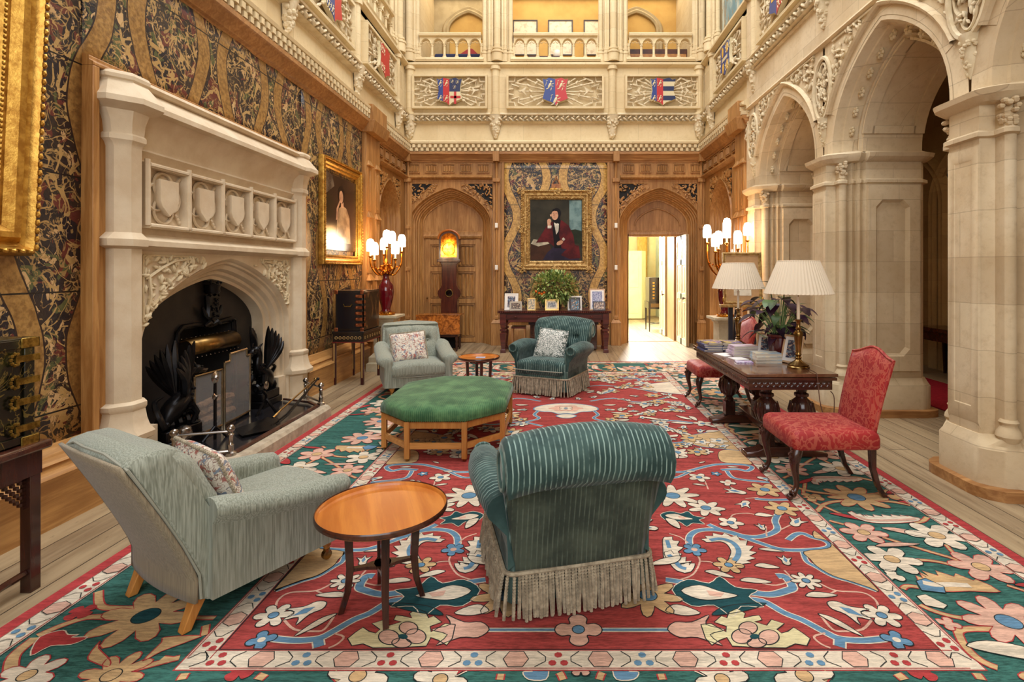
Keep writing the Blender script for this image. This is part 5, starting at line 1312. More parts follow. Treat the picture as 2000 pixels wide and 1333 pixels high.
# ---------------------------------------------------------------- octagonal ottoman
t = thing('octagonal_ottoman', 'green corded velvet octagonal ottoman on pale oak legs in mid carpet', 'ottoman', (0, 0, .012))
OC = [(-1.27, 4.46), (-.77, 4.46), (-.47, 4.77), (-.47, 5.58), (-.77, 5.9), (-1.27, 5.9), (-1.57, 5.58), (-1.57, 4.77)]
ocx, ocy = -1.02, 5.18
GRV = m_cord('bright green corded velvet', (48, 86, 54), (84, 124, 80), (118, 150, 104), 60, .75, 'x', .35)
def osc(s, z): return [(ocx+(x-ocx)*s, ocy+(y-ocy)*(1-(1-s)*.75), z) for x, y in OC]
def osub(P, n_=3):
    out = []
    for i in range(len(P)):
        a, b_ = Vector(P[i]), Vector(P[(i+1) % len(P)])
        for k in range(n_): out.append(tuple(a.lerp(b_, k/n_)))
    return out
q = MB(); q.loft([osub(osc(*a)) for a in ((.97, .325), (1.0, .33), (1.015, .37), (1.0, .41), (.965, .432), (.85, .447), (.6, .46), (.3, .466), (.02, .468))]); q.build('cushion', GRV, t, ang=60)
q = MB(); P = osc(1.005, .335)+[osc(1.005, .335)[0]]
for a, b_ in zip(P, P[1:]):
    a, b_ = Vector(a), Vector(b_); k_ = int((b_-a).length/.016)
    for k in range(k_): q.ball(tuple(a.lerp(b_, k/k_)), .0055, 5, 3)
q.build('nailhead_trim', BRASS, t)
q = MB(); q.loft([osc(.96, .27), osc(.96, .33)]); q.build('apron', OAKLEG, t)
OAKL = m_wood('pale oak stretcher', (186, 124, 58), (212, 154, 84), 'x', .4)
P = osc(.955, 0)
for i in range(8):
    x, y, z = P[i]; q = MB(); q.box(x-.022, x+.022, y-.022, y+.022, .02, .33); lg = q.build('leg', OAKLEG, t, bev=.003)
    q = MB(); q.lathe([(.012, 0), (.014, .02)], (x, y, 0), 10); q.build('castor', BRASS, lg)
    a, b_ = Vector(P[i]), Vector(P[(i+1) % 8]); d = (b_-a).normalized(); nn_ = Vector((-d.y, d.x, 0))*.01
    q = MB(); q.loft([[tuple(p+d*o+nn_*s+Vector((0, 0, z))) for s, z in ((-1, .1), (1, .1), (1, .15), (-1, .15))] for p, o in ((a, .02), (b_, -.02))]); q.build('stretcher', OAKL, t)
# ---------------------------------------------------------------- round tray tables
TRAY = m_wood('tray table walnut', (176, 98, 34), (204, 128, 54), 'x', .3, .5, coat=.25)
def tray_table(label, loc, rz, R_):
    t = thing('tray_table', label, 'side table', loc, rz)
    q = MB(); q.lathe([(.001, .452), (R_-.012, .452), (R_-.008, .458), (R_-.004, .468), (R_, .47), (R_+.004, .462), (R_+.002, .448), (R_-.02, .436), (.001, .434)], (0, 0, 0), 56); q.m = 1
    q.build('top', [TRAY, MAHOG], t, ang=50)
    q = MB(); q.lathe([(R_-.004, .466), (R_, .474), (R_+.005, .466), (R_+.004, .45), (R_-.006, .443), (R_-.006, .452), (R_-.004, .466)], (0, 0, 0), 56, cap=False); q.build('rim', MAHOG, t)
    q = MB(); q.lathe([(.13, .4), (.15, .44)], (0, 0, 0), 20); q.build('frame', MAHOGZ, t)
    for k in range(4):
        a = pi/2*k; c, s = cos(a), sin(a)
        q = MB(); pr = [(.155, .44, .019), (.15, .3, .018), (.145, .2, .017), (.155, .1, .015), (.185, .0, .013)]
        q.loft([[(c*r+(-s)*d*e+c*d*g_, s*r+c*d*e+s*d*g_, z) for e, g_ in ((-1, -1), (1, -1), (1, 1), (-1, 1))] for r, z, d in pr]); q.build('leg', MAHOGZ, t, bev=.002)
        q = MB(); q.loft([[(c*r-s*w_, s*r+c*w_, .2+.008*e), (c*r+s*w_, s*r-c*w_, .2+.008*e)][:2]+[(c*r+s*w_, s*r-c*w_, .185), (c*r-s*w_, s*r+c*w_, .185)] for r, w_, e in ((.0, .04, 0), (.03, .032, 0), (.07, .016, 0), (.145, .009, 0))]); q.build('stretcher', MAHOGZ, t)
tray_table('round tray table with polished top in the foreground between the two armchairs', (-.835, 2.56, .012), radians(-68), .298)
tray_table('round tray table at the far side holding a small leaflet', (-1.03, 7.0, .012), radians(20), .265)
b = MB(); b.box(-1.07, -.95, 6.97, 7.05, .467, .471); b.build('leaflet', mat('pale blue leaflet', (196, 206, 230), (150, 160, 200), .4, scale=60), label='small pale leaflet lying on the far tray table', cat='leaflet')
# ---------------------------------------------------------------- red damask side chairs (front faces local +y)
n = NT('red floral damask', 'Object', .6, 0, .35)
v1 = (n.noise(9, 2, .5, (1,1,1), 1.6)-.5).abs().lt(.035); v2 = (n.noise(7, 1, .5, (1,1,1), 2.2)-.47).abs().lt(.028)
a = n.mix(n.noise(3, 3).ss(.35, .65), (140, 26, 27), (158, 36, 34)); a = n.mix((v1.max(v2))*.45, a, (190, 104, 80)); n.col(a); n.bump(v1+v2, .15, .002)
n.b.inputs['Sheen Weight'].default_value = .05; REDD = n.mat
def side_chair(label, loc, rz):
    t = thing('red_side_chair', label, 'chair', loc, rz, 'red upholstered side chairs')
    q = MB(); P = []
    for z, s in ((.345, .97), (.36, 1), (.42, 1.0), (.45, .97), (.468, .9), (.478, .7), (.48, .3), (.48, .05)):
        P.append([(x*s*(1+.1*(y+.05)), y*s+(0), z+(.0)) for x, y in rrect(-.285, .285, -.31, .31, .035, 3)])
    q.loft(P); q.build('seat', REDD, t, ang=60)
    def back(u, v, s):
        x = 2*u-1; z = lerp(.40, .97+.05*max(0, cos(x*pi*.55))**2-.012*x*x, v); w = .235+.02*v
        y = -.275-.14*((z-.4)/.6)**1.3+s*.03*(1-abs(x)**8)**.5*(1-abs(2*v-1)**10)**.5
        return (x*w, y, z)
    q = MB(); q.grid(lambda u, v: back(u, v, 1), 16, 14); q.grid(lambda u, v: back(u, v, -1), 16, 14); q.build('backrest', REDD, t, ang=60)
    q = MB(); q.tube([back(0, v/8, .0) for v in range(9)]+[back(u/10, 1, 0) for u in range(1, 10)]+[back(1, 1-v/8, 0) for v in range(9)], .012, 6); q.build('welt', REDD, t)
    for s in (-1, 1):
        q = MB(); q.tube(smoothpath([(s*.25, .265, .35), (s*.262, .29, .28), (s*.255, .285, .2), (s*.245, .268, .1), (s*.25, .29, .045), (s*.255, .31, .03)], 4), [.036, .038, .04, .04, .038, .034, .031, .028, .026, .024, .022, .02, .019, .018, .019, .02, .022, .026, .028, .026, .022][:21], 10)
        for k in range(7): q.ball((s*.262+rnd.uniform(-.02, .02), .318+rnd.uniform(-.01, .012), .27+.014*k), (.014, .01, .012), 6, 4)
        for k in range(4): q.ball((s*.255+(k-1.5)*.013, .322, .016), (.009, .016, .016), 6, 4)
        q.build('front_leg', MAHOGZ, t)
        q = MB(); q.loft([[(s*.22+d*a_, y+d*b_, z) for a_, b_ in ((-1,-1),(1,-1),(1,1),(-1,1))] for z, y, d in ((.36, -.27, .022), (.2, -.275, .019), (.08, -.31, .017), (0, -.36, .018))]); q.build('rear_leg', MAHOGZ, t, bev=.004)
    return t
sc = side_chair('red floral damask side chair in full view at the near end of the long table', (1.93, 3.99, .012), pi/2)
sc2 = dup(sc, (1.93, 6.52, .012), pi/2, 'red damask side chair beyond the far end of the long table, half hidden by it')
# ---------------------------------------------------------------- long refectory table
t = thing('refectory_table', 'long dark carved oak draw-leaf table holding lamps, books and a plant', 'table', (0, 0, .012))
TX0, TX1, TY0, TY1, TZ = 1.55, 2.3, 4.41, 6.18, .74
TOPW = m_wood('worn oak table top', (98, 62, 42), (126, 84, 58), 'y', .16, .45, coat=.5)
q = MB(); q.box(TX0, TX1, TY0, TY1, TZ-.028, TZ); q.build('tabletop', TOPW, t, bev=.004)
q = MB(); q.box(TX0+.005, TX1-.005, TY0+.005, TY1-.005, TZ-.058, TZ-.033); q.build('draw_leaf', MAHOG, t, bev=.004)
q = MB()
q.box(TX0+.03, TX0+.055, TY0+.04, TY1-.04, TZ-.14, TZ-.058); q.box(TX1-.055, TX1-.03, TY0+.04, TY1-.04, TZ-.14, TZ-.058); q.box(TX0+.055, TX1-.055, TY0+.04, TY0+.065, TZ-.14, TZ-.058); q.box(TX0+.055, TX1-.055, TY1-.065, TY1-.04, TZ-.14, TZ-.058)
for k in range(34):
    y = TY0+.07+k*.049
    q.torus((0, 0, 0), .017, .006, 8, 4, mp=lambda a_, b_, c_, y=y: (TX0+.03-c_*.5, y+a_, TZ-.1+b_)); q.ball((TX0+.03, y+.024, TZ-.1), (.006, .008, .022), 5, 3)
for k in range(13):
    x = TX0+.08+k*.049
    q.torus((0, 0, 0), .017, .006, 8, 4, mp=lambda a_, b_, c_, x=x: (x+a_, TY0+.04-c_*.5, TZ-.1+b_)); q.ball((x+.024, TY0+.04, TZ-.1), (.008, .006, .022), 5, 3)
q.build('carved_apron', MAHOG, t, ang=50)
for yt in (4.64, 5.66):
    q = MB(); y = yt
    q.loft([[(x, y+dy, z) for x, z in ((1.6, 0), (2.3, 0), (2.3, .03), (2.2, .05), (2.12, .085), (1.78, .085), (1.7, .05), (1.6, .035))] for dy in (-.07, .07)]); q.build('foot', MAHOG, t, bev=.01)
    for x in (1.8, 2.1):
        if True:
            q = MB(); q.box(x-.05, x+.05, y-.05, y+.05, .085, .22)
            q.lathe([(.045, .22), (.05, .24), (.035, .26), (.045, .275), (.075, .3), (.095, .35), (.1, .4), (.085, .46), (.05, .49), (.045, .5), (.06, .51), (.06, .53), (.04, .54), (.05, .57), (.07, .6)], (x, y, 0), 18)
            for k in range(12):
                a_ = 2*pi*k/12; q.tube([(x+.075*cos(a_), y+.075*sin(a_), .3), (x+.1*cos(a_), y+.1*sin(a_), .38), (x+.088*cos(a_), y+.088*sin(a_), .46)], [.008, .016, .008], 5)
            q.build('bulbous_leg', MAHOGZ, t, ang=50)
q = MB(); q.box(1.9, 2.0, 4.6, 5.7, .1, .16); q.build('stretcher', MAHOG, t, bev=.008)
TZ += .012
# lamps on the table
SHD = NT('pleated cream silk shade', 'Object', .8, 0, .2); SHD.col((218, 202, 178)); SHD.b.inputs['Emission Color'].default_value = srgb((255, 236, 212)); SHD.b.inputs['Emission Strength'].default_value = .0
SHD.b.inputs['Subsurface Weight'].default_value = .0; SHD = SHD.mat
CANDLE = mat('ivory candle tube', (232, 214, 186), rough=.5)
def table_lamp(label, x, y, z0):
    t = thing('table_lamp', label, 'lamp', (x, y, z0))
    q = MB(); q.lathe([(.092, 0), (.094, .012), (.085, .02), (.088, .03), (.06, .045), (.035, .06), (.022, .075), (.03, .09), (.018, .1), (.028, .115), (.02, .13), (.024, .15), (.035, .27), (.042, .3), (.03, .32), (.018, .33), (.026, .345), (.016, .36), (.018, .4), (.034, .415), (.034, .42), (.014, .425)], (0, 0, 0), 24); q.build('base', BRASS, t, ang=50)
    q = MB(); q.lathe([(.014, .42), (.014, .62)], (0, 0, 0), 12); q.build('candle_tube', CANDLE, t)
    q = MB(); rings = []; N = 108
    for r, z in ((.278, .645), (.281, .65), (.171, .93), (.168, .935)):
        rings.append([((r+(.0035 if k % 2 else -.0015)*(r/.2))*cos(2*pi*k/N), (r+(.0035 if k % 2 else -.0015)*(r/.2))*sin(2*pi*k/N), z) for k in range(N)])
    q.loft(rings, True, False); sh = q.build('lamp_shade', SHD, t, ang=20)
    q = MB(); q.torus((0, 0, .648), .28, .0035, 60, 5); q.torus((0, 0, .933), .17, .0035, 40, 5); q.build('shade_binding', CANDLE, sh)
    q = MB(); q.tube([(-.17, 0, .93), (0, 0, .9), (.17, 0, .93)], .003, 5); q.tube([(0, 0, .62), (0, 0, .9)], .004, 5); q.build('shade_carrier', BRASS, t)
    return t
table_lamp('brass table lamp with pleated cream shade, nearer and larger one on the long table', 2.1, 4.7, TZ)
table_lamp('brass table lamp with pleated cream shade at the far end of the long table', 2.03, 6.06, TZ)
q = MB(); q.tube(smoothpath([(2.13, 4.6, TZ+.008), (2.12, 4.43, TZ+.008), (2.12, 4.395, TZ-.03), (2.14, 4.38, .5), (2.2, 4.38, .33), (2.25, 4.4, .36), (2.27, 4.42, .55), (2.26, 4.46, .6)], 5), .004, 6)
q.build('lamp_cord', mat('brown cord', (92, 60, 44), rough=.6), label='thin brown lamp cord hanging over the near edge of the long table', cat='cord')
# books
def book(x, y, z, w, d, h, rz, cov, lab, grp=None):
    t = thing('book', lab, 'book', (x, y, z), rz, grp)
    q = MB(); q.box(-w/2, w/2, -d/2, d/2, h-.0025, h); q.box(-w/2, w/2, -d/2, d/2, 0, .0025); q.box(-w/2, -w/2+.003, -d/2, d/2, .0025, h-.0025); q.build('cover', cov, t)
    q = MB(); q.box(-w/2+.003, w/2-.003, -d/2+.003, d/2-.003, .0025, h-.0025); q.build('pages', PAGES, t)
PAGES = mat('book pages', (206, 196, 180), (180, 170, 156), .9, scale=60, st=(1, 1, 20))
BC = [mat('book cover blue', (96, 108, 160), (60, 66, 104), .3, scale=30), mat('book cover multi', (208, 184, 96), (92, 84, 150), .25, scale=14), mat('book cover pink', (214, 196, 206), (186, 166, 190), .3, scale=20), mat('book cover cream', (222, 208, 176), (150, 176, 196), .3, scale=14)]
ordn = ['topmost', 'second from top', 'third from top', 'fourth from top', 'fifth from top', 'lowest']
def stack(x, y, n_, w, d, h, rz, cs, where, grp):
    for k in range(n_):
        book(x+rnd.uniform(-.012, .012), y+rnd.uniform(-.015, .015), TZ+.001+k*h, w, d, h, rz+rnd.uniform(-.1, .1), cs[k] if k < len(cs) else cs[-1], (ordn[n_-1-k] if k else 'lowest')+' book in the '+where, grp)
stack(1.63, 5.74, 5, .2, .27, .019, .1, [BC[0], BC[0], BC[0], BC[0], BC[1]], 'far blue edged stack on the long table', 'books in the far stack')
stack(1.83, 5.7, 5, .2, .26, .019, -.1, [BC[0], BC[0], BC[0], BC[0], BC[1]], 'colourful stack just left of the far lamp', 'books in the stack by the far lamp')
stack(1.83, 5.34, 4, .24, .17, .027, .05, [BC[2]]*4, 'pale pink middle stack on the long table', 'books in the middle stack')
stack(1.93, 4.98, 3, .235, .165, .03, 0, [BC[3]]*3, 'cream nearest stack on the long table', 'books in the nearest stack')
CARD = mat('white card', (236, 232, 228), rough=.5); LEAF = mat('printed leaflet', (216, 214, 232), (150, 120, 170), .35, scale=40)
for x, y, w, d, rz, m, lab, nm in ((1.68, 5.4, .15, .2, .3, CARD, 'white card lying on the long table by the far books', 'card'), (1.73, 5.16, .14, .15, .2, CARD, 'white card lying on the long table left of the near books', 'card'), (1.71, 4.95, .15, .09, -.1, LEAF, 'printed leaflets lying nearest the table corner', 'leaflet')):
    q = MB(); q.box(-w/2, w/2, -d/2, d/2, 0, .012 if m is LEAF else .005); q.build(nm, m, label=lab, cat=nm, loc=(x, y, TZ+.001), rot=(0, 0, rz))
# photo frames
def photo_frame(label, loc, rz, w, h, fm, pmat, tilt=12, mount=None, tk=.018):
    t = thing('photo_frame', label, 'photo frame', loc, 0); t.rotation_euler = (radians(-tilt), 0, rz)
    q = MB()
    for a, c, d, e in ((-w/2, w/2, h-tk, h), (-w/2, w/2, 0, tk), (-w/2, -w/2+tk, tk, h-tk), (w/2-tk, w/2, tk, h-tk)): q.box(a, c, -.008, .008, d, e)
    q.build('frame', fm, t, bev=.002)
    q = MB(); q.box(-w/2+tk, w/2-tk, -.003, .003, tk, h-tk); q.build('mount', mount or CARD, t)
    m_ = tk+(.03 if mount is not None else .002)*min(1, w/.2); q = MB(); q.box(-w/2+m_, w/2-m_, -.0045, -.003, m_, h-m_); q.build('photograph', pmat, t)
    q = MB(); tr = radians(tilt); q.loft([[(s*.02, .008+o, h*.7) for s in (-1, 1)]+[(s*.03, .008+o+2*sin(tr)*h*.75, h*.7-h*.68*cos(tr)) for s in (1, -1)] for o in (0, .004)]); q.build('strut', fm, t)
    return t
def ph(name, a, b_, c, sc=26):
    n = NT(name, 'Object', .25, 0, .5); x = n.mix(n.noise(sc, 2).gt(.5), a, b_); n.col(n.mix(n.noise(sc*1.3, 2, .5, (1, 1, 1.4)).gt(.6), x, c)); return n.mat
PH = [ph('photo blue', (110, 130, 150), (60, 60, 84), (200, 170, 150)), ph('photo grey', (140, 144, 140), (80, 80, 84), (190, 180, 170)), ph('photo dark', (56, 44, 40), (96, 74, 60), (200, 180, 150)), ph('photo teal', (40, 110, 140), (60, 50, 44), (206, 160, 120)), ph('photo crowd', (150, 150, 180), (90, 90, 130), (200, 200, 210), 50)]
SILV = mat('silver frame', (190, 186, 178), rough=.25, metal=1); PINKW = mat('pale wood frame', (206, 170, 134), (186, 148, 110), .4, scale=12); DARKF = mat('dark frame', (44, 40, 48), rough=.35)
photo_frame('tilted wooden photo frame behind the near lamp base, showing figures in blue', (2.11, 4.9, TZ+.004), radians(-60), .2, .26, PINKW, PH[0], 16, CARD)
photo_frame('white mounted photo frame standing left of the potted plant', (2.07, 5.38, TZ+.004), radians(-48), .2, .22, PINKW, PH[0], 14, CARD)
# potted purple leaved plant
t = thing('potted_plant', 'dark purple leaved plant in a dark red glazed pot on the long table', 'plant', (2.13, 5.16, TZ)); t.scale = (1.05, 1.05, 1.05)
q = MB(); q.lathe([(.1, 0), (.105, .02), (.09, .03), (.11, .2), (.12, .21), (.12, .23), (.11, .23), (.1, .19)], (0, 0, 0), 24); q.build('pot', mat('dark red glazed pot', (84, 26, 26), (60, 18, 20), .18, scale=5, coat=.4), t)
PURP = mat('purple leaf', (58, 24, 52), (34, 16, 34), .4, scale=9); GRNL = mat('green leaf', (84, 112, 56), (54, 80, 38), .5, scale=12); STEMM = mat('green stem', (120, 150, 90), rough=.5)
def leaf(q, base, dirv, L, wd, droop, n_=6):
    d = Vector(dirv).normalized(); side = d.cross(Vector((0, 0, 1))); side = side.normalized() if side.length > .1 else Vector((1, 0, 0)); B = Vector(base); rings = []
    for k in range(n_+1):
        f = k/n_; p = B+d*L*f+Vector((0, 0, -droop*f*f)); w_ = wd*(sin(pi*min(1, f*.92+.08))**.7)*(1-f*.35) if k < n_ else .001
        rings.append([tuple(p-side*w_+Vector((0, 0, .12*w_))), tuple(p-Vector((0, 0, .1*w_))), tuple(p+side*w_+Vector((0, 0, .12*w_)))])
    q.loft(rings, False, False)
pr = random.Random(8)
for k in range(62):
    a = 2*pi*k/30*3.3+pr.uniform(-.3, .3); z = pr.uniform(.22, .56); r = pr.uniform(.03, .24); B = (r*cos(a), r*sin(a), z)
    q = MB(); leaf(q, B, (cos(a), sin(a), pr.uniform(-.2, .5)), pr.uniform(.1, .16), pr.uniform(.045, .075), pr.uniform(.05, .13)); q.m = 1; q.tube([(0.02*cos(a), .02*sin(a), .18), (B[0]*.6, B[1]*.6, z*.8), B], .004, 5)
    q.build('leaf', [PURP if k % 6 else GRNL, STEMM], t, ang=60)
for (dx, dy, z) in ((.04, 0, .62), (-.08, .06, .7), (.14, -.05, .5)):
    q = MB(); q.tube([(0, 0, .2), (dx*.6, dy*.6, z*.7), (dx, dy, z)], .006, 6)
    for k in range(6): a = k*1.05; leaf(q, (dx, dy, z-.03*(k % 3)), (cos(a), sin(a), .3), .09, .024, .02)
    q.build('flowering_stem', GRNL, t, ang=60)
# ================================================================ the carpet: pile patches of several colours in one mesh
def pile(name, c, d=.86, e=1.1):
    n = NT(name, 'Object', .97, 0, .08)
    c2 = tuple(min(255, int(x*e)) for x in c); c1 = tuple(int(x*d) for x in c)
    g = (n.noise(26, 4, .7, (.12, 1, 1))+n.noise(150, 3, .7, (.16, 1, 1)))*.5; g2 = n.noise(1.1, 3)
    a = n.mix(g.ss(.38, .62), c1, c2); a = n.mix(g2.ss(.35, .65)*.3, a, c1); n.col(a); n.bump(n.noise(420, 2, .6)+g*.4, .5, .004)
    return n.mat
CP = {'red': pile('red pile', (154, 66, 62), .82, 1.18), 'green': pile('green pile', (56, 96, 88), .75, 1.25), 'teal': pile('dark teal pile', (36, 72, 76)),
      'cream': pile('cream pile', (212, 198, 176)), 'pink': pile('blush pile', (206, 164, 144)), 'beige': pile('sand pile', (196, 162, 118)),
      'blue': pile('blue pile', (98, 134, 160)), 'dark': pile('dark outline pile', (44, 48, 48)), 'crim': pile('crimson edge pile', (170, 64, 64)), 'lime': pile('pale yellow pile', (206, 194, 150))}
CK = list(CP); CI = {k: i for i, k in enumerate(CK)}
CX0, CX1, CY0, CY1 = -2.49, 2.58, 1.16, 9.44
cb = MB(); ZC = .005
cb.m = CI['crim']; cb.box(CX0, CX1, CY0, CY1, 0, ZC)
lay = [ZC]
def rect(x0, x1, y0, y1, c, z): cb.m = CI[c]; cb.face([(x0, y0, z), (x1, y0, z), (x1, y1, z), (x0, y1, z)])
rect(CX0+.065, CX1-.065, CY0+.065, CY1-.065, 'cream', ZC+.0004)
rect(CX0+.18, CX1-.18, CY0+.18, CY1-.18, 'dark', ZC+.0008)
BX0, BX1, BY0, BY1 = CX0+.188, CX1-.188, CY0+.188, CY1-.188
rect(BX0, BX1, BY0, BY1, 'green', ZC+.0012)
IX0, IX1, IY0, IY1 = -1.53, 1.705, 2.145, 8.44
rect(IX0-.006, IX1+.006, IY0-.006, IY1+.006, 'crim', ZC+.0016); rect(IX0, IX1, IY0, IY1, 'cream', ZC+.002)
FX0, FX1, FY0_, FY1_ = -1.42, 1.6, 2.262, 8.32
rect(FX0-.008, FX1+.008, FY0_-.008, FY1_+.008, 'dark', ZC+.0024); rect(FX0, FX1, FY0_, FY1_, 'red', ZC+.0028)
Z1 = ZC+.0034
FCX = (FX0+FX1)/2; FCY = (FY0_+FY1_)/2
def infield(p): return FX0 < p[0] < FX1 and FY0_ < p[1] < FY1_
class Pt:   # collects motifs, then mirrors them
    def __init__(s): s.items = []
    def poly(s, P, c, lv=1, out='dark', ow=.005):
        if 5 < len(P) < 30:
            n_ = len(P); Q = [(x, y, 0) for x, y in P]; Q = smoothpath([Q[-1]]+Q+[Q[0], Q[1]], 3)[3:3+3*n_]; P = [(q_.x, q_.y) for q_ in Q]
        s.items.append(('p', [tuple(p) for p in P], c, lv, out, ow))
    def vine(s, P, c, w, lv=0, out=None, closed=False):
        P = [tuple(p)[:2] for p in smoothpath([(x, y, 0) for x, y in P], 4)]; s.items.append(('v', P, c, lv, out, w))
def ribbon(P, w, c, z, taper=False):
    cb.m = CI[c]; n = len(P); L, R = [], []
    for i in range(n):
        a = P[max(0, i-1)]; b_ = P[min(n-1, i+1)]; dx, dy = b_[0]-a[0], b_[1]-a[1]; l = hypot(dx, dy) or 1
        ww = w/2*(1 if not taper else (.35+.65*sin(pi*(i+.5)/n)))
        L.append((P[i][0]-dy/l*ww, P[i][1]+dx/l*ww, z)); R.append((P[i][0]+dy/l*ww, P[i][1]-dx/l*ww, z))
    for i in range(n-1): cb.face([L[i], R[i], R[i+1], L[i+1]])
JC = [0]
def emit_motifs(pt, f, box):
    x0, x1, y0, y1 = box
    def cl(P):
        for ax, lim, sg in ((0, x0, 1), (0, x1, -1), (1, y0, 1), (1, y1, -1)): 
            P = clip_poly(P, ax, lim, sg)
            if len(P) < 3: return []
        return P
    for k, P, c, lv, out, w_ in pt.items:
        JC[0] += 1; jz = (JC[0] % 40)*.00001
        Q = [f(*p) for p in P]
        if k == 'p':
            z = Z1+.0008*lv+jz; Q = cl(Q)
            if not Q: continue
            cb.m = CI[c]; cb.face([(x, y, z) for x, y in Q])
            if out:
                on = lambda a, b_: any(abs(a[i]-l) < 1e-6 and abs(b_[i]-l) < 1e-6 for i, l in ((0, x0), (0, x1), (1, y0), (1, y1)))
                run = [Q[0]]
                for a, b_ in zip(Q, Q[1:]+[Q[0]]):
                    if on(a, b_):
                        if len(run) > 1: ribbon(run, w_, out, z+.0003)
                        run = [b_]
                    else: run.append(b_)
                if len(run) > 1: ribbon(run, w_, out, z+.0003)
        else:
            z = Z1+.0006*lv+jz; run = []
            for p in Q+[(99, 99)]:
                if x0 <= p[0] <= x1 and y0 <= p[1] <= y1: run.append(p); continue
                if len(run) > 1:
                    if out: ribbon(run, w_+.012, out, z-.0003)
                    ribbon(run, w_, c, z)
                run = []
def flower(pt, x, y, r, n=6, c='cream', cc='blue', lv=2, a0=0., out='dark', ptd=.0):
    P = []
    for k in range(n*6):
        a = a0+2*pi*k/(n*6); s = abs(sin(n*(a-a0)/2)); rr = r*(.5+.5*s**(.75+ptd)); P.append((x+rr*cos(a), y+rr*sin(a)))
    pt.poly(P, c, lv, out); 
    if cc: pt.poly([(x+r*.26*cos(t_), y+r*.26*sin(t_)) for t_ in [2*pi*k/10 for k in range(10)]], cc, lv+1, 'dark' if r > .07 else None, .004)
def feather(pt, P, w, c='cream', mid='blue', lv=2, out='dark'):
    """serrated leaf along a path"""
    P = [tuple(p)[:2] for p in smoothpath([(a, b_, 0) for a, b_ in P], 5)]; n = len(P); L, R = [], []
    for i in range(n):
        a = P[max(0, i-1)]; b_ = P[min(n-1, i+1)]; dx, dy = b_[0]-a[0], b_[1]-a[1]; l = hypot(dx, dy) or 1; f = i/(n-1)
        ww = w*(sin(pi*(f*.94+.03))**.7); s = 1 if i % 2 else .62
        L.append((P[i][0]-dy/l*ww*s-dx/l*.02*(i % 2), P[i][1]+dx/l*ww*s-dy/l*.02*(i % 2))); R.append((P[i][0]+dy/l*ww*.45, P[i][1]-dx/l*ww*.45))
    pt.poly(L+R[::-1], c, lv, out); pt.vine(P[2:-3:3], mid, w*.3, lv+3)
def leaf2(pt, x, y, L, w, a, c='cream', lv=2, out='dark'):
    P = [(0, 0), (.25*L, w), (.6*L, w*.9), (L, 0), (.65*L, -w*.5), (.3*L, -w*.45)]
    pt.poly([(x+u*cos(a)-v*sin(a), y+u*sin(a)+v*cos(a)) for u, v in P], c, lv, out)
def tulip(pt, x, y, s, a, c='cream', cc='blue', lv=2):
    O = [(-.5, 0), (-.25, .3), (.2, .3), (.75, .6), (.55, .2), (1, 0), (.55, -.2), (.75, -.6), (.2, -.3), (-.25, -.3)]
    f = lambda P: [(x+s*(u*cos(a)-v*sin(a)), y+s*(u*sin(a)+v*cos(a))) for u, v in P]
    pt.poly(f(O), c, lv)
    if cc: pt.poly(f([(-.1, 0), (.25, .16), (.7, 0), (.25, -.16)]), cc, lv+1, None)
def palmette(pt, x, y, s, c='lime', pc='pink', sy=1.):
    O = None
    O = [(-1.0, .05), (-.85, .35), (-.55, .22), (-.4, .2), (-.5, .45), (-.62, .55), (-.4, .6), (-.3, .9), (-.05, .72), (.05, 1.0), (.2, .75), (.35, .95), (.42, .6), (.62, .6), (.5, .42), (.42, .2), (.6, .25), (.85, .36), (1.0, .05), (.85, -.3), (.3, -.3), (-.3, -.3), (-.85, -.3)]
    O = [g8(*p) for p in [(190, 1035), (245, 1030), (300, 1062), (325, 1075), (328, 1045), (262, 1022), (300, 988), (330, 1000), (342, 968), (385, 948), (430, 975), (420, 1000), (470, 988), (505, 985), (520, 1010), (480, 1020), (545, 1040), (570, 1008), (640, 1030), (600, 1062), (625, 1082), (660, 1072), (690, 1050), (735, 1078), (780, 1112), (762, 1150), (700, 1140), (650, 1162), (500, 1160), (360, 1152), (330, 1105), (292, 1120), (250, 1147), (215, 1110)]]
    pt.poly(O, c, 2)
    for a_, b_, r_, q_ in ((412, 1100, 56, 40), (556, 1105, 56, 40), (445, 1055, 50, 34), (492, 1136, 52, 26)): pt.poly([g8(a_+r_*cos(2*pi*k/12), b_+q_*sin(2*pi*k/12)) for k in range(12)], pc, 3)
    pt.poly([g8(480+26*cos(2*pi*k/8), 1102+14*sin(2*pi*k/8)) for k in range(8)], 'teal', 4, None)
def lotus(pt, x, y, s, a):
    f = lambda P: [(x+s*(u*cos(a)-v*sin(a)), y+s*(u*sin(a)+v*cos(a))) for u, v in P]
    pt.poly(f([(-1, 0), (-.6, .5), (-.1, .42), (.2, .75), (.5, .35), (1, .3), (.75, 0), (1, -.35), (.5, -.4), (.25, -.8), (-.1, -.45), (-.6, -.55)]), 'teal', 2, 'cream')
    pt.poly(f([(-.8, 0), (-.35, .3), (.1, .12), (.5, 0), (.1, -.2), (-.4, -.28)]), 'cream', 3); pt.poly(f([(-.2, .1), (.2, .05), (.1, -.12), (-.15, -.1)]), 'pink', 4, None)
def g8(cx, cy):
    x, y = 1300+cx/2.76, 850+cy/2.76; s = (y-529)/1.6; return ((x-1090)/s, 1050/s)
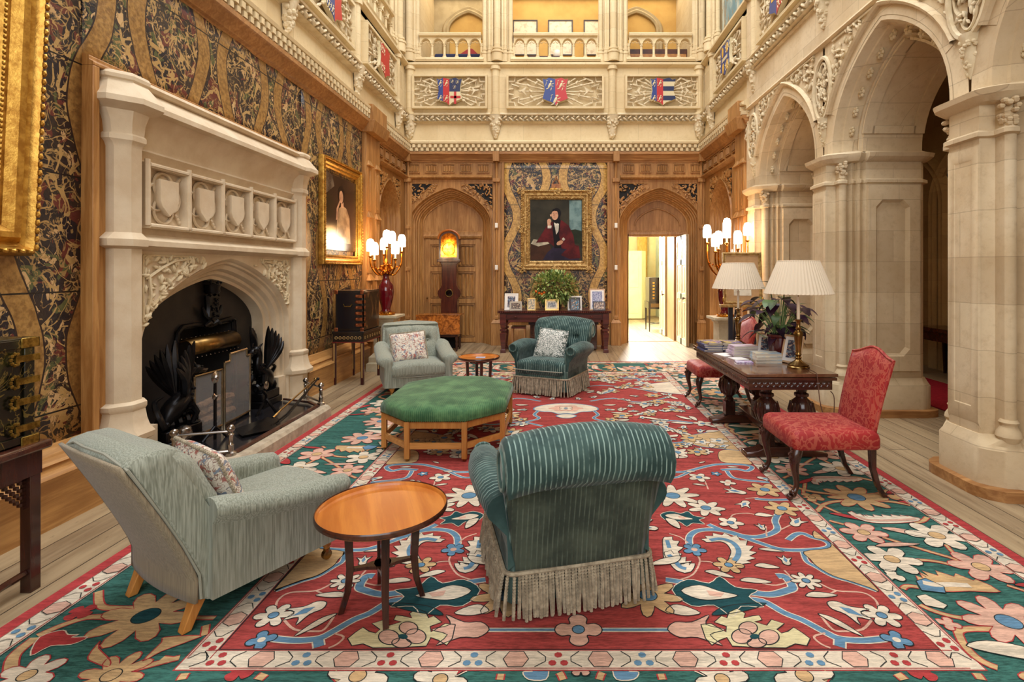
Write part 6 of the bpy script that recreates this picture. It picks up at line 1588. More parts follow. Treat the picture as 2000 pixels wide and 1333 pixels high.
# ---- red field: motifs of the near right quarter
F_ = Pt(); G8 = lambda L: [g8(*p) for p in L]
for P, w_ in (([(0, 790), (70, 800), (170, 820)], .035), ([(400, 895), (520, 905), (640, 970), (740, 1010), (860, 1075), (940, 1110), (1060, 1120), (1180, 1110)], .032), ([(940, 1112), (938, 1165)], .04),
             ([(155, 640), (130, 600), (130, 555), (170, 525), (250, 518), (340, 530), (430, 555), (520, 555), (600, 520), (590, 470), (610, 430)], .034), ([(230, 490), (300, 520), (420, 560), (520, 595), (620, 625), (740, 630), (860, 620), (885, 600), (850, 575), (790, 560), (740, 540), (700, 545), (660, 575)], .03),
             ([(740, 640), (760, 690), (810, 720), (900, 770), (1000, 800), (1140, 850)], .022), ([(360, 845), (480, 862), (570, 870), (650, 850), (685, 830), (645, 775), (600, 770)], .04),
             ([(0, 205), (100, 205), (200, 180), (280, 165), (400, 165), (465, 178), (440, 200), (380, 190), (300, 195)], .03), ([(330, 200), (360, 235), (430, 250), (560, 262)], .026), ([(480, 350), (560, 357), (680, 355)], .025), ([(0, 235), (60, 235), (130, 205)], .02)):
    F_.vine(G8(P), 'blue', w_, 1, 'cream')
for P, w_ in (([(20, 540), (80, 560), (120, 590)], .01), ([(165, 650), (185, 690), (150, 760), (80, 790)], .01), ([(185, 690), (260, 700), (320, 760)], .01), ([(520, 810), (600, 820), (700, 790)], .01), ([(830, 810), (920, 850), (1060, 860), (1130, 900), (1150, 950)], .011), ([(880, 870), (920, 850)], .01),
             ([(1110, 1010), (1060, 1060), (960, 1070), (900, 1060), (840, 990)], .012), ([(350, 490), (360, 440), (440, 430), (490, 440)], .01), ([(640, 740), (700, 800)], .01), ([(860, 1080), (800, 1100), (840, 1140), (900, 1165)], .01), ([(210, 250), (230, 300)], .01), ([(430, 350), (500, 345)], .01), ([(540, 500), (545, 555)], .01), ([(620, 520), (680, 490)], .01)):
    F_.vine(G8(P), 'pink', w_, 1)
F_.poly(G8([(800, 525), (850, 560), (900, 600), (1000, 700), (1148, 848), (1090, 830), (1000, 800), (900, 768), (815, 718), (780, 680), (745, 638), (870, 622), (892, 600), (860, 575), (800, 562)]), 'beige', 1)
F_.poly(G8([(285, 100), (330, 85), (400, 92), (470, 160), (400, 160), (300, 150)]), 'beige', 1)
for cx, cy, r, n_, c, cc, p_ in ((155, 628, 66, 5, 'blue', 'pink', 0), (350, 482, 72, 5, 'cream', 'blue', .3), (535, 303, 96, 6, 'beige', 'blue', .4), (628, 405, 96, 6, 'beige', 'blue', .4), (340, 712, 84, 6, 'beige', 'blue', 0), (757, 798, 82, 8, 'cream', 'blue', 0), (1165, 985, 104, 6, 'cream', 'blue', 0),
        (180, 236, 62, 5, 'cream', 'blue', .2), (38, 335, 150, 9, 'cream', 'blue', .6), (285, 37, 52, 5, 'cream', 'blue', 0), (195, 44, 46, 5, 'cream', 'blue', .2), (215, 95, 44, 5, 'cream', 'blue', .2), (335, 265, 44, 4, 'cream', 'pink', .2), (0, 950, 0, 5, 'cream', 'blue', 0), (1245, 1118, 78, 4, 'blue', 'cream', .2), (272, 216, 30, 5, 'blue', 'cream', 0), (100, 60, 44, 5, 'cream', 'blue', .2)):
    if r: x, y = g8(cx, cy); s = (850+cy/2.76-529)/1.6; flower(F_, x, y, r/2.76/s, n_, c, cc, 2, .4, 'dark', p_)
for P, w_ in (([(215, 585), (290, 570), (360, 590), (395, 640), (370, 690), (330, 700)], .1), ([(0, 640), (50, 690), (100, 735), (150, 700)], .09), ([(0, 560), (20, 620), (10, 700)], .08)): feather(F_, G8(P), w_)
for cx, cy, s_, a in ((950, 945, .13, -.75), (170, 350, .0, 0), (395, 315, .11, 2.6), (430, 375, .09, -2.2), (700, 485, .1, .9), (520, 510, .06, 1.6), (650, 695, .07, 1.4), (520, 240, .08, -.6)):
    if s_: x, y = g8(cx, cy); tulip(F_, x, y, s_, a)
for cx, cy, L, w_, a in ((250, 425, .12, .03, .5), (480, 440, .12, .035, -.1), (400, 795, .16, .03, -.1), (755, 880, .16, .03, .05), (820, 975, .2, .025, -.9), (480, 715, .13, .03, -.15), (210, 745, .15, .03, -.4), (145, 272, .1, .02, -.3), (110, 205, .08, .02, .1), (180, 160, .08, .015, .6), (500, 625, .14, .02, -.2), (0, 960, .16, .05, -.1), (330, 180, .1, .02, 0), (60, 130, .1, .03, .2), (0, 60, .1, .03, .4)):
    x, y = g8(cx, cy); leaf2(F_, x, y, L, w_, a)
x, y = g8(270, 868); lotus(F_, x, y, .21, -.15)
x, y = g8(90, 455); lotus(F_, x, y, .14, -.3)
x, y = g8(475, 1095); palmette(F_, x, y, .37, sy=.85)
x, y = g8(100, 1055); x = FCX
# centre line motifs
M_ = Pt()
flower(M_, FCX, 2.38, .105, 4, 'pink', 'blue', 2, pi/4); M_.vine([(FCX+.1, 2.38), (FCX+.3, 2.38), (FCX+.46, 2.38)], 'blue', .016, 1, 'cream'); tulip(M_, FCX+.48, 2.38, .17, 0, 'pink', None)
flower(M_, FCX+.35, 2.63, .17, 8, 'beige', 'blue', 2, .2, 'dark', .6); leaf2(M_, FCX+.62, 2.48, .3, .035, .3, 'teal')
# medallion and big rosettes along the axis
def medallion(y, s):
    M_.poly([(FCX+s*u, y+s*v) for u, v in ((-1, .1), (-.9, .45), (-.5, .75), (0, .85), (.5, .75), (.9, .45), (1, .1), (.75, -.15), (.45, -.2), (.25, -.42), (0, -.36), (-.25, -.42), (-.45, -.2), (-.75, -.15))], 'cream', 2, 'blue', .016)
    M_.poly([(FCX+s*.5*cos(t_)*(1+.12*cos(6*t_)), y+s*(.22+.36*sin(t_)*(1+.12*cos(6*t_)))) for t_ in [2*pi*k/36 for k in range(36)]], 'pink', 3, None)
    flower(M_, FCX, y+s*.22, s*.24, 4, 'cream', 'blue', 4, 0)
    M_.poly([(FCX+s*u, y+s*v) for u, v in ((-.3, -.62), (0, -.42), (.3, -.62), (.15, -.85), (0, -.9), (-.15, -.85))], 'cream', 2, 'blue', .014)
    for sg in (-1, 1): M_.vine([(FCX+sg*s*.85, y-.05*s), (FCX+sg*s*.95, y-.5*s), (FCX+sg*s*.8, y-.9*s), (FCX+sg*s*1.2, y-1.3*s)], 'blue', .03, 1, 'cream')
medallion(6.12, .37)
for yy, sx in ((5.3, .55), (4.7, .95), (7.1, .6), (7.6, 1.1), (3.6, .9)):
    flower(M_, FCX+sx, yy, .13, 7, 'beige' if sx < .7 else 'cream', 'blue', 2, .3, 'dark', .5)
for (cx, cy), (dx, dy) in (((.75, 5.9), (.25, .1)), ((.45, 6.9), (.2, .15)), ((1.1, 6.6), (.2, -.1)), ((.4, 4.9), (.25, -.1)), ((1.2, 5.2), (-.2, .15))):
    feather(M_, [(FCX+cx, cy), (FCX+cx+dx*.6, cy+dy), (FCX+cx+dx, cy+dy*1.8), (FCX+cx+dx*.7, cy+dy*2.6)], .08)
for P in (([.25, 5.5], [.5, 5.65], [.8, 5.55], [1.1, 5.7], [1.35, 5.6]), ([.3, 6.55], [.6, 6.7], [.9, 6.5], [1.3, 6.75]), ([.2, 7.3], [.5, 7.45], [.9, 7.3], [1.2, 7.0]), ([.2, 4.9], [.6, 5.05], [.9, 4.95], [1.3, 5.05]), ([.3, 7.9], [.8, 8.0], [1.3, 7.85])):
    M_.vine([(FCX+a, b_) for a, b_ in P], 'blue', .03, 1, 'cream')
rq = random.Random(14)
for k in range(176):
    x, y = FCX+rq.uniform(.1, 1.45), rq.uniform(4.7, 8.25)
    if k > 149: x, y = FCX+rq.uniform(.1, .62), rq.uniform(2.95, 4.75)
    if abs(y-6.2) < .45 and x < FCX+.5: continue
    if k % 3 == 0: flower(M_, x, y, rq.uniform(.06, .12), rq.choice((5, 6)), rq.choice(('cream', 'beige', 'cream')), 'blue', 5, rq.random(), 'dark', .2)
    elif k % 3 == 1: leaf2(M_, x, y, rq.uniform(.12, .24), .04, rq.uniform(0, 6.2), 'cream', 5)
    else: tulip(M_, x, y, .09, rq.uniform(0, 6.2), 'cream', 'blue', 5)
x = FX1
M_.poly([(FX1, 6.9), (FX1-.3, 7.05), (FX1-.5, 7.3), (FX1-.3, 7.55), (FX1, 7.7)], 'cream', 2, 'blue', .012); M_.poly([(FX1, 4.75), (FX1-.3, 4.85), (FX1-.45, 5.0), (FX1-.3, 5.2), (FX1, 5.35)], 'beige', 2, 'blue', .012)
fbox = (FX0, FX1, FY0_, FY1_)
for pt in (F_, M_):
    emit_motifs(pt, lambda x, y: (x, y), (FCX, FX1, FY0_, FY1_ if pt is M_ else 7.7)); emit_motifs(pt, lambda x, y: (2*FCX-x, y), (FX0, FCX, FY0_, FY1_ if pt is M_ else 7.7))
# far end mirrors the near end
emit_motifs(F_, lambda x, y: (x, 2*FCY-y), (FX0, FX1, 7.7, FY1_)); emit_motifs(F_, lambda x, y: (2*FCX-x, 2*FCY-y), (FX0, FX1, 7.7, FY1_))
# ---- green border
B_ = Pt()
for cx, cy, r, n_, c, cc, p_ in ((1068, 535, 120, 6, 'pink', 'beige', 0), (1462, 552, 155, 6, 'cream', 'beige', 0), (1220, 680, 150, 6, 'cream', 'beige', 0), (1700, 722, 160, 6, 'pink', 'beige', .1), (1850, 1020, 235, 8, 'pink', 'blue', .1), (1030, 345, 165, 8, 'beige', 'blue', .4), (1225, 770, 60, 3, 'cream', None, 0), (790, 345, 60, 4, 'beige', 'beige', 0), (1255, 345, 50, 3, 'beige', None, .2), (1525, 1030, 60, 4, 'pink', None, 0)):
    x, y = g8(cx, cy); s = (850+cy/2.76-529)/1.6; flower(B_, x, y, r/2.76/s, n_, c, cc, 2, .3, 'crim' if c != 'cream' else 'dark', p_)
for P, w_ in (([(740, 320), (800, 370), (870, 400), (960, 440)], .018), ([(1270, 240), (1220, 300), (1130, 330), (900, 320), (800, 300)], .02), ([(820, 415), (870, 375), (1000, 360), (1200, 365), (1350, 395), (1415, 430), (1390, 470), (1340, 480)], .025), ([(820, 415), (860, 460), (960, 490)], .016), ([(1170, 560), (1300, 600), (1430, 640), (1560, 680), (1600, 720), (1450, 690), (1310, 680)], .018), ([(1510, 600), (1560, 650), (1640, 670)], .016), ([(1360, 830), (1300, 825), (1280, 850), (1330, 900), (1420, 950), (1550, 990), (1700, 1010)], .022), ([(1840, 820), (1932, 850)], .014),
             ([(1830, 1060), (1600, 1060), (1590, 1110), (1640, 1180), (1720, 1240), (1850, 1290)], .03), ([(860, 1330), (870, 1280), (1000, 1280), (1100, 1290), (1180, 1333)], .03)):
    B_.vine(G8(P), 'beige', w_, 1, 'crim')
feather(B_, G8([(985, 425), (1080, 465), (1200, 470), (1320, 465), (1370, 460)]), .085, 'cream', 'pink', 2, 'crim'); feather(B_, G8([(1360, 800), (1450, 820), (1600, 820), (1800, 850)]), .13, 'beige', 'cream', 2, 'crim'); feather(B_, G8([(1070, 262), (950, 265), (820, 255)]), .06, 'beige', 'pink', 2, 'crim')
B_.poly(G8([(1350, 800), (1400, 785), (1500, 830), (1510, 865), (1380, 850)]), 'blue', 4)
B_.poly(G8([(1350, 880), (1400, 870), (1520, 930), (1500, 950), (1400, 930)]), 'cream', 2)
for cx, cy, L, w_, a, c in ((880, 430, .24, .03, -.5, 'crim'), (1250, 365, .14, .03, -.6, 'crim'), (1640, 600, .2, .05, -.9, 'crim'), (1160, 510, .3, .04, -.45, 'pink'), (1130, 610, .28, .03, .1, 'pink'), (1620, 1150, .4, .06, -.25, 'cream'), (1880, 820, .2, .03, -.2, 'crim')):
    x, y = g8(cx, cy); leaf2(B_, x, y, L, w_, a, c)
bR = (IX1+.012, BX1, BY0, BY1); cyb = (2.2+3.9)/2
per = 1.62
for k in range(5):
    y0, y1 = 2.15+per*k, min(BY1, 2.15+per*(k+1))
    if k == 4: y1 = BY1
    for sx in (0, 1):
        fx_ = (lambda x: x) if not sx else (lambda x: 2*FCX-x)
        bx = (IX1+.012, BX1) if not sx else (BX0, IX0-.012)
        if k % 2 == 0: f = lambda x, y, fx_=fx_, k=k: (fx_(x), y+per*k)
        else: f = lambda x, y, fx_=fx_, k=k: (fx_(x), 2*(2.15+per*k+per/2)-(y+per*k)) if False else (fx_(x), 2.15+per*(k+1)-(y-2.15))
        emit_motifs(B_, f, (bx[0], bx[1], 2.8 if sx and k == 0 else y0, y1))
# near and far bands of the border
N_ = Pt()
def gl(cx, cy): x, y = cx/2.857, 900+cy/2.857; s = (y-529)/1.6; return ((x-1090)/s, 1050/s)
def gm(cx, cy): x, y = 650+cx/2.667, 1000+cy/2.667; s = (y-529)/1.6; return ((x-1090)/s, 1050/s)
for cx, cy, r, n_, c, cc, p_ in ((815, 880, 260, 8, 'beige', 'teal', .1), (620, 1215, 190, 8, 'beige', 'beige', .1), (150, 1215, 170, 6, 'cream', 'beige', .1), (450, 860, 70, 4, 'crim', None, -.4), (1345, 1185, 80, 4, 'crim', None, -.4)):  # beige of the first flower has the armchair's shadow put into it
    x, y = gl(cx, cy); s = (900+cy/2.857-529)/1.6; flower(N_, x, y, r/2.857/s, n_, c, cc, 2, .3, 'crim', p_)
for P, w_ in (([(210, 990), (350, 930), (500, 885), (640, 890)], .03), ([(550, 740), (560, 820), (640, 835), (760, 835)], .03), ([(60, 1190), (80, 1100), (200, 1000)], .04), ([(1150, 930), (1130, 1010), (1060, 1090), (930, 1130), (740, 1180)], .025), ([(1010, 1237), (1050, 1190), (1150, 1180), (1180, 1150), (900, 1120)], .03), ([(1440, 1237), (1500, 1190), (1640, 1140), (1850, 1150), (1870, 1200)], .035), ([(1000, 890), (1250, 890)], .02)):
    N_.vine([gl(*p) for p in P], 'beige', w_, 1, 'crim')
N_.poly([gl(*p) for p in [(170, 1103), (220, 1000), (350, 960), (380, 985), (440, 985), (400, 1000), (490, 1000), (400, 1040), (280, 1050)]], 'crim', 2, 'cream'); N_.poly([gl(*p) for p in [(490, 1110), (560, 1020), (550, 1060), (615, 1130), (600, 1165), (520, 1140)]], 'beige', 2, 'crim'); N_.poly([gl(*p) for p in [(795, 1135), (900, 1030), (920, 1000), (1120, 990), (1060, 1020), (900, 1080)]], 'beige', 2, 'crim')
for cx, cy, r, n_, c, cc, p_ in ((130, 870, 170, 6, 'cream', 'beige', 0), (560, 888, 150, 6, 'cream', 'beige', 0), (1283, 830, 56, 4, 'pink', None, -.2)):
    x, y = gm(cx, cy); s = (1000+cy/2.667-529)/1.6; flower(N_, x, y, r/2.667/s, n_, c, cc, 2, .3, 'dark', p_)
for P, w_ in (([(870, 888), (890, 825), (950, 805), (1080, 808), (1140, 820), (1180, 850), (1200, 888)], .025), ([(0, 850), (40, 888)], .03)): N_.vine([gm(*p) for p in P], 'beige', w_, 1, 'crim')
N_.poly([gm(*p) for p in [(640, 870), (680, 815), (770, 805), (845, 800), (800, 830), (710, 840)]], 'crim', 2, 'cream'); N_.poly([gm(*p) for p in [(990, 850), (1040, 845), (1060, 825), (1120, 830), (1110, 888), (1020, 888)]], 'blue', 2, 'cream')
for sx in (0, 1):
    fx_ = (lambda x: x) if not sx else (lambda x: 2*FCX-x)
    bx = (BX0, FCX) if not sx else (FCX, BX1)
    emit_motifs(N_, lambda x, y: (fx_(x), y), (bx[0], bx[1], BY0, IY0-.012))
emit_motifs(N_, lambda x, y: (x, y), (BX0, IX0-.012, IY0-.0115, 2.8))
for k in range(3): emit_motifs(B_, lambda x, y: (BX0+(y-2.15)+per*k, IY1+(x-IX1)), (BX0+per*k, min(BX1, BX0+per*(k+1)), IY1+.012, BY1))
# ---- guard stripes: hexagons, three-petal sprigs, fine outlines
def guard(x0, y0, x1, y1, w):
    dx, dy = x1-x0, y1-y0; L = hypot(dx, dy); dx /= L; dy /= L; nx, ny = -dy, dx
    f = lambda a, b_: (x0+dx*a+nx*b_, y0+dy*a+ny*b_)
    n = int(L/.165); g = L/n; z = Z1+.0002
    for k in range(n):
        c = g*(k+.5)
        H_ = [(c-g*.17, -w*.4), (c+g*.17, -w*.4), (c+g*.3, 0), (c+g*.17, w*.4), (c-g*.17, w*.4), (c-g*.3, 0)] if k % 2 else None
        if H_:
            cb.m = CI['pink']; P = [f(*p) for p in H_]; cb.face([(*p, z) for p in P]); ribbon(P+[P[0]], .004, 'dark', z+.0003)
        else:
            cc = 'crim' if k % 4 == 0 else 'blue'
            for a, b_ in ((-.024, -w*.2), (.024, -w*.2), (0, w*.22)):
                cb.m = CI[cc]; P = [f(c+a+.017*cos(t_), b_+.016*sin(t_)) for t_ in [2*pi*j/7 for j in range(7)]]; cb.face([(*p, z+.0001) for p in P])
            ribbon([f(c-g*.55, -w*.4), f(c-g*.3, -w*.12), f(c-g*.3, w*.12), f(c-g*.5, w*.42)], .004, 'dark', z); ribbon([f(c+g*.55, -w*.4), f(c+g*.3, -w*.12), f(c+g*.3, w*.12), f(c+g*.5, w*.42)], .004, 'dark', z)
    for b_ in (-w*.47, w*.47): ribbon([f(0, b_), f(L, b_)], .004, 'crim', z)
m1, m2 = .057, .1225
guard(IX0+.055, IY0+m1, IX1-.055, IY0+m1, .108); guard(IX0+.055, IY1-m1, IX1-.055, IY1-m1, .108); guard(IX0+.055, IY0+.06, IX0+.055, IY1-.06, .1); guard(IX1-.055, IY0+.06, IX1-.055, IY1-.06, .1)
guard(CX0+m2, CY0+m2, CX0+m2, CY1-m2, .11); guard(CX1-m2, CY0+m2, CX1-m2, CY1-m2, .11); guard(CX0+m2, CY1-m2, CX1-m2, CY1-m2, .11); guard(CX0+m2, CY0+m2, CX1-m2, CY0+m2, .11)
cb.build('carpet', [CP[k] for k in CK], label='vast red carpet with dark green floral border covering the floor', cat='carpet', smooth=False)
# ================================================================ furniture round the walls
rnd = random.Random(77)
LACQ = NT('dark green gold lacquer', 'Object', .25, 0, .5)
n = LACQ; a = n.mix(n.noise(6, 4, .6, (1, 1, 1), .8).ss(.5, .62), (22, 20, 12), (50, 46, 20)); a = n.mix((n.noise(6, 3, .6, (1, 1, .6), 1.4)-.5).abs().lt(.012), a, (96, 78, 36)); n.col(a); LACQ = n.mat
LACB = NT('black lacquer gold figures', 'Object', .22, 0, .5); n = LACB; a = n.mix(n.noise(7, 4, .6, (1, 1, .6), 1).gt(.58), (20, 14, 14), (96, 64, 34)); a = n.mix(n.noise(9, 3, .6).gt(.64), a, (90, 40, 26)); n.col(a); LACB = n.mat
HINGE = mat('chased brass hinge', (170, 140, 66), (110, 86, 34), .3, .9, scale=30, bump=.3, bs=100)
t = thing('lacquer_cabinet', 'dark green lacquer cabinet with pierced brass hinges on its stand by the left edge', 'cabinet')
x1 = -2.63
q = MB(); q.box(-3.08, x1, 1.75, 2.70, .745, 1.27); q.build('body', LACQ, t, bev=.006)
q = MB()
for a_, c, d, e in ((1.76, 2.69, 1.22, 1.262), (1.76, 2.69, .752, .79), (2.64, 2.69, .79, 1.22), (1.76, 1.80, .79, 1.22)): q.box(x1, x1+.012, a_, c, d, e)
q.build('door_frame', LACQ, t, bev=.003)
for z in (.83, .96, 1.06, 1.17):
    q = MB(); q.box(x1+.01, x1+.02, 2.59, 2.71, z-.016, z+.016)
    for k in range(7): aa = radians(60+k*40); q.ball((x1+.016, 2.59+.022*cos(aa), z+.028*sin(aa)), (.006, .01, .01), 6, 4)
    q.build('hinge', HINGE, t)
q = MB()
for k in range(16): aa = 2*pi*k/16; q.ball((x1+.014, 2.3+.075*cos(aa), 1.0+.085*sin(aa)), (.008, .016, .016), 6, 4)
q.loft([[(x1+.012, 2.3+.075*cos(2*pi*k/16), 1.0+.085*sin(2*pi*k/16)) for k in range(16)], [(x1+.02, 2.3+.07*cos(2*pi*k/16), 1.0+.08*sin(2*pi*k/16)) for k in range(16)]]); q.build('lock_plate', HINGE, t)
for z in (.765, 1.25):
    q = MB(); q.box(x1+.008, x1+.018, 2.62, 2.712, z-.03, z+.02); q.box(-2.7, x1+.018, 2.702, 2.712, z-.03, z+.02); q.build('corner_mount', HINGE, t, bev=.004)
t = thing('cabinet_stand', 'dark carved stand with fretted corner brackets carrying the green lacquer cabinet', 'stand')
q = MB(); q.box(-3.1, -2.58, 1.7, 2.75, .7, .744); q.build('top', MAHOG, t, bev=.012)
q = MB(); q.box(-3.08, -2.61, 1.74, 2.72, .58, .7); q.build('frieze', MAHOGZ, t)
for x in (-3.05, -2.64):
    for y in (1.78, 2.69): q = MB(); q.box(x-.027, x+.027, y-.027, y+.027, 0, .58); q.build('leg', MAHOGZ, t, bev=.003)
q = MB()
for k in range(9):
    for j in range(9-k): 
        if (k+j) % 2 == 0 or j == 0 or k == 0: q.box(-2.65, -2.635, 2.648-k*.018, 2.664-k*.018, .565-j*.018, .58-j*.018)
q.build('fret_bracket', MAHOGZ, t)
q = MB(); q.tube(smoothpath([(-2.64, 2.66, .1), (-2.64, 2.5, .09), (-2.66, 2.35, .05), (-2.72, 2.2, .1)], 4), .016, 6); q.build('stretcher', MAHOGZ, t)
# ---- far lacquer cabinet with its stand
t = thing('lacquer_cabinet', 'black and gold lacquer cabinet beyond the fireplace, below the lady portrait', 'cabinet')
q = MB(); q.box(-3.12, -2.74, 7.53, 8.22, .752, 1.32); q.build('body', BLACK, t, bev=.006)
q = MB(); q.box(-2.74, -2.728, 7.56, 8.19, .78, 1.3); q.build('door', LACB, t, bev=.003)
q = MB(); q.box(-3.09, -2.77, 7.522, 7.53, .79, 1.29); q.build('side_panel', mat('black lacquer side', (18, 18, 24), rough=.2), t)
q = MB(); q.tube([(-3.0, 7.515, 1.13), (-2.98, 7.5, 1.1), (-2.9, 7.5, 1.1), (-2.88, 7.515, 1.13)], .006, 6); q.build('handle', HINGE, t)
COPM = mat('copper mount', (176, 104, 62), (120, 64, 40), .35, .8, scale=20)
for k in range(6):
    z = .84+.08*k; q = MB(); q.box(-2.82, -2.72, 7.515, 7.53, z-.022, z+.022); q.box(-2.735, -2.72, 7.515, 7.6, z-.022, z+.022); q.ball((-2.82, 7.52, z), (.022, .008, .022), 8, 5); q.build('hinge', COPM, t)
for x in (-3.1, -2.74):
    for z in (.77, 1.3): q = MB(); q.box(x-.03, x+.02, 7.512, 7.53, z-.03, z+.03); q.build('corner_mount', COPM, t, bev=.008)
t = thing('cabinet_stand', 'red and black japanned stand on slim square legs under the far lacquer cabinet', 'stand')
q = MB(); q.box(-3.16, -2.71, 7.5, 8.25, .72, .75); q.build('top', BLACK, t, bev=.005)
REDL = mat('red lacquer line', (110, 26, 26), rough=.3); GOLL = mat('gold scroll line', (176, 140, 80), rough=.4)
q = MB(); q.box(-3.15, -2.72, 7.51, 8.24, .6, .72)
q.m = 2; q.box(-3.155, -2.715, 7.505, 8.245, .592, .602)
q.m = 1
for k in range(7):
    q.torus((0, 0, 0), .018, .004, 8, 4, mp=lambda a_, b_, c_, k=k: (-3.1+k*.055+a_, 7.507+c_*.5, .66+b_))
    q.torus((0, 0, 0), .018, .004, 8, 4, mp=lambda a_, b_, c_, k=k: (-2.717+c_*.5, 7.57+k*.1+a_, .66+b_))
q.build('frieze', [BLACK, GOLL, REDL], t)
for x in (-3.13, -2.74):
    for y in (7.53, 8.22): q = MB(); q.box(x-.02, x+.02, y-.02, y+.02, 0, .6); q.m = 1; q.box(x-.008, x+.008, y-.022, y-.02, .1, .58); q.build('leg', [mat('oxblood lacquer', (56, 14, 16), rough=.25), GOLL], t, bev=.002)
# ---- pedestals, vases and candelabra
GLOW = emit('glowing silk shade', (255, 236, 205), 9.0); BULB = emit('lit candle tube', (255, 214, 150), 2.2)
OXB = mat('oxblood porcelain', (104, 12, 24), (80, 8, 18), .1, scale=5, coat=.6); GILTB = mat('burnished ormolu', (206, 136, 48), (150, 88, 24), .25, 1, scale=20)
def pedestal(label, x, y, h, m):
    t = thing('pedestal', label, 'pedestal', (x, y, 0))
    q = MB()
    def sq(a, z): return [(-a, -a, z), (a, -a, z), (a, a, z), (-a, a, z)]
    q.loft([sq(.24, 0), sq(.24, .12), sq(.21, .14), sq(.21, .22), sq(.17, .26), sq(.155, .28)]); q.build('plinth', m, t, ang=25)
    q = MB(); q.loft([sq(.15, .28), sq(.15, h-.1), sq(.17, h-.08), sq(.18, h-.05)]); q.build('shaft', m, t, ang=25)
    q = MB(); q.loft([sq(.2, h-.05), sq(.24, h-.035), sq(.24, h), ]); q.build('cap', m, t, ang=25)
PEDM = mat('pale painted stone pedestal', (198, 186, 156), (180, 166, 134), .6, scale=6)
pedestal('pale square pedestal in the left corner under the oxblood vase', -2.80, 8.75, .88, PEDM)
pedestal('pale square pedestal by the right pilaster under the dark red vase', 2.62, 8.4, .88, PEDM)
def candelabrum(label, lv, x, y, z0, spots, zb):
    t = thing('vase', lv, 'vase', (x, y, z0))
    q = MB(); q.lathe([(.001, .05), (.085, .05), (.07, .09), (.075, .12), (.11, .25), (.125, .38), (.115, .48), (.07, .55), (.05, .6), (.05, .66), (.07, .7), (.001, .7)], (0, 0, 0), 28); q.build('body', OXB, t, ang=60)
    q = MB(); q.lathe([(.14, 0), (.15, .02), (.12, .04), (.09, .06)], (0, 0, 0), 20)
    for k in range(14): aa = 2*pi*k/14; q.ball((.12*cos(aa), .12*sin(aa), .03), (.035, .02, .018), 6, 4, Matrix.Rotation(aa+.6, 3, 'Z'))
    q.build('foot', GILTB, t)
    t = thing('candelabrum', label, 'candelabrum', (x, y, z0+.7))
    q = MB(); q.lathe([(.05, -.04), (.08, -.02), (.05, .0), (.03, .06), (.045, .12), (.02, .2), (.001, .22)], (0, 0, 0), 14)
    for k in range(26): aa = rnd.uniform(0, 6.28); q.ball((.07*cos(aa), .07*sin(aa), rnd.uniform(-.05, .12)), (.035, .015, .02), 6, 4, Matrix.Rotation(aa, 3, 'Z'))
    q.build('stem', GILTB, t)
    for (dx, dy, dz) in spots:
        q = MB(); q.tube(smoothpath([(0, 0, .0), (dx*.5, dy*.5, -.05+zb), (dx*.95, dy*.95, dz*.35), (dx, dy, dz-.03)], 4), [.014]*12+[.01], 6)
        for k in range(5): f = .25+.15*k; q.ball((dx*f, dy*f, dz*.35*f), (.024, .012, .016), 5, 3, Matrix.Rotation(k*1.3, 3, 'Z'))
        q.lathe([(.008, -.04), (.03, -.02), (.035, -.01), (.014, 0)], (dx, dy, dz), 10); arm = q.build('arm', GILTB, t)
        q = MB(); q.lathe([(.013, 0), (.013, .11)], (dx, dy, dz), 8); q.build('candle_tube', BULB, arm)
        q = MB(); q.lathe([(.056, .07), (.06, .08), (.062, .18), (.056, .23), (.038, .265), (.001, .275)], (dx, dy, dz), 16); q.build('lamp_shade', GLOW, arm, ang=60)
candelabrum('gilt branched candelabrum with seven glowing shades on the left oxblood vase', 'oxblood porcelain vase on the left pedestal', -2.80, 8.75, .88, [(-.22, -.1, .26), (-.12, -.2, .2), (-.02, .1, .42), (.06, .12, .4), (.2, -.16, .22), (.24, .06, .34), (-.1, .2, .3)], 0)
candelabrum('gilt branched candelabrum with seven glowing shades beside the right pilaster', 'dark red vase on the right pedestal, behind the easel', 2.62, 8.4, .88, [(-.32, -.1, .46), (-.22, -.2, .32), (-.15, -.12, .36), (0, -.05, .46), (.05, .1, .58), (.12, -.2, .36), (.34, 0, .5)], 0)
for x, y in ((-2.80, 8.75), (2.62, 8.4)):
    point('candelabrum_light', (x, y, 2.05), 14, (1, .52, .18), .14)
    point('candelabrum_light', (x-.1*(1 if x > 0 else -1), y+.2, 2.25), 5, (1, .52, .18), .1)
# ---- long-case clock with lit dial, drop-leaf table
t = thing('longcase_clock', 'dark waisted long-case clock with arched glowing dial before the closed oak door', 'clock', (-2.27, 11.3, 0))
def sect(P, y0, y1, q): q.loft([[(x, y0, z) for x, z in P], [(x, y1, z) for x, z in P]])
CLK = m_wood('dark red walnut clock case', (58, 24, 18), (86, 38, 24), 'z', .22, coat=.4)
q = MB(); sect([(-.17, .42), (.17, .42), (.17, .98), (.16, 1.0), (.22, 1.05), (.24, 1.12), (.235, 1.18), (.18, 1.24), (.155, 1.3), (.155, 1.72), (.2, 1.78), (-.2, 1.78), (-.155, 1.72), (-.155, 1.3), (-.18, 1.24), (-.235, 1.18), (-.24, 1.12), (-.22, 1.05), (-.16, 1.0), (-.17, .98)], -.1, .1, q); q.build('trunk', CLK, t, bev=.008)
q = MB(); q.box(-.2, .2, -.12, .1, .0, .42); q.build('base', CLK, t, bev=.01)
arc = [(.2*cos(pi*k/12), 2.26+.16*sin(pi*k/12)) for k in range(13)]
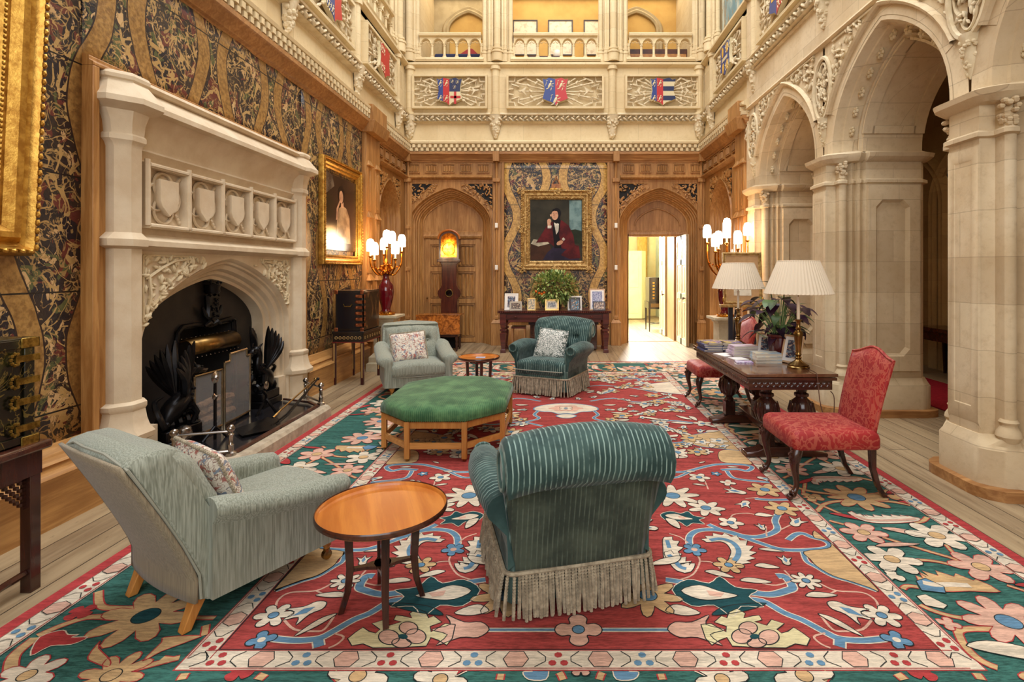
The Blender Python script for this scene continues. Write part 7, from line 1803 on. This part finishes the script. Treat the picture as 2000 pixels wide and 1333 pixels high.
q = MB(); sect([(-.21, 1.8), (.21, 1.8), (.21, 2.26)]+[(.21*cos(pi*k/12), 2.26+.17*sin(pi*k/12)) for k in range(1, 13)], -.12, .12, q); q.box(-.24, .24, -.15, .13, 1.78, 1.84); q.build('hood', CLK, t, bev=.006)
q = MB(); q.tube([(a_*1.1, -.13, 2.26+(b_-2.26)*1.15) for a_, b_ in arc], .022, 8); q.build('hood_moulding', mat('golden wood moulding', (170, 96, 36), rough=.3), t)
DIAL = NT('gilt clock dial reflecting lamps', 'Object', .1, 1, .5); DIAL.col(DIAL.mix(DIAL.noise(14, 3).ss(.4, .6), (236, 160, 60), (176, 100, 30))); DIAL = DIAL.mat
q = MB(); sect([(-.165, 1.88), (.165, 1.88), (.165, 2.24)]+[(.165*cos(pi*k/12), 2.24+.14*sin(pi*k/12)) for k in range(1, 13)], -.135, -.12, q); q.build('dial', DIAL, t)
q = MB(); q.torus((0, 0, 0), .13, .006, 28, 5, mp=lambda a_, b_, c_: (a_, -.14+c_, 2.05+b_)); q.box(-.003, .003, -.142, -.138, 2.05, 2.15); q.box(-.002, .075, -.142, -.138, 2.045, 2.052)
q.build('clock_hand', BRASS, t)
q = MB(); q.torus((0, 0, 0), .075, .014, 24, 6, mp=lambda a_, b_, c_: (a_, -.1+c_, 1.13+b_)); q.build('lenticle_ring', BRASS, t)
q = MB(); q.lathe([(.001, 0), (.07, 0), (.07, .006), (.001, .008)], (0, 0, 0), 20, mp=lambda a_, b_, c_: (a_, -.1-c_, 1.13+b_)); q.build('lenticle', mat('dark glass', (14, 10, 10), rough=.05), t)
t = thing('drop_leaf_table', 'burr walnut drop-leaf table with its broad front leaf hanging down before the clock', 'table', (-2.37, 10.85, 0))
BURR = NT('burr walnut', 'Object', .25, 0, .5); n = BURR; a = n.mix(n.noise(7, 5, .7, (1, 1, 1), 2).ss(.35, .65), (112, 58, 18), (186, 112, 42)); a = n.mix(n.noise(18, 3, .6).gt(.62)*.5, a, (70, 34, 12)); n.col(a); n.b.inputs['Coat Weight'].default_value = .5; BURR = n.mat
q = MB(); sect(rrect(-.43, .43, .34, .72, .03, 3), -.26, -.235, q); q.build('leaf', BURR, t, bev=.004)
q = MB(); q.box(-.44, .44, -.26, .2, .705, .73); q.build('top', BURR, t, bev=.004)
q = MB(); q.box(-.38, .38, -.2, .16, .28, .7); q.build('frame', MAHOG, t)
for x in (-.36, .36):
    for y in (-.2, .14): lathe_leg([(.014, 0), (.02, .03), (.03, .06), (.02, .1), (.03, .14), (.022, .2), (.034, .24), (.034, .3)], (x, y, 0), MAHOGZ, 'leg', t)
b = MB(); b.box(-2.62, -2.1, 11.12, 11.155, .0, .24)
for k in range(8): b.box(-2.62, -2.1, 11.1, 11.12, .06+k*.022, .07+k*.022)
b.build('vent_grille', BLK, label='low dark grille on the floor behind the drop-leaf table', cat='grille')
# ---- console table with frames and the little orange tree
t = thing('console_table', 'long carved dark mahogany side table against the leather panel', 'table', (-.07, 10.75, 0))
CON = m_wood('carved red mahogany', (72, 28, 24), (104, 46, 38), 'x', .28, coat=.4)
q = MB(); mould(q, [(.77, -.34), (.775, .36), (.79, .38), (.8, .36), (.815, .38), (.82, .37), (.822, -.34)], -1.1, 1.1); q.V = [(a_, -c_, b_) for a_, b_, c_ in q.V]
for k in range(55): q.ball((-1.08+k*.04, -.37, .795), (.017, .014, .014), 6, 4)
q.build('top', CON, t, ang=25)
q = MB(); q.box(-1.02, 1.02, -.3, .3, .64, .77); q.build('apron', CON, t)
for x in (-.53, .5):
    q = MB(); q.box(x-.42, x+.42, -.32, -.3, .66, .755); q.box(x-.39, x+.39, -.33, -.32, .675, .74)
    dr = q.build('drawer', CON, t, bev=.004)
    for s in (-1, 1): q = MB(); q.ball((x+s*.22, -.345, .705), (.03, .02, .02), 8, 6); q.ball((x+s*.22, -.36, .705), (.014, .012, .012), 6, 4); q.build('knob', CON, dr)
for x in (-1.0, 1.0):
    for y in (-.28, .28):
        q = MB(); q.loft([[(x+d*c, y+d*e, z) for c, e in ((-1,-1),(1,-1),(1,1),(-1,1))] for z, d in ((0, .05), (.06, .05), (.07, .035), (.1, .035), (.38, .06), (.4, .035), (.42, .035), (.43, .06), (.46, .06), (.47, .03), (.5, .045), (.55, .05), (.56, .06), (.77, .06))]); q.build('leg', CON, t, ang=25)
q = MB()
for s in (-1, 1): q.tube(smoothpath([(s*.94, -.28, .52), (s*.88, -.28, .6), (s*.76, -.28, .64)], 4), .02, 6)
q.box(-.9, .9, -.3, -.28, .6, .64)
q.build('bracket', CON, t)
t = thing('dark_chest', 'dark chest of drawers standing in the shade beneath the carved side table', 'chest', (0, 10.95, 0))
q = MB(); q.box(-.56, .78, -.18, .2, .02, .56); q.build('body', MAHOG, t, bev=.01); q = MB(); q.box(-.52, .74, -.2, -.18, .3, .5); q.build('drawer', MAHOG, t, bev=.008); q = MB(); q.box(-.59, .81, -.21, .22, .52, .57); q.build('top', mat('dark violet top', (50, 36, 50), rough=.2), t)
t = thing('stool', 'small reddish wooden stool tucked under the left end of the carved table', 'stool', (-.78, 10.7, 0))
q = MB(); q.box(-.14, .14, -.14, .14, .46, .5); q.build('seat', CON, t, bev=.006)
for x in (-.12, .12):
    for y in (-.12, .12): q = MB(); q.box(x-.018, x+.018, y-.018, y+.018, 0, .46); q.build('leg', OAKD, t)
q = MB(); q.box(-.12, .12, -.13, -.11, .1, .14); q.build('stretcher', OAKD, t)
CZ = .8235
FW = mat('pale gilt frame', (220, 190, 120), (190, 150, 84), .35, .6, scale=10); WH2 = mat('white frame', (230, 226, 218), rough=.4); GRYF = mat('grey beige frame', (170, 160, 144), rough=.4)
photo_frame('white framed photo of a person in blue at the left end of the side table', (-.92, 10.56, CZ), radians(-4), .27, .33, WH2, PH[0], 8, CARD, .03)
photo_frame('small grey framed photo in front of the white frame, left end', (-.82, 10.45, CZ), radians(10), .24, .18, GRYF, PH[2], 12, None, .03)
photo_frame('small upright gilt photo frame, second group from the left end', (-.52, 10.5, CZ), radians(2), .16, .24, FW, ph('photo amber', (190, 160, 110), (120, 110, 80), (220, 200, 150)), 10, None, .015)
photo_frame('wide gilt photo frame below the orange tree at the middle', (-.12, 10.48, CZ), radians(1), .27, .22, FW, PH[1], 12, MATB, .03)
photo_frame('white mounted photo frame behind the dark one, right of the orange tree', (.33, 10.58, CZ), radians(5), .28, .28, WH2, PH[1], 8, DARKF, .03)
photo_frame('small dark frame with blue figures, right of the orange tree', (.33, 10.46, CZ), radians(2), .19, .22, DARKF, PH[3], 12, None, .02)
photo_frame('tall pink wood framed photo at the right end of the side table', (.77, 10.58, CZ), radians(-3), .3, .42, PINKW, PH[4], 8, CARD, .02)
photo_frame('small dark framed group photo at the right end of the side table', (.8, 10.46, CZ), radians(-2), .24, .18, DARKF, ph('photo group', (170, 140, 110), (90, 60, 50), (200, 190, 180)), 12, None, .02)
t = thing('orange_tree', 'leafy little orange tree in a dark pot in front of the big portrait', 'plant', (-.07, 10.78, CZ))
q = MB(); q.lathe([(.09, 0), (.13, .02), (.15, .16), (.16, .17), (.14, .18), (.001, .16)], (0, 0, 0), 20); q.build('pot', DARKF, t)
LEAFM = [mat('light green foliage', (168, 186, 108), (130, 156, 78), .5, scale=8), mat('yellow green foliage', (190, 196, 124), (156, 170, 92), .5, scale=8), mat('deep green foliage', (110, 134, 70), (80, 106, 52), .5, scale=8)]
pr = random.Random(12); q = MB(); st = MB()
for k in range(26):
    aa = pr.uniform(0, 6.28); r = pr.uniform(.15, .5); zt = .2+.55*(1-(r/.52)**2)**.5*pr.uniform(.5, 1.05)
    st.tube([(0, 0, .12), (r*.35*cos(aa), r*.3*sin(aa), .12+zt*.5), (r*cos(aa), r*.6*sin(aa), zt)], [.008, .006, .003], 5)
st.build('branches', OAKD, t)
for k in range(1700):
    while True:
        x, y, z = pr.uniform(-1, 1), pr.uniform(-1, 1), pr.uniform(-1, 1); d = x*x+y*y+z*z
        if .25 < d < 1+.25*pr.random(): break
    q.m = 0 if k % 3 == 0 else (1 if k % 3 == 1 else 2)
    dirv = (x+pr.uniform(-.6, .6), y+pr.uniform(-.6, .6), z+pr.uniform(-.6, .6)); leaf(q, (x*.46, y*.3, .44+z*.31), dirv, .085, .024, .01, 2)
q.build('foliage', LEAFM, t, kind='stuff', ang=60)
ORG = mat('orange fruit', (222, 110, 24), (200, 90, 16), .4, scale=20)
for x, z in ((-.3, .34), (-.25, .32), (-.36, .37), (-.2, .35)): q = MB(); q.ball((x, -.27, z), .026, 12, 8); q.build('orange', ORG, t)
# ---- easel with framed drawing, right
t = thing('easel', 'dark painted easel standing before the right pedestal', 'easel', (2.6, 7.75, 0))
NAVYP = mat('near black navy paint', (18, 18, 36), rough=.4)
for (x0, y0, x2, y2) in ((-.17, -.16, -.12, -.02), (.2, -.16, .16, -.02), (.02, .35, .02, .02)):
    q = MB(); q.loft([[(x0+dx, y0+dy, 0) for dx, dy in ((-.03, -.02), (.03, -.02), (.03, .02), (-.03, .02))], [(x2+dx, y2+dy, 1.5) for dx, dy in ((-.03, -.02), (.03, -.02), (.03, .02), (-.03, .02))]]); q.build('leg', NAVYP, t, bev=.003)
q = MB(); q.box(-.3, .32, -.17, -.07, 1.08, 1.12); q.build('ledge', GILTP, t, bev=.004)
t = thing('framed_drawing', 'gilt framed pale drawing with wide brown mount resting on the dark easel', 'picture', (2.62, 7.63, 1.125)); t.rotation_euler = (radians(-7), 0, radians(-6))
q = MB(); rings = []
hw, hh = .27, .37
for sx, sy in ((-1, -1), (1, -1), (1, 1), (-1, 1), (-1, -1)): rings.append([(sx*(hw-.045*o), -d, hh+sy*(hh-.045*o)) for o, d in ((0, 0), (0, .03), (.4, .04), (.8, .02), (1, .02), (1, 0))])
q.loft(rings, False, False); q.build('frame', GILTP, t, ang=25)
q = MB(); q.box(-hw+.04, hw-.04, -.01, 0, .04, 2*hh-.04); q.build('mount', mat('brown mount', (186, 146, 98), (174, 134, 88), .7, scale=10), t)
q = MB(); q.box(-.12, .12, -.014, -.01, .12, .5); q.build('drawing', SEP, t)
for x in (-.27, .27): q = MB(); q.ball((x, -.03, .06), (.015, .015, .04), 8, 6); q.build('finial', GILT, t)
# small white sensor on the right pilaster
b = MB(TR); b.box(9.5, 9.56, 1.9, 1.98, .02, .07); b.build('wall_sensor', WHITE, label='small white sensor beside the right candelabrum shades', cat='sensor', bev=.008)
